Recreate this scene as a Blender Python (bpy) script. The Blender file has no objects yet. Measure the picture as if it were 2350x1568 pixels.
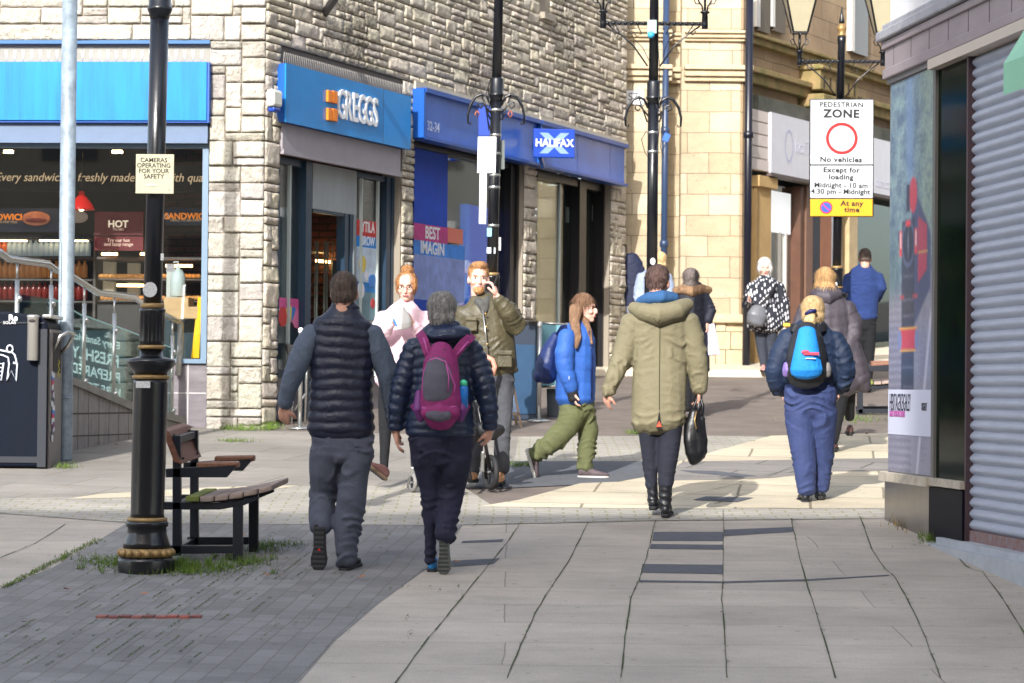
import bpy, bmesh, math, random
import numpy as np
from mathutils import Vector, Matrix, noise
V = Vector
PI = math.pi
rnd = random.Random(7)
scene = bpy.context.scene
COL = scene.collection
# ---------------------------------------------------------------- camera
FPX = 5780.0                      # focal length for a 2350 px wide frame
PITCH, ROLL, CAMZ, SLOPE = math.radians(1.05), 0.0095, 2.07, 0.0661
cam_d = bpy.data.cameras.new('camera')
cam_d.sensor_width = 36.0
cam_d.lens = 36.0 * FPX / 2350.0
cam_d.clip_start, cam_d.clip_end = 0.3, 400
cam_d.dof.use_dof = True
cam_d.dof.focus_distance = 16.5
cam_d.dof.aperture_fstop = 6.3
cam = bpy.data.objects.new('camera', cam_d)
COL.objects.link(cam)
RM = Matrix.Rotation(PI/2 + PITCH, 3, 'X') @ Matrix.Rotation(ROLL, 3, 'Z')
cam.matrix_world = Matrix.Translation((0, 0, CAMZ)) @ RM.to_4x4()
scene.camera = cam
# ---------------------------------------------------------------- light
SUNDIR = V((-0.29, -1.0, 0.56)).normalized()      # towards the sun
sun_d = bpy.data.lights.new('sun', 'SUN')
sun_d.energy = 2.25
sun_d.angle = math.radians(0.5)
sun_d.color = (1.0, 0.975, 0.94)
sun = bpy.data.objects.new('sun', sun_d)
COL.objects.link(sun)
sun.rotation_euler = SUNDIR.to_track_quat('Z', 'Y').to_euler()
w = bpy.data.worlds.new('World')
scene.world = w
w.use_nodes = True
nt = w.node_tree
sky = nt.nodes.new('ShaderNodeTexSky')
sky.sky_type = 'NISHITA'
sky.sun_disc = False
sky.sun_elevation = math.asin(SUNDIR.z)
sky.sun_rotation = math.atan2(SUNDIR.x, SUNDIR.y)
sky.dust_density = 2.5
bg = nt.nodes['Background']
hs_ = nt.nodes.new('ShaderNodeHueSaturation'); hs_.inputs['Saturation'].default_value = 0.6
nt.links.new(sky.outputs[0], hs_.inputs['Color']); nt.links.new(hs_.outputs[0], bg.inputs[0])
bg.inputs[1].default_value = 0.15
scene.view_settings.view_transform = 'Standard'
scene.view_settings.look = 'None'
scene.view_settings.exposure = 1.52
scene.view_settings.gamma = 1
scene.cycles.max_bounces = 6
scene.cycles.transparent_max_bounces = 12
scene.cycles.sample_clamp_indirect = 4
# ---------------------------------------------------------------- layout helpers
CO = V((0, 0, CAMZ))
def ray(u, v): return RM @ V(((u-1175)/FPX, -(v-784)/FPX, -1.0))
def gz(y): return SLOPE*y
def G(u, v, h=0.0):
    d = ray(u, v); t = (h - CAMZ)/(d.z - SLOPE*d.y); return CO + d*t
def P(u, v, y):
    d = ray(u, v); return CO + d*(y/d.y)
class Frame:
    def __init__(s, o, d):
        s.o = V((o[0], o[1], 0)); s.d = V((d[0], d[1], 0)).normalized(); s.n = V((s.d.y, -s.d.x, 0))
    def pt(s, a, n, z): return s.o + s.d*a + s.n*n + V((0, 0, z))
    def px(s, u, v, n=0.0):
        d = ray(u, v); o = s.o + s.n*n
        t = (o - CO).dot(s.n)/d.dot(s.n); p = CO + d*t
        return (p - o).dot(s.d), p.z
    def s(s_, u, v=700, n=0.0): return s_.px(u, v, n)[0]
    def z(s_, u, v, n=0.0): return s_.px(u, v, n)[1]
# ---------------------------------------------------------------- mesh builder
def rot_to(d, up=V((0, 0, 1))):
    z = d.normalized(); x = up.cross(z)
    if x.length < 1e-4: x = V((1, 0, 0)).cross(z)
    x.normalize(); return Matrix((x, z.cross(x), z)).transposed()
class MB:
    def __init__(s): s.v = []; s.f = []; s.sm = []; s.mi = []; s.m = 0; s.col = []; s.c = None
    def add(s, vs, fs, smooth=False):
        b = len(s.v); s.v += [tuple(p) for p in vs]
        for f in fs:
            s.f.append(tuple(i+b for i in f)); s.sm.append(smooth); s.mi.append(s.m); s.col.append(s.c)
        return s
    def hexa(s, p): return s.add(p, [(0,1,2,3),(7,6,5,4),(0,4,5,1),(1,5,6,2),(2,6,7,3),(3,7,4,0)])
    def box(s, c, sz, R=None):
        c = V(c); h = V(sz)/2; R = R or Matrix.Identity(3)
        q = [c + R @ V((x*h.x, y*h.y, z*h.z)) for z in (-1, 1) for x, y in ((-1,-1),(1,-1),(1,1),(-1,1))]
        return s.hexa(q)
    def fb(s, F, s0, s1, n0, n1, z0, z1):
        return s.hexa([F.pt(a, n, z) for z in (z0, z1) for a, n in ((s0,n0),(s1,n0),(s1,n1),(s0,n1))])
    def bar(s, a, b, w, h=None, up=V((0, 0, 1))):
        a, b = V(a), V(b); h = h or w; R = rot_to(b-a, up)
        return s.box((a+b)/2, (w, h, (b-a).length), R)
    def loft(s, rings, smooth=True, caps=True):
        n = len(rings[0]); vs = [p for r in rings for p in r]; fs = []
        for i in range(len(rings)-1):
            for j in range(n):
                fs.append((i*n+j, i*n+(j+1) % n, (i+1)*n+(j+1) % n, (i+1)*n+j))
        if caps: fs.append(tuple(range(n))[::-1]); fs.append(tuple((len(rings)-1)*n+j for j in range(n)))
        return s.add(vs, fs, smooth)
    def lathe(s, c, prof, seg=24, lean=(0, 0), smooth=True):
        c = V(c)
        return s.loft([[c + V((lean[0]*z + r*math.cos(2*PI*j/seg), lean[1]*z + r*math.sin(2*PI*j/seg), z)) for j in range(seg)] for z, r in prof], smooth)
    def tube(s, pts, r, seg=8, caps=True, smooth=True):
        pts = [V(p) for p in pts]; rr = r if isinstance(r, (list, tuple)) else [r]*len(pts); rings = []
        u0 = None
        for i, p in enumerate(pts):
            t = (pts[min(i+1, len(pts)-1)] - pts[max(i-1, 0)]).normalized()
            if u0 is None:
                u0 = t.cross(V((0, 1, 0)))
                if u0.length < .1: u0 = t.cross(V((1, 0, 0)))
            u0 = (u0 - t*u0.dot(t)).normalized(); w_ = t.cross(u0)
            rings.append([p + (u0*math.cos(2*PI*j/seg) + w_*math.sin(2*PI*j/seg))*rr[i] for j in range(seg)])
        return s.loft(rings, smooth, caps)
    def ell(s, c, r, R=None, seg=16, rg=10):
        c = V(c); R = R or Matrix.Identity(3); vs = []; fs = []
        vs.append(c + R @ V((0, 0, -r[2])))
        for i in range(1, rg):
            a = -PI/2 + PI*i/rg
            for j in range(seg):
                b = 2*PI*j/seg
                vs.append(c + R @ V((r[0]*math.cos(a)*math.cos(b), r[1]*math.cos(a)*math.sin(b), r[2]*math.sin(a))))
        vs.append(c + R @ V((0, 0, r[2])))
        for j in range(seg): fs.append((0, 1+(j+1) % seg, 1+j))
        for i in range(rg-2):
            for j in range(seg):
                a = 1+i*seg; fs.append((a+j, a+(j+1) % seg, a+seg+(j+1) % seg, a+seg+j))
        a = 1+(rg-2)*seg
        for j in range(seg): fs.append((a+j, a+(j+1) % seg, len(vs)-1))
        return s.add(vs, fs, True)
    def prism(s, pts, ext):
        pts = [V(p) for p in pts]; n = len(pts); e = V(ext)
        return s.add(pts + [p+e for p in pts], [tuple(range(n))[::-1], tuple(range(n, 2*n))] + [(i, (i+1) % n, n+(i+1) % n, n+i) for i in range(n)])
    def chain(s, pts, seg=16):
        """pts: (Vector, ra, rb) closed rounded limb"""
        rings = []; N = len(pts)
        def ring(p, t, ra, rb):
            a = t.cross(V((0, 1, 0)))
            if a.length < .25: a = t.cross(V((0, 0, 1))) if abs(t.z) < .8 else V((1, 0, 0))
            a.normalize(); b = t.cross(a).normalized()
            return [p + a*ra*math.cos(2*PI*j/seg) + b*rb*math.sin(2*PI*j/seg) for j in range(seg)]
        T = [(pts[min(i+1, N-1)][0]-pts[max(i-1, 0)][0]).normalized() for i in range(N)]
        p, ra, rb = pts[0]; q = min(ra, rb)
        for k, f in ((.55, .35), (.35, .75)): rings.append(ring(p - T[0]*q*k, T[0], ra*f, rb*f))
        for i, (p, ra, rb) in enumerate(pts): rings.append(ring(p, T[i], ra, rb))
        p, ra, rb = pts[-1]; q = min(ra, rb)
        for k, f in ((.35, .75), (.55, .35)): rings.append(ring(p + T[-1]*q*k, T[-1], ra*f, rb*f))
        return s.loft(rings)
def add_mesh(name, me, mats, parent=None, base=None):
    o = bpy.data.objects.new(name, me)
    for m in (mats if isinstance(mats, (list, tuple)) else [mats]):
        if m: me.materials.append(m)
    b = V((0, 0, 0))
    if parent is not None:
        o.parent = parent; q = parent
        while q: b += q.location; q = q.parent
    elif base is not None:
        b = V(base); o.location = b
    if b.length: me.transform(Matrix.Translation(-b))
    COL.objects.link(o); return o
def obj(name, mb, mats, parent=None, base=None, bevel=0):
    me = bpy.data.meshes.new(name); me.from_pydata(mb.v, [], mb.f)
    me.polygons.foreach_set('use_smooth', mb.sm); me.polygons.foreach_set('material_index', mb.mi)
    if any(c is not None for c in mb.col):
        ca = me.color_attributes.new('tint', 'FLOAT_COLOR', 'CORNER'); k = 0
        for p in me.polygons:
            c = mb.col[p.index] or (1, 1, 1)
            for _ in p.vertices: ca.data[k].color = (*c, 1); k += 1
    bm = bmesh.new(); bm.from_mesh(me); bmesh.ops.recalc_face_normals(bm, faces=bm.faces); bm.to_mesh(me); bm.free()
    if base is None and parent is None and mb.v:
        a = np.array(mb.v); base = ((a[:,0].min()+a[:,0].max())/2, (a[:,1].min()+a[:,1].max())/2, a[:,2].min())
    o = add_mesh(name, me, mats, parent, base)
    if bevel:
        m = o.modifiers.new('bevel', 'BEVEL'); m.width = bevel; m.segments = 2; m.limit_method = 'ANGLE'
    return o
def tag(o, label=None, cat=None, group=None, kind=None):
    if label: o['label'] = label
    if cat: o['category'] = cat
    if group: o['group'] = group
    if kind: o['kind'] = kind
    return o
def thing(name, loc, label, cat, group=None):
    o = bpy.data.objects.new(name, None); o.location = V(loc); o.empty_display_size = .1; COL.objects.link(o)
    return tag(o, label, cat, group)
def remesh(mb, vox, it=4, fac=.5):
    me = bpy.data.meshes.new('t'); me.from_pydata(mb.v, [], mb.f)
    bm = bmesh.new(); bm.from_mesh(me); bmesh.ops.recalc_face_normals(bm, faces=bm.faces); bm.to_mesh(me); bm.free()
    o = bpy.data.objects.new('t', me); COL.objects.link(o)
    m = o.modifiers.new('r', 'REMESH'); m.mode = 'VOXEL'; m.voxel_size = vox; m.use_smooth_shade = True
    if it: m = o.modifiers.new('s', 'SMOOTH'); m.factor = fac; m.iterations = it
    dg = bpy.context.evaluated_depsgraph_get(); dg.update()
    out = bpy.data.meshes.new_from_object(o.evaluated_get(dg))
    bpy.data.objects.remove(o); bpy.data.meshes.remove(me)
    return out
# ---------------------------------------------------------------- materials
def L(c): return tuple(((x/255)/12.92 if x/255 <= .04045 else ((x/255+.055)/1.055)**2.4) for x in c)
MATS = {}
def M(name, rgb, rough=.6, metal=0, var=0, vs=6, bump=0, bs=60, rgb2=None, tint=False, emit=0, stretch=None, spec=.5, coat=0, bd=.01, dist=0):
    """rgb is sRGB 0-255 base colour"""
    if name in MATS: return MATS[name]
    m = bpy.data.materials.new(name); m.use_nodes = True; n = m.node_tree; N = n.nodes; K = n.links.new; MATS[name] = m
    b = N['Principled BSDF']; c = L(rgb)
    b.inputs['Base Color'].default_value = (*c, 1); b.inputs['Roughness'].default_value = rough; b.inputs['Metallic'].default_value = metal
    b.inputs['Specular IOR Level'].default_value = spec
    b.inputs['Coat Weight'].default_value = coat
    tc = N.new('ShaderNodeTexCoord'); src = tc.outputs['Object']
    if stretch:
        mp = N.new('ShaderNodeMapping'); mp.inputs['Scale'].default_value = stretch; K(src, mp.inputs[0]); src = mp.outputs[0]
    out = None
    if var or rgb2:
        t = N.new('ShaderNodeTexNoise'); t.inputs['Scale'].default_value = vs; t.inputs['Detail'].default_value = 8; t.inputs['Roughness'].default_value = .65; K(src, t.inputs[0])
        r = N.new('ShaderNodeValToRGB'); r.color_ramp.elements[0].position = .32; r.color_ramp.elements[1].position = .68
        c2 = L(rgb2) if rgb2 else tuple(min(1, x*(1+var)) for x in c)
        c1 = c if rgb2 else tuple(x*(1-var) for x in c)
        r.color_ramp.elements[0].color = (*c1, 1); r.color_ramp.elements[1].color = (*c2, 1)
        K(t.outputs[0], r.inputs[0]); out = r.outputs[0]
    if tint:
        a = N.new('ShaderNodeAttribute'); a.attribute_name = 'tint'
        x = N.new('ShaderNodeMix'); x.data_type = 'RGBA'; x.blend_type = 'MULTIPLY'; x.inputs[0].default_value = 1
        if out: K(out, x.inputs[6])
        else: x.inputs[6].default_value = (*c, 1)
        K(a.outputs['Color'], x.inputs[7]); out = x.outputs[2]
    if out: K(out, b.inputs['Base Color'])
    if bump:
        t = N.new('ShaderNodeTexNoise'); t.inputs['Scale'].default_value = bs; t.inputs['Detail'].default_value = 5; t.inputs['Distortion'].default_value = dist; K(src, t.inputs[0])
        d = N.new('ShaderNodeBump'); d.inputs['Strength'].default_value = bump; d.inputs['Distance'].default_value = bd; K(t.outputs[0], d.inputs['Height']); K(d.outputs[0], b.inputs['Normal'])
    if emit:
        b.inputs['Emission Color'].default_value = (*c, 1); b.inputs['Emission Strength'].default_value = emit
    return m
def glassmat(name, refl=.12, tintc=(200, 215, 215), rough=.02):
    if name in MATS: return MATS[name]
    m = bpy.data.materials.new(name); m.use_nodes = True; n = m.node_tree; N = n.nodes; K = n.links.new; MATS[name] = m
    N.remove(N['Principled BSDF'])
    t = N.new('ShaderNodeBsdfTransparent'); t.inputs[0].default_value = (*L(tintc), 1)
    g = N.new('ShaderNodeBsdfGlossy'); g.inputs['Roughness'].default_value = rough
    fr = N.new('ShaderNodeFresnel'); fr.inputs[0].default_value = 1.5
    ad = N.new('ShaderNodeMath'); ad.operation = 'MULTIPLY_ADD'; ad.inputs[1].default_value = .42; ad.inputs[2].default_value = refl; ad.use_clamp = True; K(fr.outputs[0], ad.inputs[0])
    x = N.new('ShaderNodeMixShader'); K(ad.outputs[0], x.inputs[0]); K(t.outputs[0], x.inputs[1]); K(g.outputs[0], x.inputs[2])
    K(x.outputs[0], N['Material Output'].inputs[0]); return m
# ---------------------------------------------------------------- text
def text_mesh(txt, size, bold=0.0, ext=0.001, align='CENTER', font_w=1.0, spacing=1.0, shear=0):
    c = bpy.data.curves.new('t', 'FONT'); c.body = txt; c.size = size; c.offset = bold*size; c.extrude = ext; c.align_x = align; c.align_y = 'CENTER'
    c.space_character = spacing; c.resolution_u = 3; c.shear = shear
    o = bpy.data.objects.new('t', c); COL.objects.link(o)
    dg = bpy.context.evaluated_depsgraph_get(); dg.update()
    me = bpy.data.meshes.new_from_object(o.evaluated_get(dg)); bpy.data.objects.remove(o); bpy.data.curves.remove(c)
    me.transform(Matrix.Diagonal((font_w, 1, 1, 1))); return me
def text_on(name, txt, pos, xdir, ndir, size, m, parent, **k):
    """text centred at pos, running along xdir, facing ndir"""
    me = text_mesh(txt, size, **k); x = V(xdir).normalized(); z = V(ndir).normalized(); y = z.cross(x)
    me.transform(Matrix.Translation(V(pos)) @ Matrix((x, y, z)).transposed().to_4x4())
    return add_mesh(name, me, m, parent)
# ================================================================ frames
CN = G(600, 985); BN = G(1415, 857); RN = G(2037, 1194)
S = Frame(CN, BN - CN)
a4 = math.radians(4)
F = Frame(CN, (math.cos(a4), -math.sin(a4)))
Q = Frame(RN, (.128, -.992))
def pbox(mb, F_, u0, u1, v0, v1, n0, n1):
    um, vm = (u0+u1)/2, (v0+v1)/2
    return mb.fb(F_, F_.s(u0, vm, n1), F_.s(u1, vm, n1), n0, n1, F_.z(um, v1, n1), F_.z(um, v0, n1))
# ================================================================ materials
m_tar = M('tarmac', (112, 102, 94), .9, var=.22, vs=2.2, bump=.5, bs=120)
m_asph = M('dark_asphalt', (92, 94, 98), .9, var=.15, vs=8, bump=.6, bs=150)
m_patch = M('asphalt_patch', (88, 90, 96), .9, var=.12, vs=14, bump=.6, bs=160)
def slabmat(name, c1, c2, rot=0.0, w_=.9, h_=.6, mortar=(80, 82, 60), msz=.012):
    m = bpy.data.materials.new(name); m.use_nodes = True; n = m.node_tree; N = n.nodes; K = n.links.new
    b = N['Principled BSDF']; b.inputs['Roughness'].default_value = .8
    tc = N.new('ShaderNodeTexCoord'); mp = N.new('ShaderNodeMapping'); mp.inputs['Rotation'].default_value = (0, 0, rot); K(tc.outputs['Object'], mp.inputs[0])
    wz = N.new('ShaderNodeTexNoise'); wz.inputs['Scale'].default_value = 1.4; K(mp.outputs[0], wz.inputs[0])
    mx = N.new('ShaderNodeVectorMath'); mx.operation = 'MULTIPLY_ADD'; mx.inputs[1].default_value = (.05, .05, 0); K(wz.outputs[1], mx.inputs[0]); K(mp.outputs[0], mx.inputs[2])
    br = N.new('ShaderNodeTexBrick'); br.inputs['Scale'].default_value = 1; br.inputs['Brick Width'].default_value = w_; br.inputs['Row Height'].default_value = h_
    br.inputs['Mortar Size'].default_value = msz; br.inputs['Mortar Smooth'].default_value = .3; br.inputs['Bias'].default_value = -.1
    br.inputs['Color1'].default_value = (*L(c1), 1); br.inputs['Color2'].default_value = (*L(c2), 1); br.inputs['Mortar'].default_value = (*L(mortar), 1)
    K(mx.outputs[0], br.inputs[0])
    st = N.new('ShaderNodeMapping'); st.inputs['Scale'].default_value = (1.0, 1.9, 1); K(tc.outputs['Object'], st.inputs[0])
    t = N.new('ShaderNodeTexNoise'); t.inputs['Scale'].default_value = 2.2; t.inputs['Detail'].default_value = 9; t.inputs['Roughness'].default_value = .7; K(st.outputs[0], t.inputs[0])
    t2 = N.new('ShaderNodeTexNoise'); t2.inputs['Scale'].default_value = 130; t2.inputs['Detail'].default_value = 2; K(tc.outputs['Object'], t2.inputs[0])
    r = N.new('ShaderNodeMapRange'); r.inputs[1].default_value = .3; r.inputs[2].default_value = .7; r.inputs[3].default_value = .84; r.inputs[4].default_value = 1.1; K(t.outputs[0], r.inputs[0])
    r2 = N.new('ShaderNodeMapRange'); r2.inputs[1].default_value = .3; r2.inputs[2].default_value = .7; r2.inputs[3].default_value = .86; r2.inputs[4].default_value = 1.12; K(t2.outputs[0], r2.inputs[0])
    mm = N.new('ShaderNodeMath'); mm.operation = 'MULTIPLY'; K(r.outputs[0], mm.inputs[0]); K(r2.outputs[0], mm.inputs[1])
    sc = N.new('ShaderNodeVectorMath'); sc.operation = 'SCALE'; vo = N.new('ShaderNodeTexVoronoi'); vo.inputs['Scale'].default_value = 5.5; K(tc.outputs['Object'], vo.inputs[0])
    gr = N.new('ShaderNodeMapRange'); gr.inputs[1].default_value = .06; gr.inputs[2].default_value = .10; gr.inputs[3].default_value = .72; gr.inputs[4].default_value = 1.0; K(vo.outputs[0], gr.inputs[0])
    t3_ = N.new('ShaderNodeTexNoise'); t3_.inputs['Scale'].default_value = .9; t3_.inputs['Detail'].default_value = 5; K(tc.outputs['Object'], t3_.inputs[0])
    g3 = N.new('ShaderNodeMapRange'); g3.inputs[1].default_value = .35; g3.inputs[2].default_value = .65; g3.inputs[3].default_value = .86; g3.inputs[4].default_value = 1.08; K(t3_.outputs[0], g3.inputs[0])
    m4 = N.new('ShaderNodeMath'); m4.operation = 'MULTIPLY'; K(gr.outputs[0], m4.inputs[0]); K(g3.outputs[0], m4.inputs[1])
    m5 = N.new('ShaderNodeMath'); m5.operation = 'MULTIPLY'; K(m4.outputs[0], m5.inputs[0]); K(mm.outputs[0], m5.inputs[1]); mm = m5
    K(br.outputs[0], sc.inputs[0]); K(mm.outputs[0], sc.inputs[3]); K(sc.outputs[0], b.inputs['Base Color'])
    ad = N.new('ShaderNodeMath'); ad.operation = 'MULTIPLY_ADD'; ad.inputs[1].default_value = -1.5; K(br.outputs['Fac'], ad.inputs[0]); K(t2.outputs[0], ad.inputs[2])
    d = N.new('ShaderNodeBump'); d.inputs['Strength'].default_value = .5; d.inputs['Distance'].default_value = .006; K(ad.outputs[0], d.inputs['Height']); K(d.outputs[0], b.inputs['Normal'])
    return m
m_slab = slabmat('grey_slab', (184, 173, 159), (172, 162, 149), 0, 4.0, .62, (142, 133, 122), .004)
m_slabL = slabmat('grey_slab_shade_tone', (134, 129, 121), (146, 140, 131), .25, .9, .62, (112, 106, 92), .008)  # dark tone stands for the shaded paving on the left
m_cream = slabmat('cream_slab', (205, 192, 166), (196, 184, 160), .12, 1.1, .8, (140, 130, 108), .012)
m_greys = slabmat('shade_patch_slab', (140, 134, 128), (130, 125, 120), .35, .9, .6, (90, 88, 80), .012)  # grey tone for shaded patches among the cream slabs
m_brick = slabmat('block_paving', (134, 131, 129), (117, 114, 112), -(PI/2 - .09), .21, .105, (108, 106, 96), .004)
m_sett = slabmat('pale_setts', (168, 162, 152), (158, 152, 146), 0, .2, .115, (142, 140, 104), .008)
# ================================================================ ground
def sheet(name, pts, lift, m, kind='structure', label=None, base=None):
    mb = MB(); mb.add([p + V((0, 0, lift*.55)) for p in pts], [tuple(range(len(pts)))])
    return tag(obj(name, mb, m, base=(0, 0, 0)), kind=kind)
def W2(x, y): return V((x, y, gz(y)))
sheet('ground', [W2(-90, -60), W2(90, -60), W2(90, 140), W2(-90, 140)], 0, m_tar)
sheet('slab_paving', [W2(-7, 5), W2(7, 5), W2(7, G(1800, 1178).y), W2(-7, G(100, 1160).y)], .004, m_slab)
def pxs(pts): return [G(u, v) for u, v in pts]
sheet('shade_tone_paving', pxs([(-300, 1160), (700, 1122), (1120, 1120), (1180, 1100), (1190, 1003), (700, 992), (628, 990), (470, 984), (-300, 1010)]), .006, m_slabL)  # mid-ground lit and shaded patches are put into separate paving colours
sheet('pale_sett_paving', pxs([(-300, 1150), (0, 1146), (300, 1140), (630, 1117), (1060, 1117), (1130, 1163), (2300, 1163), (2300, 1190), (1500, 1197), (1000, 1208), (300, 1202), (0, 1180), (-300, 1170)]), .012, m_sett)
sheet('sett_strip', pxs([(1190, 1003), (1640, 1001), (1770, 1004), (1560, 1062), (1180, 1064)]), .008, m_sett)
sheet('dark_asphalt_patch', pxs([(1180, 1060), (1560, 1060), (1500, 1095), (1380, 1112), (1160, 1122), (1090, 1121), (1110, 1066)]), .012, m_asph)
sheet('cream_slab_paving', pxs([(1100, 1165), (1190, 1150), (1330, 1112), (1420, 1108), (1500, 1094), (1560, 1060), (1770, 1002), (2500, 985), (2500, 1168), (1500, 1170)]), .016, m_cream)
sheet('cream_slab_strip', pxs([(150, 1148), (230, 1136), (480, 1121), (690, 1116), (600, 1130), (350, 1143)]), .016, m_cream)
sheet('shade_patch_paving', pxs([(1570, 1062), (1700, 1060), (2300, 1050), (2300, 1082), (1900, 1085), (1770, 1100), (1640, 1104), (1500, 1106), (1530, 1085)]), .020, m_greys)  # shaded patch drawn as a greyer slab sheet
sheet('brick_paving', pxs([(300, 1196), (700, 1202), (1062, 1206), (1035, 1245), (985, 1302), (870, 1385), (770, 1470), (640, 1620), (-900, 1620), (-420, 1480), (0, 1352), (120, 1305), (225, 1243)]), .008, m_brick)
mb = MB()
for q in ([(1500,1222),(1660,1222),(1660,1243),(1497,1243)], [(1662,1217),(1821,1211),(1820,1222),(1662,1232)], [(1494,1250),(1660,1252),(1659,1263),(1490,1261)], [(1474,1296),(1659,1298),(1659,1319),(1471,1316)],
          [(1467,1333),(1660,1336),(1850,1331),(2040,1321),(2040,1323),(1850,1335),(1660,1340),(1467,1338)], [(1062,1243),(1156,1239),(1152,1245),(1058,1248)], [(962,1311),(1040,1288),(1148,1283),(1132,1296),(1040,1302)], [(1560,1083),(1640,1084),(1740,1096),(1700,1099),(1590,1089)], [(1590,1151),(1620,1143),(1730,1146),(1690,1156)]):
    mb.add([G(u, v) + V((0, 0, .0045 if v > 1200 else .013)) for u, v in q], [tuple(range(len(q)))])
tag(obj('asphalt_repairs', mb, m_patch, base=(0, 0, 0)), kind='structure')
# far pavement with kerb in front of the sandstone building
FY = 35.2
mb = MB()
kb = [V((1.5, FY-1.3, 0)), V((4.1, FY-1.3, 0)), V((10.5, 46, 0)), V((10.5, 60, 0)), V((-5, 60, 0)), V((-5, FY-1.3, 0))]
mb.add([p + V((0, 0, gz(p.y)+.1)) for p in kb] + [p + V((0, 0, gz(p.y)-.2)) for p in kb], [tuple(range(6))] + [(i, (i+1) % 6, 6+(i+1) % 6, 6+i) for i in range(6)])
tag(obj('far_pavement', mb, M('kerb_stone', (200, 190, 170), .85, var=.12, bump=.3), base=(0, 0, 0)), kind='structure')
# seams between the slabs: ragged soil filled joints
def wob(pts, n=5, amp=1.0):
    out = []
    for (u0, v0), (u1, v1) in zip(pts, pts[1:]):
        for i in range(n):
            t = i/n; out.append((u0+(u1-u0)*t + rnd.uniform(-amp, amp), v0+(v1-v0)*t))
    out.append(pts[-1]); return out
Z6 = lambda a, b: (1193.4+.4922*a, 918+.4922*b)
SEAMS = [[Z6(*p) for p in q] for q in ([(315,580),(225,760),(130,900),(70,1000),(20,1110),(-60,1300)], [(630,570),(590,740),(555,840),(515,930),(490,1110),(470,1300)], [(948,520),(950,640),(945,850),(940,930),(955,1110),(965,1300)],
    [(1265,560),(1290,680),(1330,840),(1360,930),(1415,1110),(1470,1300)], [(1585,550),(1640,700),(1700,790),(1750,830),(1820,960),(1890,1110),(1960,1300)], [(1960,640),(2080,780),(2160,810),(2250,930),(2350,1090),(2440,1300)])]
SEAMS += [[(1190,1207),(1165,1246),(1110,1312),(1050,1386),(985,1464),(900,1580)], [(150,1205),(80,1250),(0,1282)], [(1480,1160),(1600,1135),(1760,1098),(1850,1062)], [(1640,1160),(1700,1140)], [(1700,1108),(1840,1075)]]
mb = MB(); seam_pts = []
for q in SEAMS:
    w2 = [G(*p) for p in wob(q)]
    seam_pts += w2
    for a, b in zip(w2, w2[1:]):
        t = (b-a); n_ = V((t.y, -t.x, 0)).normalized(); wa = rnd.uniform(.0015, .0045)
        zl = V((0, 0, .0055 if a.y < 17.3 else .0125)); mb.add([a-n_*wa+zl, a+n_*wa+zl, b+n_*wa+zl, b-n_*wa+zl], [(0,1,2,3)])
tag(obj('paving_joints', mb, M('joint_soil', (58, 56, 48), .95, rgb2=(70, 84, 40), vs=9), base=(0, 0, 0)), kind='structure')
# red bricks let into the block paving
mb = MB()
for i in range(9):
    x = 235 + i*27; p = G(x, 1418 + (i % 2)); mb.c = rnd.choice([(1,1,1), (.75,.7,.75), (1.1,.85,.8), (.6,.55,.6)])
    mb.box(p + V((0, 0, -.012)), (.052, .095, .05), Matrix.Rotation(.03*(i % 3), 3, 'Z'))
tag(obj('brick_course', mb, M('red_brick', (150, 96, 88), .85, var=.2, vs=30, bump=.4, tint=True), base=(0, 0, 0)), kind='structure')
# moss and grass in the joints
mb = MB(); g = rnd
def blade(p, h, w_):
    a = g.uniform(0, 2*PI); d = V((math.cos(a), math.sin(a), 0)); t = V((g.uniform(-1, 1), g.uniform(-1, 1), 0))*h*.6
    mb.c = g.choice([(1, 1, 1), (.7, .8, .6), (1.25, 1.15, .8), (.9, 1.05, .7), (1.3, 1.2, .5)])
    mb.add([p-d*w_, p+d*w_, p+t+V((0, 0, h))], [(0, 1, 2)])
def blob(p, r):
    mb.c = g.choice([(.8, .85, .6), (.6, .65, .5), (1.0, .95, .6), (.7, .75, .45), (.9, .7, .45)]); q = g.uniform(0, 6)
    mb.add([p + V((math.cos(q+t)*r*k, math.sin(q+t)*r*k*1.6, g.uniform(-.001, .003))) for t, k in ((0, 1), (1.1, .7), (2.3, 1), (3.5, .6), (4.8, .9))], [(0, 1, 2, 3, 4)])
def tuft(u, v, n, su, sv, h):
    for _ in range(n):
        q_ = G(u+g.gauss(0, su), v+g.gauss(0, sv)) + V((0, 0, .008)); blade(q_, h*g.uniform(.25, 1.2), .0025)
        if g.random() < .5: blob(q_, g.uniform(.004, .012))
for p in seam_pts:
    if g.random() < .55:
        for _ in range(g.randint(1, 9)): blob(p + V((g.gauss(0, .004), g.gauss(0, .06), .009)), g.uniform(.002, .006))
BL = []
for k in range(-2, 9):      # rows of moss along the block paving courses
    x0 = -2.3 + .105*k*1.0
    y = 11.6
    while y < 15.6:
        dens = .75 if 0 <= k <= 5 else .3
        if noise.noise(V((x0*9, y*1.6, 0))) > .12-dens*.3 and noise.noise(V((x0*9, y*7, 4))) > -.15:
            for _ in range(4): blob(V((x0 + .09*(y-12) + g.gauss(0, .004), y+g.uniform(0, .05), gz(y)+.008)), g.uniform(.002, .006))
        y += .03
for k in range(60):
    y0 = g.uniform(12, 17.3); x0 = g.uniform(-1.9, -.3) + (y0-14)*.05
    for _ in range(g.randint(6, 30)): blob(V((x0 + g.gauss(0, .006), y0+g.gauss(0, .12), gz(y0)+.008)), g.uniform(.002, .005))
tuft(300, 1302, 420, 50, 7, .035); tuft(400, 1310, 420, 34, 6, .04); tuft(475, 1306, 420, 50, 9, .035); tuft(570, 1292, 220, 24, 7, .04)
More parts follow.
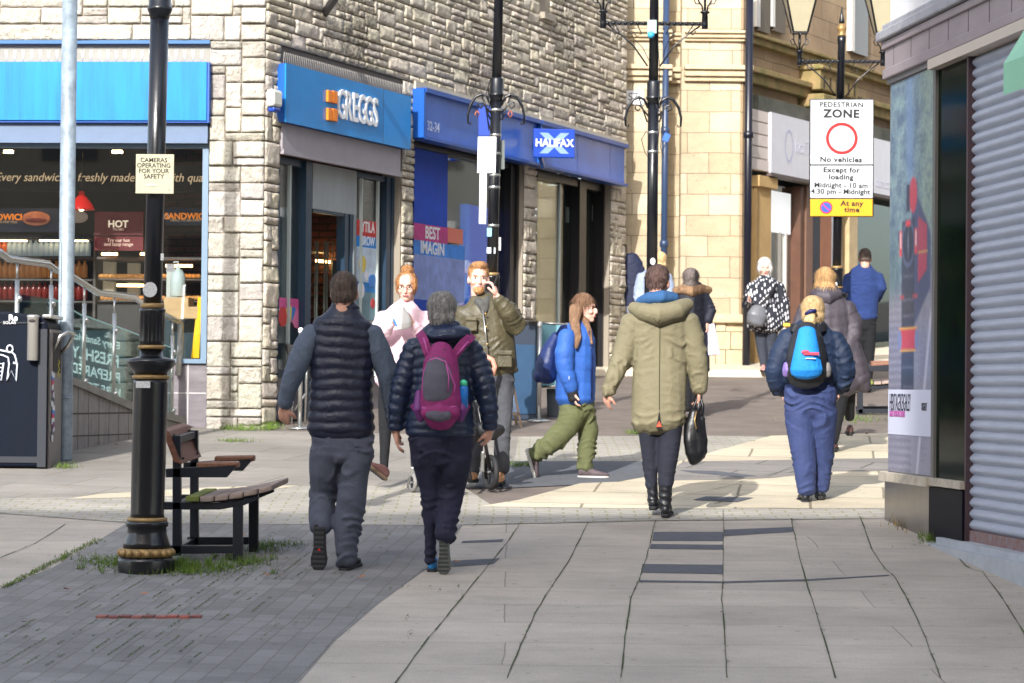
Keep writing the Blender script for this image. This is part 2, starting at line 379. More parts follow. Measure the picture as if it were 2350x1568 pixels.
for _ in range(46): tuft(g.gauss(420, 110), g.gauss(1300, 11), 22, 6, 2, .05)
tuft(600, 1262, 260, 26, 6, .04); tuft(640, 1252, 160, 40, 3, .03); tuft(260, 1290, 400, 40, 6, .03)
tuft(560, 988, 300, 30, 2, .07); tuft(620, 985, 260, 12, 2, .08); tuft(520, 985, 90, 10, 2, .06)
tuft(540, 1014, 200, 22, 2, .03); tuft(1190, 1070, 200, 24, 2, .05); tuft(1460, 996, 150, 16, 2, .05); tuft(1930, 965, 400, 60, 5, .06)
tuft(2140, 1238, 260, 14, 5, .06); tuft(150, 1075, 120, 16, 2, .05); tuft(2200, 1252, 100, 50, 6, .02)
for i in range(40):
    q = i/39; tuft(10 + 215*q, 1350 - 108*q, 16, 5, 2, .018)
tag(obj('grass', mb, M('grass', (88, 112, 44), .8, tint=True), base=(0, 0, 0)), kind='stuff')
# dry weeds at the foot of the shop corner and a few fallen leaves
mb = MB()
for _ in range(160):
    p = G(2090+g.gauss(0, 26), 1203+g.gauss(0, 6)+abs(g.gauss(0, 4))); blade(p, g.uniform(.03, .10), .004)
tag(obj('dry_weeds', mb, M('straw', (150, 124, 92), .9, tint=True), base=(0, 0, 0)), kind='stuff')
lf = MB()
for u, v in ((740,1306),(610,1330),(555,1238),(268,1029),(226,1025),(330,1376),(155,1365),(60,1440),(830,1335),(1990,1003),(1050,1300),(650,1330)):
    p = G(u, v) + V((0, 0, .03)); a = g.uniform(0, 6)
    lf.add([p + V((math.cos(a+q)*.03*k, math.sin(a+q)*.03*k, g.uniform(-.006, .012))) for q, k in ((0,1),(1.2,.6),(2.4,.9),(3.6,.6),(4.9,.9))], [(0,1,2,3,4)])
tag(obj('fallen_leaves', lf, M('leaf', (160, 110, 80), .8, var=.3), base=(0, 0, 0)), kind='stuff')

# ================================================================ stone
def stonemat(name, a, b, soot=0, sootcol=(70, 62, 55), patch_s=.7):
    m = bpy.data.materials.new(name); m.use_nodes = True; n = m.node_tree; N = n.nodes; K = n.links.new
    bs = N['Principled BSDF']; bs.inputs['Roughness'].default_value = .9; bs.inputs['Specular IOR Level'].default_value = .25
    tc = N.new('ShaderNodeTexCoord'); src = tc.outputs['Object']
    def nz(sc, det=6, mp=None, ro=.6):
        t = N.new('ShaderNodeTexNoise'); t.inputs['Scale'].default_value = sc; t.inputs['Detail'].default_value = det; t.inputs['Roughness'].default_value = ro
        if mp:
            q = N.new('ShaderNodeMapping'); q.inputs['Scale'].default_value = mp; K(src, q.inputs[0]); K(q.outputs[0], t.inputs[0])
        else: K(src, t.inputs[0])
        return t.outputs[0]
    def ramp(x, p0, p1, c0, c1):
        r = N.new('ShaderNodeValToRGB'); e = r.color_ramp.elements; e[0].position = p0; e[1].position = p1; e[0].color = (*c0, 1); e[1].color = (*c1, 1); K(x, r.inputs[0]); return r.outputs[0]
    def mix(f, a_, b_, ty='MIX'):
        x = N.new('ShaderNodeMix'); x.data_type = 'RGBA'; x.blend_type = ty
        if isinstance(f, float): x.inputs[0].default_value = f
        else: K(f, x.inputs[0])
        K(a_, x.inputs[6]); K(b_, x.inputs[7]) if not isinstance(b_, tuple) else setattr(x.inputs[7], 'default_value', (*b_, 1)); return x.outputs[2]
    c = ramp(nz(9), .3, .7, L(a), L(b))
    at = N.new('ShaderNodeAttribute'); at.attribute_name = 'tint'
    c = mix(1.0, c, at.outputs['Color'], 'MULTIPLY')
    if soot:
        f1 = ramp(nz(patch_s, 4, (1, 1, .35)), .5, .66, (0, 0, 0), (1, 1, 1)); f2 = ramp(nz(16, 5, (1, 1, 1.8)), .42, .6, (0, 0, 0), (soot, soot, soot))
        f = N.new('ShaderNodeMath'); f.operation = 'MULTIPLY'; K(f1, f.inputs[0]); K(f2, f.inputs[1])
        c = mix(f.outputs[0], c, L(sootcol))
    K(c, bs.inputs['Base Color'])
    h = N.new('ShaderNodeMath'); h.operation = 'ADD'; K(nz(45, 6, (1, 1, .5)), h.inputs[0]); K(nz(14, 3), h.inputs[1])
    d = N.new('ShaderNodeBump'); d.inputs['Strength'].default_value = 1; d.inputs['Distance'].default_value = .028; K(h.outputs[0], d.inputs['Height']); K(d.outputs[0], bs.inputs['Normal'])
    return m
m_st = stonemat('pale_split_stone', (170, 166, 159), (202, 198, 191), .35, (120, 112, 102), .9)
m_st2 = stonemat('weathered_split_stone', (198, 189, 175), (228, 219, 204), .85, (72, 66, 60), .75)
m_mort = M('mortar', (146, 136, 122), .95)
def blocks(mb, Fr, s0, s1, z0, z1, n=0.0, unit=.083, seed=1, holes=(), wmin=2, wmax=7, fine=1.0, heights=(1, 1, 1, 2, 2, 3), rel=1.0):
    r = random.Random(seed); nx = max(1, round((s1-s0)/unit)); nz_ = max(1, round((z1-z0)/unit)); ux = (s1-s0)/nx; uz = (z1-z0)/nz_
    occ = [[any(h[0] < s0+(i+.5)*ux < h[1] and h[2] < z0+(j+.5)*uz < h[3] for h in holes) for i in range(nx)] for j in range(nz_)]
    for j in range(nz_):
        for i in range(nx):
            if occ[j][i]: continue
            h = r.choice(heights); w_ = r.randint(wmin, wmax) if h < 3 else r.randint(2, 4)
            h = min(h, nz_-j); ww = 0
            while ww < w_ and i+ww < nx and not occ[j][i+ww]: ww += 1
            if i+ww < nx and nx-(i+ww) == 1 and not occ[j][i+ww]: ww += 1
            while h > 1 and any(occ[j+h-1][i+q] for q in range(ww)): h -= 1
            for a in range(h):
                for b in range(ww): occ[j+a][i+b] = True
            g_ = .005; a0, a1, b0, b1 = s0+i*ux+g_, s0+(i+ww)*ux-g_, z0+j*uz+g_, z0+(j+h)*uz-g_
            na = max(2, int((a1-a0)/.05*fine)); nb = max(2, int((b1-b0)/.04*fine))
            ts = [0, .008/(a1-a0)] + [k/na for k in range(1, na)] + [1-.008/(a1-a0), 1]; tz = [0, .008/(b1-b0)] + [k/nb for k in range(1, nb)] + [1-.008/(b1-b0), 1]
            off = r.uniform(.002, .018)*rel; tx, ty = r.uniform(-.02, .02)*rel, r.uniform(-.035, .035)*rel; t = r.uniform(.78, 1.1)*(.86 if r.random() < .12 else 1); mb.c = (t, t*r.uniform(.96, 1.0), t*r.uniform(.88, .99))
            vs = []
            for y, tb in enumerate(tz):
                for x, ta in enumerate(ts):
                    ed = x in (0, len(ts)-1) or y in (0, len(tz)-1); sa, zb = a0+ta*(a1-a0), b0+tb*(b1-b0)
                    q = V((sa*13+seed, zb*17, j*.37)); dn = -.014 if ed else off + tx*(ta-.5) + ty*(tb-.5) + noise.noise(q)*.011 + noise.noise(q*2.7)*.008 + noise.noise(q*6)*.005
                    js = noise.noise(V((zb*14, i, 3)))*.005 if x in (0, 1, len(ts)-2, len(ts)-1) else 0; jz = noise.noise(V((sa*12, j, 9)))*.005 if y in (0, 1, len(tz)-2, len(tz)-1) else 0
                    vs.append(Fr.pt(sa+js, n+dn, zb+jz))
            W_ = len(ts); mb.add(vs, [(y*W_+x, y*W_+x+1, (y+1)*W_+x+1, (y+1)*W_+x) for y in range(len(tz)-1) for x in range(W_-1)], True)
    mb.c = None
ZT = 5.47       # top of the shop openings
sp = F.s(476, 600)            # left edge of the corner pillar on the front
g1, g2 = S.s(638, 700), S.s(921, 700)       # bakery opening on the side wall
h1, h2, h3, h4 = S.s(948, 600), S.s(1203, 600), S.s(1231, 600), S.s(1402, 600)
SE = S.s(1438, 300)           # far end of the side wall
gl = lambda s: gz(S.pt(s, 0, 0).y)
bld = thing('stone_shop_building', CN, 'corner building of split-faced stone with shops under blue signs and a sooty side wall', 'building')
mb = MB(); HT = (1, 1, 2, 2, 2, 3, 3); blocks(mb, F, -4.6, 0, ZT, 8.15, seed=3, rel=1.1, heights=HT, wmin=3, wmax=8, fine=1.7); blocks(mb, F, sp, 0, gz(24.8)-.05, ZT, seed=5, wmax=5, rel=1.1, heights=HT, fine=1.7)
mb.c = None; obj('front_wall', mb, m_st, bld)
uw = S.px(1240, 28)
mb = MB(); blocks(mb, S, 0.02, SE, ZT+.0, 8.4, rel=.5, seed=11, holes=[(uw[0], uw[0]+.35, uw[1], 9)], unit=.078, heights=(1, 1, 1, 1, 2, 2), wmin=3)
obj('side_wall', mb, m_st2, bld)
mb = MB()
blocks(mb, S, 0.02, g1, gl(0)-.03, ZT, seed=21, wmax=4, fine=1.3, rel=.6)
obj('side_pillar', mb, m_st2, bld)
for a, b, sd in ((g2, h1, 22), (h2, h3, 23), (h4, SE, 24)):
    mb = MB(); blocks(mb, S, a, b, gl(a)-.05, ZT, seed=sd, wmin=1, wmax=5, fine=1.2, rel=.6)
    obj('side_pillar', mb, m_st2, bld)
for nm, Fr, a, b, z0, z1 in (('f', F, -6, -.04, ZT+.01, 9.2), ('p', F, sp+.02, -.04, 1.2, ZT+.01)):
    mb = MB(); mb.fb(Fr, a, b, -.4, -.025, z0, z1); obj('backing_wall', mb, m_mort, bld)
mb = MB(); mb.fb(S, .04, SE-.02, -.35, -.025, ZT+.01, 9.2)
mb.fb(S, .04, g1-.01, -.35, -.026, 1.2, ZT)
for a, b in ((g2, h1), (h2, h3), (h4, SE)): mb.fb(S, a+.01, b-.01, -.45, -.026, 1.2, ZT)
obj('backing_wall', mb, m_mort, bld)
# pillar reveals facing along the street (stone edges)
E1 = Frame(S.pt(SE, 0, 0), V((-S.n.x, -S.n.y, 0)))
mb = MB(); blocks(mb, E1, 0, 2.5, 2.0, 8.4, seed=31); obj('end_wall', mb, m_st2, bld)
mb = MB()
top = [F.pt(-6.5, -.02, 9.2), F.pt(0, -.02, 9.2), S.pt(SE, -.02, 9.2), S.pt(SE, -7, 9.2), F.pt(-6.5, -8, 9.2)]
mb.prism(top, (0, 0, .3)); obj('roof', mb, M('roof_felt', (90, 90, 92), .9), bld)
mb = MB(); mb.fb(S, uw[0], uw[0]+.35, -.2, -.1, uw[1], 8.4); fr = obj('window', mb, M('dark_window', (40, 44, 50), .2), bld)
mb = MB(); mb.fb(S, uw[0]-.02, uw[0]+.37, -.1, .07, uw[1]-.08, uw[1]); obj('sill', mb, M('sill_stone', (150, 142, 128), .9), fr)

# ---------------------------------------------------------------- interior shell
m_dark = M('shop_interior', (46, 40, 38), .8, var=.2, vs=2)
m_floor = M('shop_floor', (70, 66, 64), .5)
mb = MB()
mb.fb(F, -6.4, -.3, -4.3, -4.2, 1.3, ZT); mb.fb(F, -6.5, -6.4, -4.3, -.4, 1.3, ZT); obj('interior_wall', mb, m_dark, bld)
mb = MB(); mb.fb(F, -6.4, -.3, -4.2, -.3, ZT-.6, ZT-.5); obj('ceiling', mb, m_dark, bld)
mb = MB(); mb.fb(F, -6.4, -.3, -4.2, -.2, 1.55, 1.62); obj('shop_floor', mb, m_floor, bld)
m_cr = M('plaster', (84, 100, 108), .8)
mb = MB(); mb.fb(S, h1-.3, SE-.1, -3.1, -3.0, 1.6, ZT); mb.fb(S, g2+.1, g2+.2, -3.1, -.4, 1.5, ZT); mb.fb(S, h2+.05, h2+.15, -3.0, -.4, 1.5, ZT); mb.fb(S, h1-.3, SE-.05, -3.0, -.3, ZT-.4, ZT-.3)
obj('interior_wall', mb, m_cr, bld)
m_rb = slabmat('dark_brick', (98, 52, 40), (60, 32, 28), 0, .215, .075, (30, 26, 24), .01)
# brick wall inside the bakery doorway (own object coordinates so courses run level)
def wallplane(name, Fr, s0, s1, z0, z1, n, m, parent, th=.05):
    """a slab whose object x runs along the wall and y up, so wall textures run level"""
    o = obj(name, MB().box((0, 0, 0), (s1-s0, z1-z0, th)), m, base=(0, 0, 0))
    Rm = Matrix((Fr.d, V((0, 0, 1)), Fr.n)).transposed().to_4x4()
    c = Fr.pt((s0+s1)/2, n, (z0+z1)/2); o.parent = parent
    b = V((0, 0, 0)); q = parent
    while q: b += q.location; q = q.parent
    o.matrix_local = Matrix.Translation(c - b) @ Rm; return o
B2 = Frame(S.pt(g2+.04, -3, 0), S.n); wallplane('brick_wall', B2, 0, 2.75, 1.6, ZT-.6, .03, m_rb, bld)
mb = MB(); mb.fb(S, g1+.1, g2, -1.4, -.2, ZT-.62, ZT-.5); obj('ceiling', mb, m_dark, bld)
# ================================================================ shopfronts of the stone building
m_navy = M('navy_frame', (34, 56, 76), .35, var=.1)
m_navyl = M('grey_blue_frame', (104, 126, 146), .4)
m_blk = M('black_frame', (26, 24, 26), .35)
m_box = M('shutter_box', (152, 146, 152), .5, var=.06)
m_boxb = M('shutter_box_blue', (84, 104, 132), .45, var=.06)
m_cyan = M('cyan_sign', (0, 102, 184), .4, rgb2=(6, 128, 204), vs=3, stretch=(3, 3, .25), spec=.3)
m_cyand = M('blue_edge', (0, 80, 170), .4)
m_gsign = M('blue_sign', (30, 134, 206), .25, var=.12, vs=1.2)
m_glass = glassmat('shop_glass', .07, (240, 244, 244))
m_glassb = glassmat('street_glass', .09, (236, 242, 240))
m_mesh = M('bird_mesh', (112, 104, 96), .8, var=.3, vs=90)
m_white = M('white', (225, 226, 228), .4)
m_orange = M('orange', (235, 130, 20), .4)
m_marb = M('grey_marble', (118, 112, 116), .3, var=.22, vs=3, stretch=(1, 1, 4))
m_panel = M('grey_panel', (150, 156, 158), .5, var=.12, vs=4, stretch=(1, 1, .4))
m_lampE = M('warm_lamp', (255, 205, 130), .5, emit=9)
m_ceilE = M('ceiling_lamp', (255, 214, 160), .5, emit=14)
m_beige = M('beige_render', (146, 144, 136), .9, var=.1, vs=5, bump=.3)

# front shop window (faces the camera)
z_box1 = F.z(240, 325); z_win0 = F.z(440, 824); z_sill = F.z(440, 834)
mb = MB(); mb.fb(F, -4.4, sp, -.12, -.06, F.z(240, 142), ZT); obj('beige_band', mb, m_beige, bld)
mb = MB(); mb.fb(F, -4.4, sp, -.05, .012, ZT-.03, ZT+.005); obj('flashing', mb, M('blue_flashing', (30, 90, 140), .5), bld)
mb = MB()
for i in range(44):
    x = -.62 - i*.085
    for dx in (-.012, .012): mb.tube([F.pt(x, .09, F.z(240, 143)), F.pt(x+dx, .1, F.z(240, 118))], .0035, 4)
spk = thing('bird_spikes', F.pt(-2, .1, 5.2), 'row of thin pale bird spikes along the top of the bright cyan sign', 'bird spikes')
obj('spike_strip', mb, m_white, spk)
sg = thing('shop_sign', F.pt(-2.4, 0, 4.68), 'blank bright cyan fascia sign over the front shop window, streaked and without letters', 'sign')
zt, zb = F.z(240, 142, .12), F.z(240, 276, .12)
mb = MB(); mb.fb(F, -4.4, F.s(474, 200, .12), .10, .12, zb, zt); obj('sign_face', mb, m_cyan, sg)
mb = MB(); mb.fb(F, -4.4, F.s(479, 200, .12), -.06, .099, zb-.02, zt-.002); obj('sign_box', mb, m_cyand, sg)
mb = MB(); mb.fb(F, -4.4, sp-.005, -.12, .04, z_box1, zb-.021); mb.fb(F, -4.4, sp-.004, .0, .06, z_box1-.02, z_box1+.03); shb = obj('shutter_box', mb, m_boxb, bld)
fw = MB(); xs = F.s(461, 600)
fw.fb(F, -4.4, sp-.005, -.14, -.04, z_box1-.06, z_box1-.021); fw.fb(F, xs, sp-.005, -.14, -.03, z_win0, z_box1-.06); fw.fb(F, -4.4, sp-.005, -.14, -.02, z_sill, z_win0)
wf = obj('window', MB().fb(F, -4.4, xs, -.1, -.09, z_win0, z_box1-.06), m_glass, bld)
obj('frame', fw, m_navyl, wf)
mb = MB(); mb.fb(F, -4.4, sp-.005, -.16, -.06, 1.2, z_sill)
obj('stall_riser', mb, m_marb, bld)
mb = MB(); mb.fb(F, F.s(427, 900), F.s(430, 900), -.0595, -.056, 1.3, z_sill); mb.fb(F, -4.4, sp-.01, -.0595, -.056, F.z(440, 901), F.z(440, 904)); obj('tile_joint', mb, M('pale_joint', (180, 176, 176), .7), bld)

# ------------------------------- things inside the front shop
def inside(u, v, n): return F.pt(F.s(u, v, n), n, F.z(u, v, n))
mb = MB()
for u, v, w_ in ((18, 348, 20), (268, 348, 22), (58, 386, 40), (82, 435, 40)):
    l = thing('ceiling_light', inside(u, v, -1.2), {18: 'small warm ceiling light at the left edge of the front shop window', 268: 'small warm ceiling light inside the front shop, between the grey pole and the black post', 58: 'faint ceiling light above the writing behind the front window', 82: 'dim warm light below the chalk writing in the front shop'}[u], 'light', 'ceiling lights inside the front shop')
    b = MB(); pbox(b, F, u-w_/2, u+w_/2, v-3 if v < 380 else v-2, v+3 if v < 380 else v+1, -1.25, -1.2); obj('lamp_panel', b, m_ceilE, l)
    b = MB(); pbox(b, F, u-w_/2-2, u+w_/2+2, v-5, v-3.2 if v < 380 else v-2.2, -1.26, -1.19); obj('housing', b, m_dark, l)
m_chalk = M('chalk_writing', (225, 190, 150), .8, emit=.35)  # faint glow put into the chalk so it reads in the dark shop
mn = thing('menu_board', inside(240, 410, -1.0), 'long dark board with chalk style writing about sandwiches behind the front shop window', 'board')
b = MB(); pbox(b, F, -60, 470, 380, 440, -1.05, -1.0); obj('board', b, M('board_black', (30, 26, 26), .8), mn)
text_on('writing', 'Every sandwich is freshly made by us with quality', inside(242, 408, -.995), F.d, F.n, .125, m_chalk, mn, shear=.25, font_w=.93)
# red pendant lamp
pl = thing('pendant_lamp', inside(188, 420, -.8), 'red dome pendant lamp hanging inside the front shop just right of the grey pole', 'lamp')
c = inside(187, 482, -.8)
b = MB(); b.lathe(c, [(0, .135), (.01, .132), (.06, .11), (.12, .06), (.15, .03), (.19, .028), (.19, .0)], 24); obj('lamp_shade', b, M('red_enamel', (200, 30, 24), .25, emit=.12), pl)
b = MB(); b.tube([c + V((0, 0, .19)), c + V((0, 0, .8))], .006, 6); obj('cord', b, m_blk, pl)
b = MB(); b.ell(c + V((0, 0, .03)), (.04, .04, .04)); obj('bulb', b, m_ceilE, pl)
def board(label, u0, u1, v0, v1, n, rgb, texts=(), cat='board', name='menu_board', em=.12):
    t = thing(name, inside((u0+u1)/2, v1, n), label, cat)
    b = MB(); pbox(b, F, u0, u1, v0, v1, n-.04, n); obj('board', b, M('board_%d_%d_%d' % rgb, rgb, .6, emit=em*1.2), t)  # boards glow slightly to brighten the dark interior
    for s_, u, v, sz, col, bo in texts:
        text_on('writing', s_, inside(u, v, n+.003), F.d, F.n, sz, M('ink_%d_%d_%d' % col, col, .7, emit=.4), t, bold=bo)  # ink carries its own glow too
    return t
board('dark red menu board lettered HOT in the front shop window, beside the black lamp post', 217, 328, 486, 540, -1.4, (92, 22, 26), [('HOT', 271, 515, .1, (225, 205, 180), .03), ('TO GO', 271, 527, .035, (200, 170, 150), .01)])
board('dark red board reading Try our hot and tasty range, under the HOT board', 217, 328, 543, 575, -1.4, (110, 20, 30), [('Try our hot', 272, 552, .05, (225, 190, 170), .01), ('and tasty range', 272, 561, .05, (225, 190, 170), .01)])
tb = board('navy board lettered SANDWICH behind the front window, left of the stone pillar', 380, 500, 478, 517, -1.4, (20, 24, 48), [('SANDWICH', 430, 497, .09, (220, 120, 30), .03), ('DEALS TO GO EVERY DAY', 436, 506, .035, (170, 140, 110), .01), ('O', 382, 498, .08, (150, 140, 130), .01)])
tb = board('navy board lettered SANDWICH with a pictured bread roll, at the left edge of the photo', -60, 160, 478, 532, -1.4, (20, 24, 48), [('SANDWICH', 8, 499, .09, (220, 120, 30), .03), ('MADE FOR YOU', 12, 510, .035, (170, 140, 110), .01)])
b = MB(); b.ell(inside(83, 502, -1.36), (.15, .01, .075)); obj('bread_picture', b, M('bread', (170, 100, 70), .8, var=.35, vs=12, emit=.15), tb)  # food pictures glow a little, as the boards do
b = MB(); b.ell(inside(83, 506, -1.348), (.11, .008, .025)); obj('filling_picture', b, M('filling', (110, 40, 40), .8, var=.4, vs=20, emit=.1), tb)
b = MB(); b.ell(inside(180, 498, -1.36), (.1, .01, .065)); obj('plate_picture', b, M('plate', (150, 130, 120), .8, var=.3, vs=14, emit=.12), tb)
# drinks fridge with rows of bottles
m_shelf = M('shelf_dark', (84, 74, 70), .5, emit=.05)  # trace of glow keeps the shelves visible behind the glass
sh = thing('display_fridge', inside(100, 820, -2.2), 'dark open display fridge with shelves of bottles inside the front shop', 'fridge')
b = MB(); pbox(b, F, -80, 212, 540, 950, -2.9, -2.75); obj('back_panel', b, M('fridge_back', (60, 58, 60), .6), sh)
for v in (546, 590, 640, 690, 745):
    b = MB(); pbox(b, F, -80, 212, v, v+4, -2.74, -2.2); obj('shelf', b, m_shelf, sh)
b = MB(); pbox(b, F, 212, 218, 535, 950, -2.9, -2.2); obj('side_panel', b, m_shelf, sh)
for (u0, u1) in ((-20, 60), (90, 200)):
    b = MB(); pbox(b, F, u0, u1, 551, 554, -2.25, -2.2); obj('lamp_strip', b, M('fridge_lamp', (255, 220, 170), .5, emit=5), sh)
def bottle_proto(rgb, cap, name, lab):
    t = thing(name, (0, 0, 0), lab, 'bottle')
    b = MB(); b.lathe((0, 0, 0), [(0, .03), (.1, .032), (.13, .03), (.165, .013), (.185, .012)], 10); obj('bottle_body', b, M(name + '_%d' % rgb[0], rgb, .15, var=.1, emit=.11), t)  # bottles glow faintly in place of interior light
    b = MB(); b.lathe((0, 0, .185), [(0, .015), (.02, .015)], 8); obj('cap', b, M('cap%d' % cap[0], cap, .4), t)
    return t
def dupe(root, loc, label=None, group=None, rz=0):
    r = root.copy(); COL.objects.link(r); r.location = V(loc); r.rotation_euler = (0, 0, rz)
    if label: r['label'] = label
    if group: r['group'] = group
    for ch in list(root.children):
        c_ = ch.copy(); COL.objects.link(c_); c_.parent = r
        for q in ch.children:
            d_ = q.copy(); COL.objects.link(d_); d_.parent = c_
    return r
rows = [(588, (150, 165, 175), (60, 110, 180), 'bottle of water with a blue cap standing on the upper shelf of the display fridge', range(22, 206, 12)),
        (588, (180, 80, 30), (200, 90, 30), 'orange drink bottle at the left end of the upper fridge shelf', range(-14, 18, 12)),
        (638, (170, 110, 60), (120, 40, 30), 'amber drink bottle standing on the middle shelf of the display fridge', range(-14, 206, 13)),
        (688, (120, 40, 36), (30, 30, 30), 'dark red drink bottle standing on the lower shelf of the display fridge', range(-14, 206, 13))]
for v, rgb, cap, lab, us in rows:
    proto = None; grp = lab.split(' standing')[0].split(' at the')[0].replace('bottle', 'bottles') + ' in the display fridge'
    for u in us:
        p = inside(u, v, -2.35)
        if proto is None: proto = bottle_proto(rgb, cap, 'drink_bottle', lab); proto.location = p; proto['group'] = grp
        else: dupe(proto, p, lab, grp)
# bakery counter with trays and warm strips
ct = thing('bakery_counter', inside(330, 830, -1.9), 'glass bakery counter with warm light strips and trays behind the black lamp post', 'counter')
b = MB(); pbox(b, F, 222, 472, 700, 950, -2.3, -1.7); obj('counter_base', b, M('counter_front', (60, 52, 50), .5), ct)
b = MB(); pbox(b, F, 222, 472, 590, 596, -2.3, -1.7); obj('top', b, m_shelf, ct)
for u0, u1, v in ((233, 268, 583), (322, 356, 583), (268, 336, 655), (380, 440, 610)):
    b = MB(); pbox(b, F, u0, u1, v-3, v+3, -1.72, -1.68); obj('lamp_strip', b, M('counter_lamp', (255, 190, 110), .5, emit=8), ct)
for v in (640, 690):
    b = MB(); pbox(b, F, 226, 470, v, v+3, -2.3, -1.75); obj('shelf', b, m_shelf, ct)
b = MB()
for i in range(46):
    u = 235 + (i % 23)*10; v = 634 if i < 23 else 684; b.ell(inside(u, v, -1.9), (rnd.uniform(.025, .05), .05, .025), seg=8, rg=5)
obj('baked_goods', b, M('pastry', (190, 130, 70), .7, var=.35, vs=20, emit=.25), ct)  # glow added to the pastry to brighten the counter
b = MB(); pbox(b, F, 236, 262, 600, 690, -2.5, -2.4); pbox(b, F, 292, 318, 604, 690, -2.5, -2.4); obj('price_panel', b, M('cream_panel', (180, 165, 140), .7, emit=.12), ct)  # price panels given a slight glow as well
# person reflected/standing inside is left out; sanitiser on a wooden shelf; yellow sign
cb = thing('cardboard_shelf', inside(420, 750, -.5), 'pale wooden box shelf inside the front window, under the white sanitiser bottle', 'shelf')
b = MB(); pbox(b, F, 376, 455, 704, 731, -.55, -.25); pbox(b, F, 376, 432, 683, 704, -.55, -.25); obj('wooden_box', b, M('pale_wood', (214, 172, 124), .6, var=.12, vs=5, stretch=(1, 1, 6)), cb)
b = MB(); pbox(b, F, 378, 460, 731, 820, -.6, -.5); obj('back_board', b, M('teal_dark', (24, 50, 62), .5), cb)
sb = thing('sanitiser_bottle', inside(407, 682, -.4), 'white plastic pump bottle standing on the pale wooden shelf in the front window', 'bottle')
b = MB(); b.lathe(inside(408, 681, -.4), [(0, .07), (.01, .076), (.2, .076), (.24, .06), (.27, .03), (.28, .02), (.31, .02)], 20); obj('bottle_body', b, M('frosted_white', (205, 212, 210), .4), sb)
b = MB(); q = inside(408, 681, -.4); b.tube([q + V((0, 0, .3)), q + V((0, 0, .35)), q + V((-.05, 0, .345))], .008, 6); obj('pump', b, m_white, sb)
b = MB(); pbox(b, F, 382, 418, 620, 683, -.6, -.58); obj('white_notice', b, M('paper', (205, 205, 198), .8)); 
tag(bpy.data.objects['white_notice'], 'white sheet of paper standing behind the pump bottle in the front window', 'notice')
ws = thing('wet_floor_sign', inside(455, 820, -.25), 'folded yellow plastic floor sign leaning in the front window beside the stone pillar', 'sign')
for k in (0, 1, 2):
    b = MB(); q = [inside(439+k*7, 822, -.28), inside(451+k*4, 822, -.28), inside(466, 682, -.28), inside(455+k*3, 682, -.28)]
    b.prism([p + F.n*(.02*k) for p in q], F.n*.012); obj('panel', b, M('yellow_plastic', (250, 196, 16), .4, emit=.15), ws)  # yellow lifted by a slight glow behind the window glass

# ================================================================ side: bakery shopfront
zb1 = S.z(640, 346); zs1, zs0 = 5.278, 4.69; ndp = -.16
mb = MB(); mb.fb(S, g1, g2, -.06, -.03, zs1-.03, ZT-.0); obj('bird_mesh', mb, m_mesh, bld)
mb = MB()
for i in range(70):
    x = g1+.05 + (g2-g1-.1)*i/69; mb.tube([S.pt(x, .0, zs1-.02), S.pt(x+.01, .01, S.z(645, 118))], .004, 4)
spk2 = thing('bird_spikes', S.pt(2, 0, zs1), 'row of thin grey bird spikes above the white lettered bakery sign on the side wall', 'bird spikes')
obj('spike_strip', mb, M('spike_grey', (170, 165, 158), .5), spk2)
gs = thing('shop_sign', S.pt(1.9, 0, zs0), 'blue fascia sign with raised white GREGGS letters and four orange squares, on the side wall', 'sign')
sa, sb_ = S.s(656, 210, .1), S.s(943, 290, .1)
mb = MB(); mb.fb(S, sa, sb_, .085, .1, zs0, zs1); obj('sign_face', mb, m_gsign, gs)
mb = MB(); mb.fb(S, sa+.003, sb_-.003, -.02, .084, zs0+.004, zs1-.004); obj('sign_box', mb, M('royal_blue', (10, 84, 170), .4), gs)
mb = MB(); x = S.s(879, 300, .1); mb.fb(S, x, x+.006, .1, .1015, zs0, zs1); obj('panel_joint', mb, m_navy, gs)
# four orange squares
q0, q1 = S.s(819-0, 0, .13), 0
def onS(u, v, n=.12): a, z = S.px(u, v, n); return a, z
for (zu, zv, zu2, zv2) in ((833, 588, 862, 672), (866, 592, 896, 680), (833, 705, 862, 792), (866, 708, 896, 797)):
    a0, z1_ = onS(459+zu*.3513, zv*.3513); a1, z0_ = onS(459+zu2*.3513, zv2*.3513)
    mb = MB(); mb.fb(S, a0, a1, .101, .13, z0_, z1_); obj('orange_square', mb, m_orange, gs, bevel=.006)
la, lz = onS(459+908*.3513, 720*.3513); lb, lz2 = onS(459+1172*.3513, 760*.3513)
for i, ch in enumerate('GREGGS'):
    wd = (lb-la)/6; pos = S.pt(la+wd*(i+.5), .103, (zs0+zs1)/2+.0)
    o = text_on('letter', ch, pos, S.d, S.n, .43, m_white, gs, bold=.012, ext=.016, font_w=.66)
mb = MB(); mb.fb(S, g1, S.s(919, 400, .03), -.15, .03, zb1, zs0-.001); mb.fb(S, g1, S.s(919, 400, .03), -.02, .045, zb1-.03, zb1+.02); obj('shutter_box', mb, m_box, bld)
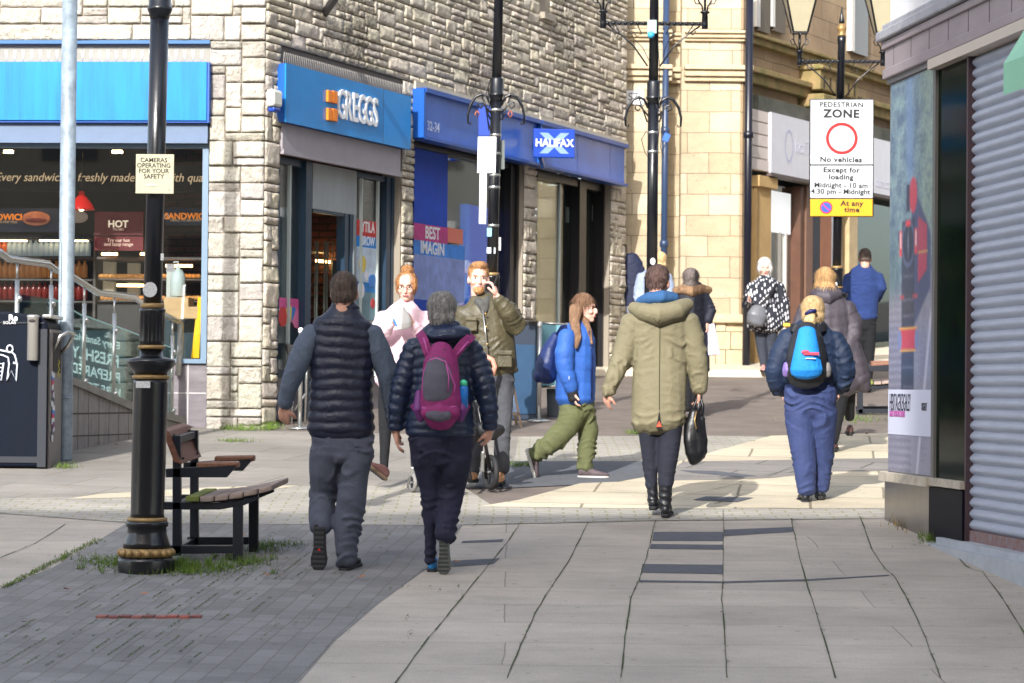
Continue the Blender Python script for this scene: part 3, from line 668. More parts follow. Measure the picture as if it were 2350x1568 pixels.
# frames
def sbar(mb, u0, u1, n0, n1, z0, z1, v=600): return mb.fb(S, S.s(u0, v, n1), S.s(u1, v, n1), n0, n1, z0, z1)
zg = gl(1.5); zf = zb1-.03
mb = MB(); sbar(mb, 639, 700, ndp-.012, ndp, zg+.5, zf); w1 = obj('window', mb, m_glass, bld)
mb = MB(); sbar(mb, 701, 714, -.24, -.08, zg, zf); sbar(mb, 636, 641, -.2, -.13, zg, zf); sbar(mb, 641, 701, -.2, -.12, zf-.07, zf); sbar(mb, 641, 701, -.2, -.11, zg+.42, zg+.5)
obj('frame', mb, m_navy, w1)
mb = MB(); sbar(mb, 664, 667, ndp, ndp+.03, zg+.5, zf-.07); obj('mullion', mb, M('pale_metal', (180, 190, 186), .4), w1)
mb = MB(); sbar(mb, 641, 701, -.22, -.14, zg, zg+.42); obj('stall_riser', mb, m_marb, bld)
mb = MB(); sbar(mb, 716, 817, -.2, -.12, S.z(717, 474), zf); obj('door_panel', mb, m_panel, bld)
dz = S.z(717, 474)
dr = thing_ = obj('door', MB().fb(S, S.s(717), S.s(718.5), -.9, -.14, zg, dz), m_navyl, bld)
mb = MB(); sbar(mb, 791, 799, -.22, -.12, zg, dz); sbar(mb, 803, 811, -.22, -.12, zg, dz); obj('door_frame', mb, m_navy, dr)
mb = MB(); sbar(mb, 811.5, 817, -.2, -.11, zg, dz); obj('door_post', mb, M('grey_post', (120, 128, 134), .4), dr)
mb = MB(); sbar(mb, 717, 789, -.2, -.125, dz-.035, dz-.001); obj('lintel', mb, m_navy, dr)
mb = MB(); sbar(mb, 817.5, 885, ndp-.012, ndp, zg+.45, zf); w2 = obj('window', mb, m_glass, bld)
mb = MB(); sbar(mb, 886, 895, -.24, -.1, zg, zf); sbar(mb, 898, 907, -.24, -.1, zg, zf); sbar(mb, 818, 886, -.2, -.12, zf-.06, zf); sbar(mb, 818, 886, -.2, -.11, zg+.38, zg+.45)
obj('frame', mb, m_navy, w2)
mb = MB(); sbar(mb, 829, 831.5, ndp, ndp+.03, zg+.45, zf-.06); sbar(mb, 867, 869.5, ndp, ndp+.03, zg+.45, zf-.06); obj('mullion', mb, M('pale_metal', (180, 190, 186), .4), w2)
mb = MB(); sbar(mb, 818, 886, -.22, -.14, zg, zg+.38); obj('stall_riser', mb, m_marb, bld)
# posters behind the glass
def poster(label, u0, u1, v0, v1, n, bands, texts=(), mirror=False):
    """bands: (fraction from top, fraction, rgb)"""
    s0, s1 = S.s(u0, (v0+v1)/2, n), S.s(u1, (v0+v1)/2, n); z1 = S.z((u0+u1)/2, v0, n); z0 = S.z((u0+u1)/2, v1, n)
    t = thing('poster', S.pt((s0+s1)/2, n, z0), label, 'poster')
    for a, b_, rgb in bands:
        mb = MB(); mb.fb(S, s0, s1, n-.004, n, z1-(z1-z0)*b_, z1-(z1-z0)*a); obj('printed_band', mb, M('print_%d_%d_%d' % rgb, rgb, .6, var=.25, vs=7), t)
    for tx, fu, fv, sz, rgb in texts:
        text_on('writing', tx, S.pt(s0+(s1-s0)*fu, n+.003, z1-(z1-z0)*fv), S.d*(-1 if mirror else 1), S.n*(-1 if mirror else 1), sz, M('ink_%d_%d_%d' % rgb, rgb, .6), t, bold=.02, font_w=.8)
    for i in range(7):
        mb = MB(); rr = rnd.uniform(.05, .11); mb.ell(S.pt(s0+(s1-s0)*rnd.uniform(.15, .85), n+.002, z1-(z1-z0)*rnd.uniform(.42, .93)), (rr, rr*.8, rr), seg=10, rg=6, R=Matrix((S.d, S.n*.02, V((0, 0, 1)))).transposed())
        rgb = rnd.choice([(220, 120, 160), (60, 120, 190), (225, 200, 90), (60, 130, 110), (230, 230, 235), (200, 60, 60)]); obj('printed_shape', mb, M('print_%d_%d_%d' % rgb, rgb, .6), t)
    return t
poster('tall poster with red and blue bands on the window right of the bakery door', 818, 868, 507, 735, ndp+.006, [(0, .16, (200, 50, 50)), (.16, .27, (20, 130, 210)), (.27, .62, (190, 205, 220)), (.62, .72, (30, 120, 190)), (.72, 1, (110, 140, 150))], [('YTILA', .5, .07, .16, (240, 240, 240)), ('BROW', .5, .21, .14, (230, 240, 250))])
poster('pink and white poster low in the narrow window left of the bakery door', 641, 688, 685, 740, ndp+.006, [(0, .45, (215, 90, 150)), (.45, .62, (220, 210, 225)), (.62, 1, (190, 130, 140))])
# trolley of wire shelves behind the bakery doorway
tr = thing('wire_rack', S.pt(S.s(735), -.7, zg), 'tall metal tray rack standing in the dark bakery doorway', 'rack')
for u in (722, 727, 744, 750, 762):
    b = MB(); p0 = S.pt(S.s(u, 700, -.75), -.75, zg); b.tube([p0, p0 + V((0, 0, S.z(u, 555, -.75)-zg))], .012 if u in (727, 744, 750) else .005, 6); obj('upright', b, M('rack_steel', (175, 185, 175), .3, metal=.3), tr)
for k in range(14):
    b = MB(); b.fb(S, S.s(722, 700, -.75), S.s(764, 700, -.75), -1.15, -.78, zg+.25+k*.12, zg+.258+k*.12); obj('shelf', b, M('rack_shelf', (90, 92, 88), .4, metal=.4), tr)
b = MB(); sbar(b, 762, 785, -.8, -.79, S.z(770, 650, -.8), S.z(770, 598, -.8)); obj('paper_notice', b, M('dim_paper', (130, 140, 140), .8)); tag(bpy.data.objects['paper_notice'], 'grey paper notice hanging beside the tray rack in the bakery doorway', 'notice')
dl = thing('ceiling_light', S.pt(S.s(750, 560, -.9), -.9, S.z(750, 562, -.9)), 'warm strip light above the tray rack in the bakery doorway', 'light')
b = MB(); sbar(b, 728, 790, -.9, -.87, S.z(750, 604, -.9), S.z(750, 599, -.9), 600); obj('lamp_strip', b, m_lampE, dl)
# alarm box
al = thing('alarm_box', S.pt(g1, .02, S.z(640, 258)), 'white and blue alarm siren box on the corner pillar beside the lettered blue sign', 'alarm')
b = MB(); b.fb(S, S.s(628, 230, .12), S.s(650, 230, .12), .03, .12, S.z(640, 246, .12), S.z(640, 206, .12)); obj('cover', b, M('alarm_white', (215, 215, 205), .4), al, bevel=.03)
b = MB(); b.fb(S, S.s(630, 230, .12)+.02, S.s(650, 230, .12)-.02, .03, .11, S.z(640, 258, .12), S.z(640, 246, .12)); obj('strobe', b, M('strobe_blue', (20, 60, 150), .3), al, bevel=.02)
# bracket high on the side wall
b = MB(); b.bar(P(735, 44, 26.2), P(773, -10, 25.4), .06, .06); b.bar(P(733, 40, 26.25), P(733, 52, 26.25), .03)
br_ = obj('wall_bracket', b, m_blk); tag(br_, 'black diagonal metal bracket sticking out of the side wall near the top of the photo', 'bracket')

# ================================================================ side: bank shopfront
m_hb = M('bank_blue', (30, 78, 158), .3, var=.1)
m_hl = M('bank_blue_light', (64, 108, 196), .25, var=.14, vs=1.5)
ht, hb = 5.40, 4.87
mb = MB(); mb.fb(S, h1-.04, h3-.02, -.06, .03, ht, ht+.09); mb.fb(S, h3+.03, SE-.02, -.06, .032, ht-.005, ht+.09); obj('lintel', mb, M('cream_lintel', (192, 182, 160), .85, var=.08), bld)
hs = thing('bank_sign', S.pt(6, 0, hb), 'long two-part blue fascia sign numbered 32-34 over the bank windows', 'sign')
for i, (u0, u1) in enumerate(((972, 1234), (1240, 1436))):
    a0, a1 = S.s(u0, 300, .12), S.s(u1, 340, .12)
    mb = MB(); mb.fb(S, a0, a1, -.02, .10, hb, ht-.04); obj('sign_panel', mb, m_hl, hs)
    mb = MB(); mb.fb(S, a0-.02, a1+.02, -.02, .16, ht-.04, ht+.01); obj('top_rail', mb, m_hb, hs)
    mb = MB(); mb.fb(S, a0-.02, a1+.02, -.02, .15, hb-.035, hb); obj('bottom_rail', mb, m_hb, hs)
    mb = MB(); mb.fb(S, a0-.05, a0, -.02, .145, hb-.02, ht); obj('end_cap', mb, M('royal_blue', (10, 84, 170), .4), hs)
    if i:
        for u in (1325, 1400):
            mb = MB(); x = S.s(u, 350, .1); mb.fb(S, x, x+.012, .1, .102, hb, ht-.04); obj('panel_joint', mb, m_hb, hs)
a0, z0_ = onS(985, 290); text_on('number', '32-34', S.pt(S.s(990, 290, .105)+.06, .103, hb+.13), S.d, S.n, .15, M('pale_ink', (190, 200, 225), .5), hs, bold=.02)
# projecting sign: faces down the street towards the viewer
pd = G(1272, 895).y
pp = P(1272, 329, 31.0)
ps = thing('projecting_sign', pp, 'blue square projecting sign with a pale cross and white HALIFAX letters', 'sign')
Fz = Frame((pp.x, pp.y), (1, .12)); Fz.n = V((.12, -1, 0)).normalized()
kk = 31.0/FPX; hw, hh = 48*kk, 33*kk
mb = MB(); mb.fb(Fz, -hw, hw, -.06, .0, pp.z-hh, pp.z+hh); obj('sign_box', mb, M('bank_box', (20, 62, 160), .35), ps, bevel=.01)
m_pale = M('pale_cross', (120, 148, 210), .5)
for sgn in (1, -1):
    mb = MB(); x0, x1 = -.75*hw*sgn, -.35*hw*sgn; zc = pp.z; t = .72*hh
    mb.prism([Fz.pt(-.72*hw*sgn, .002, zc+t), Fz.pt(-.30*hw*sgn, .002, zc+t), Fz.pt(.72*hw*sgn, .002, zc-t), Fz.pt(.30*hw*sgn, .002, zc-t)], Fz.n*(.003+.001*sgn)); obj('cross_stroke', mb, m_pale, ps)
mb = MB(); mb.fb(Fz, -.86*hw, .86*hw, .004, .0075, pp.z-.24*hh, pp.z+.24*hh); obj('name_band', mb, M('bank_box', (20, 62, 160)), ps)
text_on('lettering', 'HALIFAX', Fz.pt(0, .009, pp.z), Fz.d, Fz.n, .128, m_white, ps, bold=.03, font_w=.93)
b = MB(); b.bar(P(1222, 310, 31.3), P(1228, 345, 31.3), .05); b.bar(P(1240, 362, 31.05), P(1247, 384, 31.2), .045); obj('bracket', b, m_hb, ps)
# glazing
zh = gl(6.5); zw = hb-.035
def win(u0, u1, n, z0, z1, mat, par, nm='window'): mb = MB(); sbar(mb, u0, u1, n-.012, n, z0, z1, 560); return obj(nm, mb, mat, par)
bw = win(949, 1171, -.18, gl(4.2)+.25, zw, m_glassb, bld)
mb = MB(); sbar(mb, 1171, 1183, -.3, -.1, zh-.2, zw, 560); sbar(mb, 1186, 1200, -.3, -.08, zh-.2, zw, 560); sbar(mb, 949, 1171, -.26, -.12, gl(4.2)-.1, gl(4.2)+.25, 560); sbar(mb, 949, 1171, -.26, -.12, zw-.05, zw+.02, 560); obj('frame', mb, m_blk, bw)
mb = MB(); sbar(mb, 949, 1026, -.178, -.176, gl(4.2)+.2, zw-.05, 560)
pn = thing('window_poster', S.pt(4.6, -.2, 2), 'tall deep blue poster with magenta and cyan bands in the bank window', 'poster')
obj('blue_sheet', mb, M('deep_blue', (10, 66, 178), .7, var=.2, vs=1.6), pn)
for v0, v1, rgb, tx, u1 in ((518, 556, (180, 30, 120), 'BEST', 1027), (556, 588, (20, 120, 210), 'IMAGIN', 1066), (588, 690, (120, 140, 200), None, 1066)):
    mb = MB(); z1_ = S.z(990, v0, -.19); z0_ = S.z(990, v1, -.19); mb.fb(S, S.s(949, v0, -.175), S.s(u1, v0, -.175), -.1755, -.172, z0_, z1_); obj('printed_band', mb, M('print_%d_%d_%d' % rgb, rgb, .5, var=.25), pn)
    if tx: text_on('writing', tx[::1], S.pt(S.s(992, v0, -.175), -.170, (z0_+z1_)/2), S.d, S.n, .2, m_white, pn, bold=.02)
mb = MB(); z1_, z0_ = S.z(1050, 526, -.19), S.z(1050, 560, -.19); mb.fb(S, S.s(1027.5, 540, -.175), S.s(1062, 540, -.175), -.1755, -.172, z0_, z1_)
obj('printed_band', mb, M('salmon', (210, 110, 90), .5), pn)
bp = thing('advert_panel', S.pt(6, -.5, 2.2), 'blue framed advertising panel inside the bank window behind the middle lamp post', 'panel')
mb = MB(); sbar(mb, 1076, 1150, -.32, -.30, zh+.1, S.z(1100, 474, -.3), 560); obj('panel_face', mb, M('panel_blue', (18, 80, 215), .4, emit=.3), bp)  # panel face and edge colours glow to stay bright behind the glass
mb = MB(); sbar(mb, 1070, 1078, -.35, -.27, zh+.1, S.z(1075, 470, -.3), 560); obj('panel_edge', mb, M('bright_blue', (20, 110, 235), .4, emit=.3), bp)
b2 = win(1233, 1330, -.22, zh+.1, zw, m_glassb, bld); win(1345, 1384, -.22, zh+.1, zw, m_glassb, bld)
mb = MB(); sbar(mb, 1330, 1345, -.3, -.1, zh+.0, zw, 560); sbar(mb, 1384, 1401, -.3, -.1, zh, zw, 560); sbar(mb, 1233, 1384, -.3, -.12, zw-.09, zw+.02, 560); obj('frame', mb, m_blk, b2)
mb = MB(); sbar(mb, 1284, 1287, -.23, -.2, zh+.1, zw-.09, 560); obj('mullion', mb, M('pale_metal', (180, 190, 186), .4), b2)
mb = MB(); sbar(mb, 1240, 1270, -.5, -.47, zw-.28, zw-.1, 420); obj('dark_sign', mb, m_blk); tag(bpy.data.objects['dark_sign'], 'black box hanging at the top of the bank doorway', 'box')
for (u, v, lab) in ((1308, 494, 'white notice stuck inside the bank door glass, left of the yellowish one'), (1368, 490, 'small white notice on the narrow right bank window')):
    mb = MB(); sbar(mb, u-8, u+8, -.26, -.25, S.z(u, v+18, -.25), S.z(u, v-18, -.25), v); tag(obj('notice', mb, M('paper', (205, 205, 198), .8)), lab, 'notice')
mb = MB(); sbar(mb, 1316, 1330, -.3, -.29, S.z(1323, 480, -.3), S.z(1323, 455, -.3), 470); tag(obj('notice', mb, M('yellow_paper', (225, 215, 160), .8)), 'pale yellow notice inside the bank door glass beside the dark frame', 'notice')
bl = thing('ceiling_light', S.pt(S.s(1300, 450, -1.5), -1.5, S.z(1300, 452, -1.5)), 'greenish white ceiling light inside the bank doorway', 'light')
mb = MB(); sbar(mb, 1296, 1318, -1.6, -1.4, S.z(1305, 455, -1.5), S.z(1305, 450, -1.5), 452); obj('lamp_panel', mb, M('bank_lamp', (225, 240, 200), .5, emit=6), bl)
# bank interior furniture
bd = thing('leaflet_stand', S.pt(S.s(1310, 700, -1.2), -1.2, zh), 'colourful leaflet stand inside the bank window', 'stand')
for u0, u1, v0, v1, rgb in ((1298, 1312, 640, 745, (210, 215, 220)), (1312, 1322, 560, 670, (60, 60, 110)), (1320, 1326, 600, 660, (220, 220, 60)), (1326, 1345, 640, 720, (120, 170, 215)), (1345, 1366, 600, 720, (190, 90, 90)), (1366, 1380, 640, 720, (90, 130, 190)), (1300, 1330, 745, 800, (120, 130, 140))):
    mb = MB(); sbar(mb, u0, u1, -1.3, -1.2, S.z(u0, v1, -1.2), S.z(u0, v0, -1.2), 650); obj('leaflet_panel', mb, M('leaf_%d_%d_%d' % rgb, rgb, .6, var=.3, vs=9, emit=.22), bd)  # leaflets glow slightly to brighten the bank interior
mb = MB(); sbar(mb, 1240, 1300, -.9, -.85, zh, S.z(1270, 430, -.9), 560); obj('interior_wall', mb, M('olive_plaster', (110, 114, 96), .8), bld)

# ================================================================ sandstone building beyond the side street
m_ash = None
def ashlar(name, c1, c2, mort, ww=.62, hh=.29, soot=.0):
    m = slabmat(name, c1, c2, 0, ww, hh, mort, .006); return m
m_ash = ashlar('ashlar_gold', (190, 176, 150), (166, 150, 122), (126, 110, 86))
m_ash2 = ashlar('ashlar_brown', (166, 144, 116), (150, 126, 98), (104, 88, 70))
m_trim = M('sandstone_trim', (182, 165, 136), .85, var=.16, vs=5, bump=.5, bs=30, rgb2=None)
m_moss = M('mossy_stone', (150, 126, 88), .9, rgb2=(98, 96, 52), vs=3.5, bump=.6, bs=25)
H = Frame((0, FY), (1, 0))
KO = P(1700, 850, FY); K = Frame(KO, (.487, .873))
hx = lambda u, n=0: H.s(u, 400, n)
fb_ = thing('sandstone_building', KO, 'golden sandstone building with piers, mossy string courses and a street-side shop', 'building')
zg2 = gz(FY)-.2; zc1, zc2 = H.z(1650, 188), H.z(1650, 70)
def hw_(u0, u1, n, z0, z1, mat, nm):
    d = .5; x0, x1 = H.s(u0, 400, n), H.s(u1, 400, n)
    o = obj(nm, MB().box((0, 0, 0), (x1-x0, z1-z0, d)), mat, base=(0, 0, 0)); o.parent = fb_
    o.matrix_local = Matrix.Translation(H.pt((x0+x1)/2, n-d/2, (z0+z1)/2) - fb_.location) @ Matrix((H.d, V((0, 0, 1)), H.n)).transposed().to_4x4()
    md = o.modifiers.new('b', 'BEVEL'); md.width = .015; return o
hw_(1380, 1531, .0, zg2, 11, m_ash, 'pier'); hw_(1500, 1610, -.32, zg2, 11, m_ash, 'recess_wall'); hw_(1562, 1700, .0, zg2, 11, m_ash, 'corner_pier')
# base of the pier: wider battered stones
mb = MB()
for i in range(4):
    z0 = zg2 + i*.25; o_ = .12 - i*.012
    cuts = [0, .3+.08*(i % 2), .68-.1*(i % 2), 1]
    for j in range(3):
        mb.fb(H, hx(1600)+(hx(1716)-hx(1600))*cuts[j]+.003, hx(1600)+(hx(1716)-hx(1600))*cuts[j+1]-.003, -.2, o_+rnd.uniform(-.015, .015), z0+.003, z0+.247)
obj('plinth', mb, m_trim, fb_, bevel=.008)
mb = MB(); mb.fb(H, hx(1590), hx(1716), -.2, .17, H.z(1650, 742), H.z(1650, 722)); obj('base_moulding', mb, m_trim, fb_, bevel=.02)
def cornice(z0, z1, proj, nm, mat, mat2):
    for (u0, u1, n) in ((1380, 1540, 0), (1540, 1575, -.3), (1568, 1700, 0)):
        mb = MB(); x1 = hx(u1) + (proj if u1 == 1700 else 0)
        mb.fb(H, hx(u0), x1, n-.2, n+proj, z1-(z1-z0)*.3, z1); mb.fb(H, hx(u0), x1-(.04 if u1 == 1700 else 0), n-.2, n+proj*.7, z0+(z1-z0)*.3, z1-(z1-z0)*.3); mb.fb(H, hx(u0), x1-(.09 if u1 == 1700 else 0), n-.2, n+proj*.4, z0, z0+(z1-z0)*.3)
        obj(nm, mb, mat, fb_, bevel=.012)
    mb = MB(); mb.fb(K, -.02, 12, -.2, proj, z1-(z1-z0)*.35, z1); mb.fb(K, -.02, 12, -.2, proj*.6, z0, z1-(z1-z0)*.35); obj(nm, mb, mat2, fb_, bevel=.012)
cornice(H.z(1650, 188), H.z(1650, 152), .16, 'string_course', m_trim, m_moss)
cornice(H.z(1650, 96), H.z(1650, 72), .13, 'cornice', m_trim, m_moss)
# street side wall with shopfront
def kslab(s0, s1, z0, z1, n, mat, nm, th=.3):
    o = obj(nm, MB().box((0, 0, 0), (s1-s0, z1-z0, th)), mat, base=(0, 0, 0)); o.parent = fb_
    o.matrix_local = Matrix.Translation(K.pt((s0+s1)/2, n-th/2, (z0+z1)/2) - fb_.location) @ Matrix((K.d, V((0, 0, 1)), K.n)).transposed().to_4x4(); return o
ks = lambda u, v=400, n=0: K.s(u, v, n)
zsl = H.z(1700, 200)
kslab(0, ks(1722), zg2, 11, .0, m_ash2, 'side_pier')
kslab(ks(1722), 12, K.z(1760, 245), 11, -.05, m_ash2, 'side_wall')
mb = MB(); mb.fb(K, ks(1722), 12, -.1, .1, K.z(1760, 262), K.z(1760, 228)); obj('dark_lintel', mb, M('dark_slate', (92, 92, 84), .9, rgb2=(60, 62, 56), vs=3), fb_)
# oriel bay with little arches
bx0, bx1 = ks(1842, 200), ks(1930, 200)
mb = MB(); mb.fb(K, bx0, bx1, -.05, .28, K.z(1850, 200, .2), K.z(1850, 140, .2)); mb.fb(K, bx0-.05, bx1+.05, -.05, .34, K.z(1850, 148, .3), K.z(1850, 138, .3)); mb.fb(K, bx0-.05, bx1+.05, -.05, .36, K.z(1850, 235, .3), K.z(1850, 205, .3)); mb.fb(K, bx0+.05, bx1-.1, -.05, .2, K.z(1850, 258, .2), K.z(1850, 235, .2)); obj('bay', mb, m_moss, fb_, bevel=.02)
for i in range(6):
    x = bx0+.15+i*(bx1-bx0-.3)/5; mb = MB(); mb.fb(K, x-.03, x+.03, .28, .283, K.z(1870, 198, .25), K.z(1870, 170, .25))
    obj('arch_opening', mb, M('dark_hole', (60, 46, 34), .9), fb_)
# upper windows with white reveals
for i, (u0, u1) in enumerate(((1738, 1765), (1772, 1800), (1955, 1990))):
    mb = MB(); mb.fb(K, ks(u0, 20), ks(u1, 20), -.3, .02, K.z(u0, 70 if i < 2 else 120), 10.5); w_ = obj('window', mb, M('dim_window', (92, 84, 72), .2), fb_)
    mb = MB(); mb.fb(K, ks(u0-4, 20), ks(u0+3, 20), -.1, .03, K.z(u0, 62 if i < 2 else 118), 10.5); obj('white_reveal', mb, M('white_paint', (215, 212, 205), .5), w_)
# shopfront
sgz1, sgz0 = K.z(1775, 258, .15), K.z(1775, 397, .15)
mb = MB(); x0, x1 = ks(1725, 320, .1), ks(1769, 320, .1)
for i in range(5): mb.fb(K, x0, x1, -.1, .1 + .01*(i == 0), sgz0+(sgz1-sgz0)*i/5+.006, sgz0+(sgz1-sgz0)*(i+1)/5-.006)
obj('console_block', mb, M('pink_grey_stone', (196, 186, 180), .7), fb_, bevel=.008)
fs = thing('shop_sign', K.pt(2, .1, sgz0), 'white fascia sign with faint faded lettering on the sandstone building', 'sign')
mb = MB(); mb.fb(K, ks(1770, 320, .14), 12, .0, .14, sgz0, sgz1); obj('sign_face', mb, M('white_sign', (200, 200, 208), .35, var=.04), fs)
mb = MB(); mb.fb(K, ks(1769, 320, .15), 12, .0, .16, sgz0-.05, sgz0); obj('bottom_rail', mb, M('brown_rail', (84, 74, 70), .6), fs)
mb = MB(); cx = ks(1811, 340, .145); cz = K.z(1811, 335, .145); mb.loft([[K.pt(cx+math.cos(t*PI/12)*r, .145, cz+math.sin(t*PI/12)*r*1.6) for t in range(24)] for r in (.13, .15)], caps=False, smooth=False); obj('swirl_logo', mb, M('faint_blue', (175, 180, 205), .5), fs)
text_on('writing', 'hotTi', K.pt(cx+.55, .146, cz+.02), K.d, K.n, .3, M('faint_grey', (205, 206, 222), .5), fs)
text_on('writing', 'direct', K.pt(ks(2025, 400, .145), .146, sgz0+.18), K.d, K.n, .24, M('faint_grey', (205, 206, 222), .5), fs)
mb = MB(); mb.fb(K, ks(1728), ks(1762), -.2, .06, zg2, sgz0-.06); mb.fb(K, ks(1725), ks(1768), -.2, .12, sgz0-.22, sgz0-.06); obj('pilaster', mb, M('ochre_stone', (178, 148, 100), .85, var=.12, vs=3), fb_, bevel=.01)
mb = MB(); mb.fb(K, ks(1764), ks(1838), -.16, -.15, zg2+.6, sgz0-.1); kw = obj('window', mb, glassmat('far_glass', .45, (170, 190, 200)), fb_)
mb = MB(); mb.fb(K, ks(1838), ks(1846), -.2, .0, zg2, sgz0-.1); mb.fb(K, ks(1760), ks(1838), -.2, -.05, zg2, zg2+.6); obj('frame', mb, M('brown_wood', (88, 58, 42), .5, var=.2), kw)
mb = MB()
for u in (1786, 1808, 1822): mb.fb(K, ks(u), ks(u+3), -.15, -.12, zg2+.6, K.z(1790, 530))
obj('white_glazing_bar', mb, M('white_paint', (215, 212, 205), .5), kw)
mb = MB(); mb.fb(K, ks(1766), ks(1834), -.148, -.13, K.z(1790, 532), sgz0-.2); obj('white_blind', mb, M('blind', (232, 236, 238), .6, emit=.25), fb_)  # faint glow put into the blind to whiten it
for nm, u0, u1, rgb in (('brown_frame', 1847, 1862, (112, 82, 66)), ('black_post', 1863, 1879, (28, 30, 40)), ('timber_post', 1880, 1905, (140, 88, 58)), ('grey_strip', 1906, 1912, (150, 155, 165)), ('ochre_post', 1913, 1929, (178, 156, 118)), ('ochre_post', 1946, 1965, (176, 152, 116))):
    mb = MB(); mb.fb(K, ks(u0, 600), ks(u1, 600), -.2, .02, zg2, sgz0-.06); obj(nm, mb, M(nm, rgb, .5, var=.12), fb_)
mb = MB(); mb.fb(K, ks(1966, 600), ks(2150, 600), -.16, -.15, zg2+.5, sgz0-.1); kw = obj('window', mb, glassmat('far_glass2', .12, (120, 160, 160)), fb_)
mb = MB(); mb.fb(K, ks(1966, 600), ks(2150, 600), -.3, .02, zg2, zg2+.5); obj('stall_riser', mb, M('ochre_stone', (178, 148, 100), .85), kw)
mb = MB(); mb.fb(K, ks(1722), 12, -2.2, -2.1, zg2, sgz1); mb.fb(K, ks(1722), 12, -2.2, -.2, sgz0, sgz0+.1); obj('interior_wall', mb, M('far_interior', (34, 44, 44), .8, var=.5, vs=1.2), fb_)
# street name plate
np_ = thing('street_sign', P(1450, 238, FY-.05), 'white street name plate ending in ST, half hidden behind the stone wall', 'sign')
mb = MB(); mb.fb(H, hx(1370), hx(1476), .0, .03, H.z(1450, 240), H.z(1450, 208)); obj('plate', mb, m_white, np_)
text_on('writing', 'ST', H.pt(H.s(1454, 223, .03), .033, H.z(1454, 223, .03)), H.d, H.n, .15, m_blk, np_)
# drain pipes
def drain(u, lab, wd, rgb=(22, 28, 50), brk=(300, 520), v1=858, y=FY-.1):
    t = thing('drain_pipe', P(u, v1, y), lab, 'pipe'); mp_ = M('pipe_%d' % rgb[2], rgb, .35)
    r = wd*y/FPX/2; b = MB(); b.tube([P(u, v1, y), P(u+(v1+60)*.0095, -60, y)], r, 14); obj('pipe', b, mp_, t)
    for v in brk:
        b = MB(); q = P(u+(v1-v)*.0095, v, y); b.lathe(q - V((0, 0, .05)), [(0, r*1.0), (.01, r*1.35), (.09, r*1.35), (.1, r)], 14); obj('collar', b, mp_, t)
    return t
drain(1521, 'dark blue drain pipe running down the recess behind the third lamp post', 15, (44, 62, 92), (230, 300, 560))
drain(1712, 'black drain pipe on the corner between the sandstone pier and the street shop', 18, (18, 20, 34), (310, 700), y=FY-.2)

# ================================================================ right hand shop with the roller shutter
m_mauve = M('mauve_fascia', (142, 131, 134), .5, var=.12, vs=2, stretch=(1, 1, 3))
m_wall = M('white_render', (206, 204, 204), .8, var=.1, vs=3, stretch=(1, 1, .3))
rb = thing('corner_shop_building', RN, 'white rendered shop at the right edge with mauve fascia and closed grey shutter', 'building')
q1_, q2_, q3_ = Q.s(2145, 700), Q.s(2150, 700), Q.s(2221, 700)
qs = q3_; LQ = 5.0
zfa, zfb, zfc = 4.225, 4.60, 1.505
mb = MB(); mb.fb(Q, -.0, LQ, -.35, .005, 4.64, 9); mb.fb(Q, -.02, LQ, -4, -.36, 4.64, 9); obj('upper_wall', mb, m_wall, rb)
mb = MB(); mb.fb(Q, -.1, LQ, -.3, .085, 4.53, 4.60); mb.fb(Q, -.06, LQ, -.3, .05, 4.60, 4.65); obj('cornice', mb, M('grey_lead', (150, 150, 156), .7, var=.15, bump=.5, bs=20), rb, bevel=.012)
mb = MB(); mb.fb(Q, -.03, LQ, -.3, .035, 4.30, 4.53); mb.fb(Q, -.04, LQ, -.3, .05, 4.26, 4.33); mb.fb(Q, -.05, LQ, -.3, .055, 4.47, 4.525)
for k in range(0): pass
obj('fascia', mb, m_mauve, rb, bevel=.008)
for k in range(11): x = .42*k + .2; mb = MB(); mb.fb(Q, x, x+.006, .035, .0375, 4.33, 4.47); obj('fascia_joint', mb, M('mauve_dark', (84, 70, 76), .6), rb)
mb = MB(); mb.fb(Q, -.02, q1_+.0, -.2, .02, zfa-.0, 4.26); obj('head_rail', mb, M('grey_frame', (120, 116, 116), .5), rb)
mb = MB(); mb.fb(Q, q1_, LQ, -.35, .06, 4.19, 4.255); obj('shutter_rail', mb, M('cream_rail', (190, 178, 166), .6), rb)
# end wall seen from the far side street is behind; poster bay
mb = MB(); mb.fb(Q, 0, q1_, -.3, .0, zfc, zfa); obj('bay_wall', mb, M('grey_frame', (120, 116, 116), .5), rb)
mb = MB(); mb.fb(Q, -.03, q1_+.02, -.2, .06, zfc-.06, zfc+.0); mb.fb(Q, q1_+.02, q3_-.02, -.2, .04, zfc-.05, zfc+.0); obj('sill', mb, M('worn_sill', (176, 166, 150), .6, var=.25, vs=12), rb)
mb = MB(); mb.fb(Q, -.01, q1_*.46, -.3, .02, .9, zfc-.06); mb.fb(Q, q1_*.46+.004, q1_-.03, -.3, .021, .9, zfc-.06); obj('steel_panel', mb, M('brushed_steel', (150, 146, 142), .28, metal=.85, var=.1), rb)
mb = MB(); mb.fb(Q, q1_-.03, q3_-.02, -.3, .022, .9, zfc-.06); obj('granite_panel', mb, M('black_granite', (12, 13, 24), .5, spec=.15), rb)
mb = MB(); mb.fb(Q, q1_-.03, q1_+.03, -.1, .012, zfc, zfa); obj('corner_frame', mb, M('corner_grey', (104, 102, 98), .4), rb)
mb = MB(); mb.fb(Q, q1_+.03, q3_-.03, -.05, -.008, zfc, 4.19); obj('window', mb, M('black_glass', (4, 9, 8), .1, rgb2=(10, 32, 14), vs=7, spec=.08), rb)  # green mottling painted as a foliage reflection in the glass
mb = MB(); mb.fb(Q, q3_-.03, q3_+.0, -.045, .006, .9, 4.19); obj('shutter_guide', mb, M('brown_guide', (70, 52, 56), .5), rb)
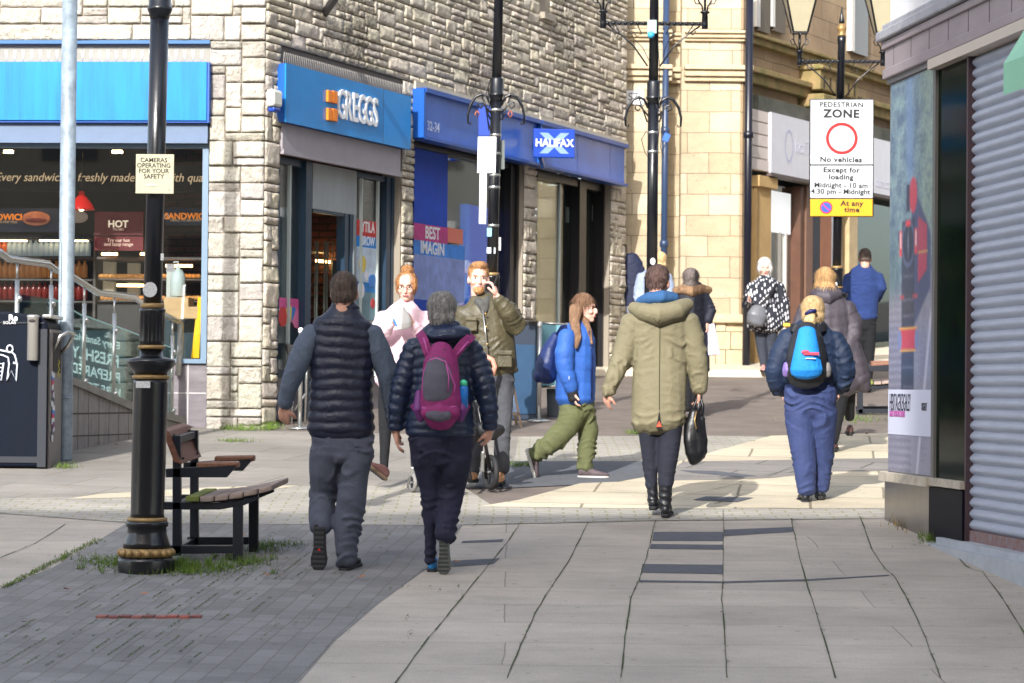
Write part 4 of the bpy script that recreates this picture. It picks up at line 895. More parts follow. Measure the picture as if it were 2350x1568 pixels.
# roller shutter: curved interlocking slats
sz0 = 1.14+.06; n_s = 43; ph = (4.19-sz0)/n_s
shp = []
for i in range(n_s):
    z = sz0+i*ph
    for t, d in ((0, .0), (.06, .004), (.16, .014), (.34, .024), (.5, .026), (.66, .022), (.82, .011), (.92, .004), (.97, .0)): shp.append((z+t*ph, -.045+d))
mb = MB(); ra_ = [Q.pt(q3_, n_, z) for z, n_ in shp]; rb_ = [Q.pt(LQ, n_, z) for z, n_ in shp]
mb.add(ra_+rb_, [(i, i+1, len(shp)+i+1, len(shp)+i) for i in range(len(shp)-1)], True)
sh_ = obj('roller_shutter', mb, M('shutter_grey', (164, 170, 184), .35, metal=.0, var=.1, vs=4, stretch=(1, 1, 9)), rb)
mb = MB(); mb.fb(Q, q3_, LQ, -.05, -.02, 1.12, sz0); obj('bottom_bar', mb, M('rusty_bar', (130, 124, 130), .6, rgb2=(120, 70, 50), vs=14), sh_)
mb = MB(); mb.fb(Q, q3_-.5, LQ, -.35, .12, .8, 1.09); mb.fb(Q, q3_-.45, LQ, -.35, .06, 1.09, 1.13); obj('threshold', mb, M('pale_threshold', (164, 168, 174), .5, var=.12), rb)
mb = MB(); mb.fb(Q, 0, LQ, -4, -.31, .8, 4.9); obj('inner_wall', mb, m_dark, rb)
mb = MB(); mb.fb(Q, -.5, LQ+8, -7, .2, 9, 9.3); obj('roof', mb, M('roof_felt', (90, 90, 92), .9), rb)
# poster of a steam train
pt_ = thing('train_poster', Q.pt(.5, .01, zfc), 'tall glazed poster of a red and black steam train with a HERITAGE caption panel', 'poster')
pw, pz0, pz1 = q1_-.05, zfc+.01, zfa-.01
def pq(fu, fv): return Q.pt(.02+(pw-.02)*fu, 0, pz1-(pz1-pz0)*fv)
def flat(nm, pts, n, mat): mb = MB(); mb.prism([pq(*p)+Q.n*n for p in pts], Q.n*.002); return obj(nm, mb, mat, pt_)
m_fol = M('poster_foliage', (78, 100, 118), .5, rgb2=(128, 152, 146), vs=13, stretch=(1, 1, .6))
def sm(e0, e1, x): t = min(1, max(0, (x-e0)/(e1-e0))); return t*t*(3-2*t)
def mixc(a, b, t): return tuple(p+(q-p)*t for p, q in zip(a, b))
def box2(u, v, u0, v0, u1, v1, e=.012): return sm(u0-e, u0+e, u)*(1-sm(u1-e, u1+e, u))*sm(v0-e*.35, v0+e*.35, v)*(1-sm(v1-e*.35, v1+e*.35, v))
def ell2(u, v, cu, cv, ru, rv, e=.12): return 1-sm(1-e, 1+e, math.hypot((u-cu)/ru, (v-cv)/rv))
def printed(u, v):
    n = noise.noise(V((u*7, v*26, 1))); n2 = noise.noise(V((u*18, v*60, 2))); n3 = noise.noise(V((u*40, v*130, 5)))
    c = mixc(L((74, 94, 114)), L((136, 160, 158)), min(1, max(0, .38+.55*n+.4*n2+.2*n3)))
    c = mixc(c, L((150, 168, 140)), sm(.6, .9, u)*(1-sm(.34, .46, v))*(.55+.5*n2))
    c = mixc(c, L((106, 132, 168)), .8*math.exp(-((u-.46-.1*v)/.09)**2)*(1-sm(.22, .34, v)))
    c = mixc(c, L((60, 84, 84)), .5*sm(.3, .5, v)*(1-sm(.2, .3, u)))
    gl_ = sm(.52, .62, v + .12*u); c = mixc(c, L((150, 142, 158)), gl_*sm(.1, .3, v-.3)*(.75+.3*n3))
    if u < .55: c = mixc(c, L((70, 62, 76)), gl_*.6*(.5+.5*math.sin(v*420)))*1 if False else mixc(c, L((84, 76, 90)), gl_*.5*(.5+.5*math.sin(v*330)))
    c = mixc(c, L((196, 192, 206)), sm(.58, .62, v)*math.exp(-((u-(1.02-(v-.55)*.75))/.025)**2))
    edge = .98-(v-.24)*.35; top = .26+(u-.5)*.3
    if u > .52: c = mixc(c, L((66, 72, 104)), sm(top-.01, top+.01, v)*(1-sm(.62-(u-.6)*.25, .64-(u-.6)*.25, v))*(1-sm(.94, .99, u)))
    c = mixc(c, L((176, 54, 76)), box2(u, v, .68, .36+(u-.7)*.12, .88, .52-(u-.7)*.15)); c = mixc(c, L((200, 170, 90)), box2(u, v, .68, .445, .9, .45, .006)*.7)
    c = mixc(c, L((186, 50, 66)), ell2(u, v, .56, .30, .09, .045)); c = mixc(c, L((36, 38, 56)), box2(u, v, .40, .27, .48, .34))
    c = mixc(c, L((38, 40, 56)), box2(u, v, .30, .36, .60, .82, .02)*.96); c = mixc(c, L((80, 88, 118)), ell2(u, v, .45, .42, .15, .06)); c = mixc(c, L((30, 32, 46)), ell2(u, v, .45, .42, .125, .05))
    c = mixc(c, L((130, 136, 160)), math.exp(-((u-.45)/.012)**2-((v-.42)/.03)**2)*.8); c = mixc(c, L((206, 44, 50)), box2(u, v, .39, .362, .50, .376))
    for cu in (.27, .63): c = mixc(c, L((202, 48, 50)), box2(u, v, cu-.03, .385, cu+.03, .45)); c = mixc(c, L((230, 220, 220)), box2(u, v, cu-.012, .39, cu+.012, .43)*.8)
    c = mixc(c, L((196, 46, 44)), box2(u, v, .24, .635, .68, .69)); c = mixc(c, L((220, 170, 60)), box2(u, v, .24, .632, .68, .638, .008)*.8); c = mixc(c, L((220, 170, 60)), box2(u, v, .24, .688, .68, .694, .008)*.8)
    for cu in (.26, .66): c = mixc(c, L((120, 124, 160)), ell2(u, v, cu, .665, .05, .028))
    for cv in (.50, .56, .60, .73, .78): c = mixc(c, L((112, 112, 130)), box2(u, v, .33, cv, .58, cv+.006)*(.5+.6*n3))
    c = mixc(c, L((170, 60, 60)), box2(u, v, .26, .55, .36, .56)*.8); c = mixc(c, L((170, 60, 60)), box2(u, v, .56, .55, .68, .56)*.8)
    c = mixc(c, L((150, 165, 185)), .10)
    k = 1+.22*n3*(.4 if v > .5 else 1); return tuple(max(0, x*k) for x in c)
NU, NV = 56, 260; me = bpy.data.meshes.new('picture_sheet'); vs = []; cs = []
for j in range(NV+1):
    for i in range(NU+1): vs.append(tuple(pq(i/NU, j/NV) + Q.n*.004)); cs.append(printed(i/NU, j/NV))
me.from_pydata(vs, [], [(j*(NU+1)+i, j*(NU+1)+i+1, (j+1)*(NU+1)+i+1, (j+1)*(NU+1)+i) for j in range(NV) for i in range(NU)])
ca = me.color_attributes.new('tint', 'FLOAT_COLOR', 'POINT'); ca.data.foreach_set('color', [x for c in cs for x in (*c, 1)])
add_mesh('picture_sheet', me, M('printed_sheet', (255, 255, 255), .35, tint=True), pt_)
flat('caption_panel', [(0, .79), (1, .79), (1, .905), (0, .905)], .0055, M('caption_lilac', (198, 200, 216), .5))
def ptxt(s_, fu, fv, sz, mat, fw=1, al='LEFT'):
    text_on('writing', s_, pq(fu, fv)+Q.n*.009, Q.d, Q.n, sz, mat, pt_, align=al, font_w=fw, ext=.0008)
m_ink = M('ink_dark', (40, 42, 60), .6)
ptxt('HERITAGEKEIGHLEY', .04, .825, .17, m_ink, .335); ptxt('KEIGHLEY & WORTH VALLEY RAILWAY', .04, .853, .06, M('ink_purple', (150, 60, 130), .6), .36); ptxt('KEIGHLEY', .8, .833, .075, m_ink, .36)
# green awning end
aw = thing('awning', Q.pt(2.6, .1, 3.9), 'pale green shop awning hanging at the top right corner of the photo', 'awning')
az = lambda u, v: Q.px(u, v, .35)
a0 = Q.s(2303, 150, .72)
mb = MB(); mb.prism([Q.pt(a0, .12, 4.5), Q.pt(a0, .12, 4.05), Q.pt(a0, .16, Q.z(2310, 250, .2)), Q.pt(a0, .34, Q.z(2310, 222, .3)), Q.pt(a0, .72, Q.z(2350, 200, .6)-.05), Q.pt(a0, .72, Q.z(2350, 150, .6)), Q.pt(a0, .3, 4.45)], Q.d*2.4); obj('canopy', mb, M('green_canvas', (140, 196, 164), .6, var=.1, vs=2), aw)
mb = MB(); mb.bar(Q.pt(a0+.02, .14, 3.95), Q.pt(a0+.02, .6, 3.75), .03); obj('arm', mb, m_blk, aw)

# ================================================================ unseen blocks added behind the camera, sized to shade the foreground and shutter
def plainb(name, lab, x0, x1, y0, y1, z1, rgb):
    t = thing(name, ((x0+x1)/2, (y0+y1)/2, gz(y0)), lab, 'building', 'unseen shade blocks behind the viewpoint')
    mb = MB(); mb.box(((x0+x1)/2, (y0+y1)/2, (z1+gz(y0)-1)/2), (x1-x0, y1-y0, z1-gz(y0)+1)); obj('wall', mb, M(name+'_wall', rgb, .85, var=.1, vs=.6), t)
    mb = MB()
    n = max(2, int((x1-x0)/3))
    for fl in range(3):
        for i in range(n):
            x = x0+(i+.5)*(x1-x0)/n; z = gz(y0)+1.2+fl*3.4
            if z+1.6 < z1: mb.box((x, y1+.01, z+.9), (1.3, .06, 1.7))
    mb2 = MB(); k = max(2, int((y1-y0)/3))
    obj('window', mb, M('far_pane', (40, 46, 54), .1), t); return t
ZS = gz(17.9)
slope_s = SUNDIR.z/-SUNDIR.y
hlow = gz(17.75) + slope_s*(17.75+6)
plainb('low_shade_block', 'unseen long low block added behind the viewpoint to shade the foreground', -34, -4.0, -14, -6, hlow, (170, 156, 134))
plainb('tall_shade_block', 'unseen taller block added behind the viewpoint to shade the shutter', -4.0, 12, -14, -6, hlow+5.5, (186, 170, 146))

# terrace on the far right of the street, seen in the shop glass
tt = thing('side_terrace', (9.5, 24, gz(24)), 'pale stone terrace with white windows lining the right side of the street', 'building')
mb = MB(); mb.box((12.5, 30, 6), (6, 24, 12)); obj('wall', mb, M('terrace_wall', (150, 150, 146), .85, var=.15, vs=.8), tt)
for fl in range(3):
    for i in range(6):
        mb = MB(); mb.box((9.48, 20+i*3.8, 4.0+fl*3.0), (.06, 1.3, 1.7)); wn = obj('window', mb, M('far_pane', (40, 46, 54), .1), tt)
        mb = MB(); mb.box((9.44, 20+i*3.8, 4.9+fl*3.0), (.06, 1.6, .14)); mb.box((9.44, 20+i*3.8, 3.1+fl*3.0), (.06, 1.6, .14)); obj('frame', mb, m_white, wn)
# ================================================================ lamp posts
m_post = M('post_black', (12, 14, 20), .3, var=.25, vs=7, bump=.15, bs=40, stretch=(1, 1, .3), coat=.3)
m_gold = M('dull_gold', (150, 122, 78), .45, metal=.3, var=.3, vs=14)
m_steel = M('steel', (190, 190, 186), .25, metal=.85)
m_stick = M('sticker_white', (200, 200, 200), .6, var=.2, vs=60)
NEAR = [('v', 1.0)]
def pf(c, prof, lean, seg=28): b = MB(); b.lathe(c, prof, seg, lean); return b
def lamp_post(u, v, lab, lean=(0, 0), scroll=True, arm=True, lantern=False, finial=True, top=4.3, collar_z=3.3, clutter=()):
    c = G(u, v) - V((0, 0, .0)); t = thing('lamp_post', c, lab, 'lamp post', 'black and gold lamp posts'); g_ = lambda *p: [(a, b) for a, b in p]
    obj('plinth', pf(c, g_((-.1, .165), (.07, .17), (.085, .16), (.09, .14)), lean, 12), m_post, t, bevel=.006)
    b = pf(c, g_((.085, .12), (.09, .15), (.135, .15), (.14, .125)), lean)
    for i in range(18):
        a = i*PI/9; b.ell(c + V((.15*math.cos(a), .15*math.sin(a), .113)), (.023, .023, .023), seg=10, rg=6)
    obj('beaded_ring', b, m_gold, t)
    obj('bell_base', pf(c, g_((.14, .14), (.17, .133), (.22, .117), (.26, .112), (.265, .122), (.285, .125), (.295, .12)), lean), m_post, t)
    obj('gold_ring', pf(c, g_((.295, .114), (.3, .118), (.31, .118), (.318, .106)), lean), m_gold, t)
    obj('lower_shaft', pf(c, g_((.318, .1), (.34, .098), (.7, .1), (1.1, .101), (1.125, .101)), lean), m_post, t)
    obj('gold_ring', pf(c, g_((1.125, .104), (1.13, .109), (1.145, .109), (1.15, .1)), lean), m_gold, t)
    obj('bowl', pf(c, g_((1.15, .095), (1.17, .105), (1.2, .135), (1.225, .142), (1.24, .14), (1.25, .1), (1.26, .068), (1.3, .066)), lean), m_post, t)
    obj('gold_ring', pf(c, g_((1.3, .07), (1.305, .08), (1.32, .08), (1.325, .07)), lean), m_gold, t)
    b = MB(); n = 48; rings = []
    for z, r in ((1.325, .072), (1.35, .07), (1.5, .069), (1.515, .075), (1.53, .079), (1.54, .07)):
        fl = z not in (1.515, 1.53, 1.54, 1.325); rings.append([c + V((lean[0]*z+(r+(.004*math.cos(j*PI/2) if fl else 0))*math.cos(2*PI*j/n), lean[1]*z+(r+(.004*math.cos(j*PI/2) if fl else 0))*math.sin(2*PI*j/n), z)) for j in range(n)])
    b.loft(rings); obj('fluted_section', b, m_post, t)
    obj('gold_ring', pf(c, g_((1.54, .066), (1.545, .07), (1.565, .07), (1.57, .058)), lean), m_gold, t)
    obj('upper_shaft', pf(c, g_((1.57, .054), (2.4, .053), (collar_z-.02, .055)), lean), m_post, t)
    obj('collar', pf(c, g_((collar_z-.06, .056), (collar_z-.03, .062), (collar_z-.01, .072), (collar_z+.005, .074), (collar_z+.012, .066), (collar_z+.15, .064), (collar_z+.17, .052)), lean), m_post, t)
    obj('top_shaft', pf(c, g_((collar_z+.16, .048), (top-.1, .044), (top-.06, .052), (top, .054), (top+.01, .03)), lean), m_post, t)
    at = lambda z: c + V((lean[0]*z, lean[1]*z, z))
    if finial:
        q = at(top); obj('gold_finial', pf(q, [(0, .02), (.01, .045), (.03, .045), (.045, .03), (.075, .052), (.1, .058), (.13, .05), (.155, .025), (.165, .02)], (0, 0)), m_gold, t)
        obj('finial_spike', pf(q, [(.16, .03), (.18, .034), (.25, .02), (.36, .003)], (0, 0)), m_post, t)
    if scroll:
        for sg_ in (-1, 1):
            b = MB(); q = at(collar_z-.08)
            pts = [q + V((sg_*x, 0, z)) for x, z in ((.05, -.02), (.09, .06), (.14, .085), (.2, .06), (.25, -.02), (.275, -.12), (.27, -.2), (.245, -.21), (.24, -.185))]
            b.tube(pts, [.014, .014, .015, .015, .014, .012, .010, .008, .006], 8)
            b.tube([q + V((sg_*x, 0, z)) for x, z in ((.05, -.1), (.09, -.05), (.13, .0), (.17, .01), (.18, -.03), (.15, -.05), (.13, -.03))], .009, 7)
            b.tube([q + V((sg_*x, 0, z)) for x, z in ((.06, -.16), (.08, -.1), (.1, -.04), (.14, .07))], .008, 7)
            obj('scroll_bracket', b, m_post, t)
    az_ = 4.03
    if arm:
        b = MB(); q = at(az_); b.bar(q - V((.5, 0, 0)), q + V((.5, 0, 0)), .035, .035)
        for x in np.arange(-.46, .47, .06): b.ell(q + V((float(x), -.02, 0)), (.02, .02, .022), seg=6, rg=4)
        obj('cross_arm', b, m_post, t)
        for sg_ in (-1, 1):
            e = q + V((sg_*.5, 0, 0))
            b = MB(); b.lathe(e, [(-.05, .02), (-.045, .03), (0, .032), (.1, .028), (.11, .045), (.12, .05), (.13, .03)], 12)
            for dx, dy in ((1, 0), (-1, 0), (0, 1), (0, -1)):
                b.tube([e + V((dx*x, dy*x, z)) for x, z in ((.02, .12), (.03, .18), (.06, .22), (.075, .27), (.07, .3), (.085, .33))], .008, 6)
                b.tube([e + V((dx*x, dy*x, z)) for x, z in ((.05, .2), (.09, .2), (.11, .24), (.095, .27), (.08, .255))], .006, 6)
            b.tube([e + V((0, 0, .1)), e + V((0, 0, .33))], .012, 6)
            obj('lantern_cradle', b, m_post, t)
            b = MB(); b.tube([e + V((-sg_*.05, 0, -.02)), e + V((-sg_*.16, 0, -.1)), e + V((-sg_*.3, 0, -.22)), e + V((-sg_*.44, 0, -.42))], .008, 6)
            b.tube([e + V((-sg_*x, 0, z)) for x, z in ((.12, -.02), (.16, -.08), (.12, -.11), (.09, -.07))], .006, 6); b.tube([e + V((-sg_*x, 0, z)) for x, z in ((.34, -.02), (.38, -.1), (.33, -.13), (.3, -.08))], .006, 6)
            obj('arm_brace', b, m_post, t)
            if lantern:
                l0, l1, r0, r1 = .34, .84, .085, .2; co = [(1, 1), (-1, 1), (-1, -1), (1, -1)]
                b = MB(); lo = [e + V((x*r0, y*r0, l0)) for x, y in co]; hi = [e + V((x*r1, y*r1, l1)) for x, y in co]
                for i in range(4): b.add([lo[i], lo[(i+1) % 4], hi[(i+1) % 4], hi[i]], [(0, 1, 2, 3)])
                b.add(lo, [(0, 1, 2, 3)]); ln = obj('lantern', b, M('lantern_glass', (160, 152, 128), .35, var=.05), t)
                b = MB()
                for i in range(4): b.bar(lo[i], hi[i], .018); b.bar(lo[i], lo[(i+1) % 4], .018); b.bar(hi[i], hi[(i+1) % 4], .025)
                obj('frame', b, m_post, ln)
                b = MB(); tp = e + V((0, 0, 1.1)); b.add(hi + [tp], [(0, 1, 4), (1, 2, 4), (2, 3, 4), (3, 0, 4)]); obj('lantern_roof', b, m_post, ln)
    return t, c, at
def sticker(par, u, v, w_, h, y, rgb=(200, 200, 200), rnd_=False, tilt=0):
    p = P(u, v, y); k = y/FPX; b = MB(); n = 16 if rnd_ else 4
    pts = [p + V((w_*k/2*math.cos(2*PI*i/n), 0, h*k/2*math.sin(2*PI*i/n))) for i in range(n)] if rnd_ else [p + V((x*w_*k/2 + z*tilt*k, .004*abs(x), z*h*k/2)) for x, z in ((-1, -1), (1, -1), (1, 1), (-1, 1))]
    b.prism(pts, V((0, .003, 0))); return obj('sticker', b, M('sticker_%d_%d_%d' % rgb, rgb, .6, var=.3, vs=90), par)
t1, c1, at1 = lamp_post(335, 1312, 'nearest black lamp post with gold rings and a cream CAMERAS notice, beside the bench', lean=(.0125, 0), scroll=False, arm=False, finial=False, top=4.3)
yl = c1.y-.056
for u, v, w_, h, r in ((391, 615, 19, 18, 0), (344, 665, 33, 35, 1), (328, 883, 33, 15, 0), (404, 590, 7, 16, 0)): sticker(t1, u if u < 400 else 372, v, w_, h, c1.y - (.105 if v > 800 else .056), rnd_=bool(r))
np1 = thing('camera_notice', P(356, 445, yl-.02), 'square cream notice reading CAMERAS OPERATING FOR YOUR SAFETY on the nearest lamp post', 'sign')
k = c1.y/FPX; b = MB(); pc = P(355.5, 399.5, yl-.03); b.box(pc, (87*k, .01, 90*k)); obj('plate', b, M('cream_plate', (176, 170, 142), .5, var=.08, vs=12), np1, bevel=.002)
for i, s_ in enumerate(('CAMERAS', 'OPERATING', 'FOR YOUR', 'SAFETY')):
    text_on('writing', s_, P(353, 368+i*12.5, yl-.036), (1, 0, .0), (0, -1, 0), .036, m_blk, np1, bold=.01, font_w=1.0)
for u, v, w_, h, rgb in ((346, 424, 30, 15, (120, 110, 160)), (362, 378, 14, 16, (210, 210, 214)), (352, 413, 18, 10, (130, 128, 110))): sticker(np1, u, v, w_, h, yl-.0375, rgb)
b = MB()
for u, v in ((324, 362), (388, 362), (322, 436), (388, 436)): b.ell(P(u, v, yl-.036), (.004, .003, .004), seg=8, rg=4)
obj('screws', b, m_steel, np1)
text_on('writing', 'OWEN', P(346, 425, yl-.0415), (1, 0, 0), (0, -1, 0), .018, m_white, np1)

t3, c3, at3 = lamp_post(1493, 995, 'black lamp post with cross arm and scroll brackets in front of the sandstone building', top=4.45)
t2, c2, at2 = lamp_post(1120, 997, 'leaning black lamp post with white notices strapped to it beside the bank window', lean=(.015, 0), arm=False, top=4.6)
t4, c4, at4 = lamp_post(1914, 911, 'black lamp post with two glazed lanterns and a gold finial, carrying the pedestrian zone sign', lean=(.014, 0), lantern=True, top=4.33, scroll=False)
for at_, c_, vs_, nm in ((at2, c2, (252, 310, 352, 402, 430, 518), t2), (at3, c3, (306, 350), t3)):
    for v in vs_:
        z = (c_.z + (997-v)*c_.y/FPX) - c_.z; b = MB(); b.lathe(at_(z), [(-.012, .056), (-.01, .0575), (.01, .0575), (.012, .056)], 20); obj('steel_band', b, m_steel, nm)
# notices on the middle post
y2 = c2.y-.07; k2 = y2/FPX
def plate(name, lab, cat, u0, u1, v0, v1, y, mat, th=.008, skew=0):
    b = MB(); pts = [P(u0, v0, y), P(u1, v0, y), P(u1+skew, v1, y), P(u0+skew, v1, y)]; b.prism(pts, V((0, th, 0))); o = obj(name, b, mat); return tag(o, lab, cat)
plate('paper_notice', 'upper blank white notice board strapped to the leaning middle lamp post', 'notice', 1097, 1139, 314, 397, y2, m_white, skew=-2)
lp = plate('paper_notice', 'long narrow white paper strip hanging under the white notice board on the middle lamp post', 'notice', 1101, 1117, 398, 514, y2+.01, m_white, .003, skew=-2)
for v in (420, 435, 448, 456): pass
plate('grey_box', 'grey metal box fixed behind the white notice board on the middle lamp post', 'box', 1146, 1158, 322, 388, c2.y+.03, M('box_grey', (90, 98, 96), .5), .06)
pb_ = plate('light_box', 'small blue and white box sign behind the middle lamp post under the scroll bracket', 'box', 1098, 1128, 245, 312, 28.5, M('bank_box', (20, 62, 160)), .2)
for u, v, w_, h, rgb in ((1125, 533, 15, 20, (130, 185, 215)), (1127, 575, 20, 14, (190, 200, 210)), (1147, 560, 5, 30, (190, 190, 190))): sticker(t2, u, v, w_, h, c2.y-.056, rgb)
sticker(t3, 1498, 600, 12, 16, c3.y-.056, (225, 225, 225), True)
# wires and junction box
b = MB(); b.box(P(1496, 62, c3.y-.07), (.09, .05, .13)); jb = obj('junction_box', b, M('jbox', (150, 170, 160), .5), t3)
b = MB(); b.ell(P(1494, 80, c3.y-.09), (.035, .03, .035)); obj('blue_socket', b, M('socket_blue', (60, 160, 200), .4), t3)
wr = thing('cables', P(1510, 300, c3.y-.05), 'tangled thin black cables with a blue plug hanging on the third lamp post', 'cables')
b = MB()
def cable(pts, y, r=.004, par=None): b = MB(); b.tube([P(u, v, y + rnd.uniform(-.04, .04)) for u, v in pts], r, 5); obj('cable', b, m_blk, par or cur[0])
cur = [wr]
cable([(1440, 60), (1455, 90), (1475, 110), (1490, 140), (1496, 170)], c3.y-.1); cable([(1510, 100), (1514, 160), (1512, 230), (1520, 280), (1516, 340), (1524, 360)], c3.y-.08)
cable([(1505, 240), (1516, 260), (1510, 330), (1500, 380), (1480, 350), (1472, 320), (1484, 300)], c3.y-.1); cable([(1512, 250), (1524, 240), (1520, 290), (1530, 320), (1522, 345)], c3.y-.06)
cable([(1520, 70), (1540, 60), (1548, 80), (1530, 100), (1522, 130)], c3.y-.06); cable([(1408, 62), (1400, 80), (1412, 96), (1420, 76)], c3.y-.02)
b = MB(); b.box(P(1529, 316, c3.y-.1), (.06, .05, .08), Matrix.Rotation(.4, 3, 'Y')); obj('plug', b, M('plug_blue', (50, 100, 200), .4), wr)
wr2 = thing('cables', P(1140, 250, c2.y-.05), 'thin cables and copper coloured clips hanging from the middle lamp post brackets', 'cables')
cur[0] = wr2; cable([(1120, 200), (1124, 240), (1118, 270), (1130, 320), (1126, 380)], c2.y-.08, .006); cable([(1100, -10), (1120, 10), (1136, 30)], c2.y-.05); cable([(1180, -5), (1160, 15), (1146, 40)], c2.y-.05); cable([(1126, 180), (1112, 230), (1122, 300)], c2.y-.08, .005)
for u, v in ((1095, 262), (1171, 262)):
    b = MB(); b.tube([P(u, v-8, c2.y-.02), P(u-5, v, c2.y-.02), P(u, v+9, c2.y-.02), P(u+5, v, c2.y-.02), P(u, v-8, c2.y-.02)], .006, 6); obj('clip', b, M('copper', (170, 96, 70), .4, metal=.5), wr2)
# ---------------------------------------------------------------- pedestrian zone sign
y4 = c4.y-.12; zs = thing('traffic_sign', P(1932, 497, y4), 'tall white PEDESTRIAN ZONE sign with red ring and yellow strip on the lanterned lamp post', 'sign')
k4 = y4/FPX
def zp(name, u0, u1, v0, v1, mat, y=y4, th=.02, bev=0): b = MB(); b.prism([P(u0, v0, y), P(u1, v0, y), P(u1-1.0*(v1-v0)/260, v1, y), P(u0-1.0*(v1-v0)/260, v1, y)], V((0, th, 0))); return obj(name, b, mat, zs, bevel=bev)
m_sw = M('sign_white', (186, 191, 196), .4)
zp('backing', 1858, 2006, 227, 498, m_blk, y4+.008, .03, .012)
zp('upper_panel', 1860.5, 2004, 229.5, 377.5, m_sw, bev=.004); zp('middle_panel', 1860, 2003, 380.5, 454.5, m_sw, bev=.004); zp('yellow_panel', 1859.5, 2002.5, 457, 496.5, M('sign_yellow', (205, 150, 14), .4), bev=.004)
def zt_(s_, u, v, h, bold=.012, fw=1.0, sp_=1.05):
    bold += .022; text_on('writing', s_, P(u, v, y4-.002), (1, 0, -.004), (0, -1, 0), h*k4*1.36, m_blk, zs, bold=bold, font_w=fw, spacing=sp_)
zt_('PEDESTRIAN', 1931, 241, 11.5, .006, 1.05, 1.12); zt_('ZONE', 1931, 262, 19, .02, 1.1, 1.1); zt_('No vehicles', 1930, 367, 12.5, .012, 1.1, 1.08)
zt_('Except for', 1931, 391, 12, .014, 1.12, 1.08); zt_('loading', 1930, 407, 12, .014, 1.12, 1.08); zt_('Midnight - 10 am', 1930, 426, 12, .008, 1.05, 1.05); zt_('4.30 pm - Midnight', 1929, 440.5, 12, .008, 1.05, 1.03)
zt_('At any', 1955, 467.5, 12, .012, 1.1, 1.08); zt_('time', 1955, 482, 12, .012, 1.1, 1.08)
def ring(name, u, v, r0, r1, mat, dy, par=zs):
    c_ = P(u, v, y4-dy); b = MB(); n = 48
    if r0 > 0:
        vs = []
        for i in range(n):
            a = 2*PI*i/n
            for r in (r0, r1): vs.append(c_ + V((math.cos(a)*r*k4, 0, math.sin(a)*r*k4)))
        b.add(vs, [(2*i, 2*i+1, (2*i+3) % (2*n), (2*i+2) % (2*n)) for i in range(n)])
    else: b.add([c_ + V((math.cos(2*PI*i/n)*r1*k4, 0, math.sin(2*PI*i/n)*r1*k4)) for i in range(n)], [tuple(range(n))])
    return obj(name, b, mat, par)
m_red = M('sign_red', (196, 14, 18), .4)
ring('red_ring', 1932, 318, 29.5, 36.8, m_red, .002)
ring('blue_disc', 1896, 476.5, 0, 12, M('sign_blue', (40, 80, 200), .4), .002); ring('red_ring', 1896, 476.5, 11.5, 14.2, m_red, .003)
b = MB(); a_, b_ = P(1888, 469, y4-.0035), P(1904, 484, y4-.0035); b.bar(a_, b_, .012, .001, V((0, 1, 0))); obj('red_bar', b, m_red, zs)
for v in (290, 440): b = MB(); b.lathe(P(1932 + (440-v)*.02, v, c4.y) - V((0, 0, .02)), [(0, .058), (.04, .058)], 16); obj('clamp', b, m_steel, zs)
b = MB(); b.box(P(1916, 660, c4.y-.08), (.05, .03, .12)); tag(obj('white_box', b, m_white), 'small white box fixed low on the lanterned lamp post', 'box')
# ---------------------------------------------------------------- galvanised pole
pg_ = G(147, 1058); gp = thing('steel_pole', pg_, 'thick galvanised steel pole with mottled grey finish beside the litter bin', 'pole')
b = MB(); b.lathe(pg_, [(0, .07), (.02, .068), (.55, .068), (.58, .066), (5.0, .064)], 28, (.0, 0)); obj('pole_tube', b, M('galvanised', (116, 126, 134), .5, metal=.3, rgb2=(152, 166, 176), vs=11, bump=.2, bs=30), gp)
b = MB(); b.tube([P(135+30*(t/10), 914 + (2*math.sin(t)), pg_.y-.07) for t in range(0, 11, 2)], .006, 5); b.lathe(pg_ + V((0, 0, .53)), [(0, .07), (.012, .071), (.014, .068)], 24); b.box(pg_ + V((-.04, -.058, 1.2)), (.012, .012, 1.3)); obj('seam', b, MATS['galvanised'], gp)
# ---------------------------------------------------------------- litter bin
bp0 = G(105, 1078); yb = bp0.y; kb_ = yb/FPX; hb_ = 1.29
bn = thing('litter_bin', P(15, 1078, yb), 'large navy litter bin with white litter symbol and silver ashtray at the left edge', 'bin')
x1, x0 = bp0.x, bp0.x - 180*kb_; zb0 = bp0.z
b = MB(); prof = [(0, .02), (0, hb_-.03), (.10, hb_+.03), (.4, hb_+.05), (.62, hb_+.03), (.66, hb_-.02), (.66, .02)]
b.add([V((x, yb + 0, zb0 + z)) for x, z in ((x0, .02), (x1, .02), (x1, hb_-.10), (x1-.06, hb_-.035), (x1-.3, hb_+.0), (x0, hb_+.01))] + [V((x, yb+.62, zb0+z)) for x, z in ((x0, .02), (x1, .02), (x1, hb_-.10), (x1-.06, hb_-.035), (x1-.3, hb_+.0), (x0, hb_+.01))],
      [(0, 1, 2, 3, 4, 5), (11, 10, 9, 8, 7, 6)] + [(i, (i+1) % 6, 6+(i+1) % 6, 6+i) for i in range(6)])
obj('body', b, M('bin_navy', (10, 18, 32), .6, var=.18, vs=2, stretch=(1, 1, .3), spec=.12), bn, bevel=.02)
b = MB(); b.box((x1-.035, yb-.008, zb0+hb_/2-.06), (.07, .02, hb_-.16)); b.box(((x0+x1)/2, yb-.006, zb0+.08), (x1-x0-.02, .014, .05)); b.box(((x0+x1)/2, yb-.006, zb0+hb_-.09), (x1-x0-.05, .01, .012)); obj('trim', b, M('bin_trim', (26, 32, 42), .6), bn)
b = MB(); b.box((x1+.008, yb+.33, zb0+hb_/2-.08), (.014, .54, hb_-.12)); sp_ = obj('side_panel', b, M('bin_grey', (112, 106, 104), .5, var=.08), bn)
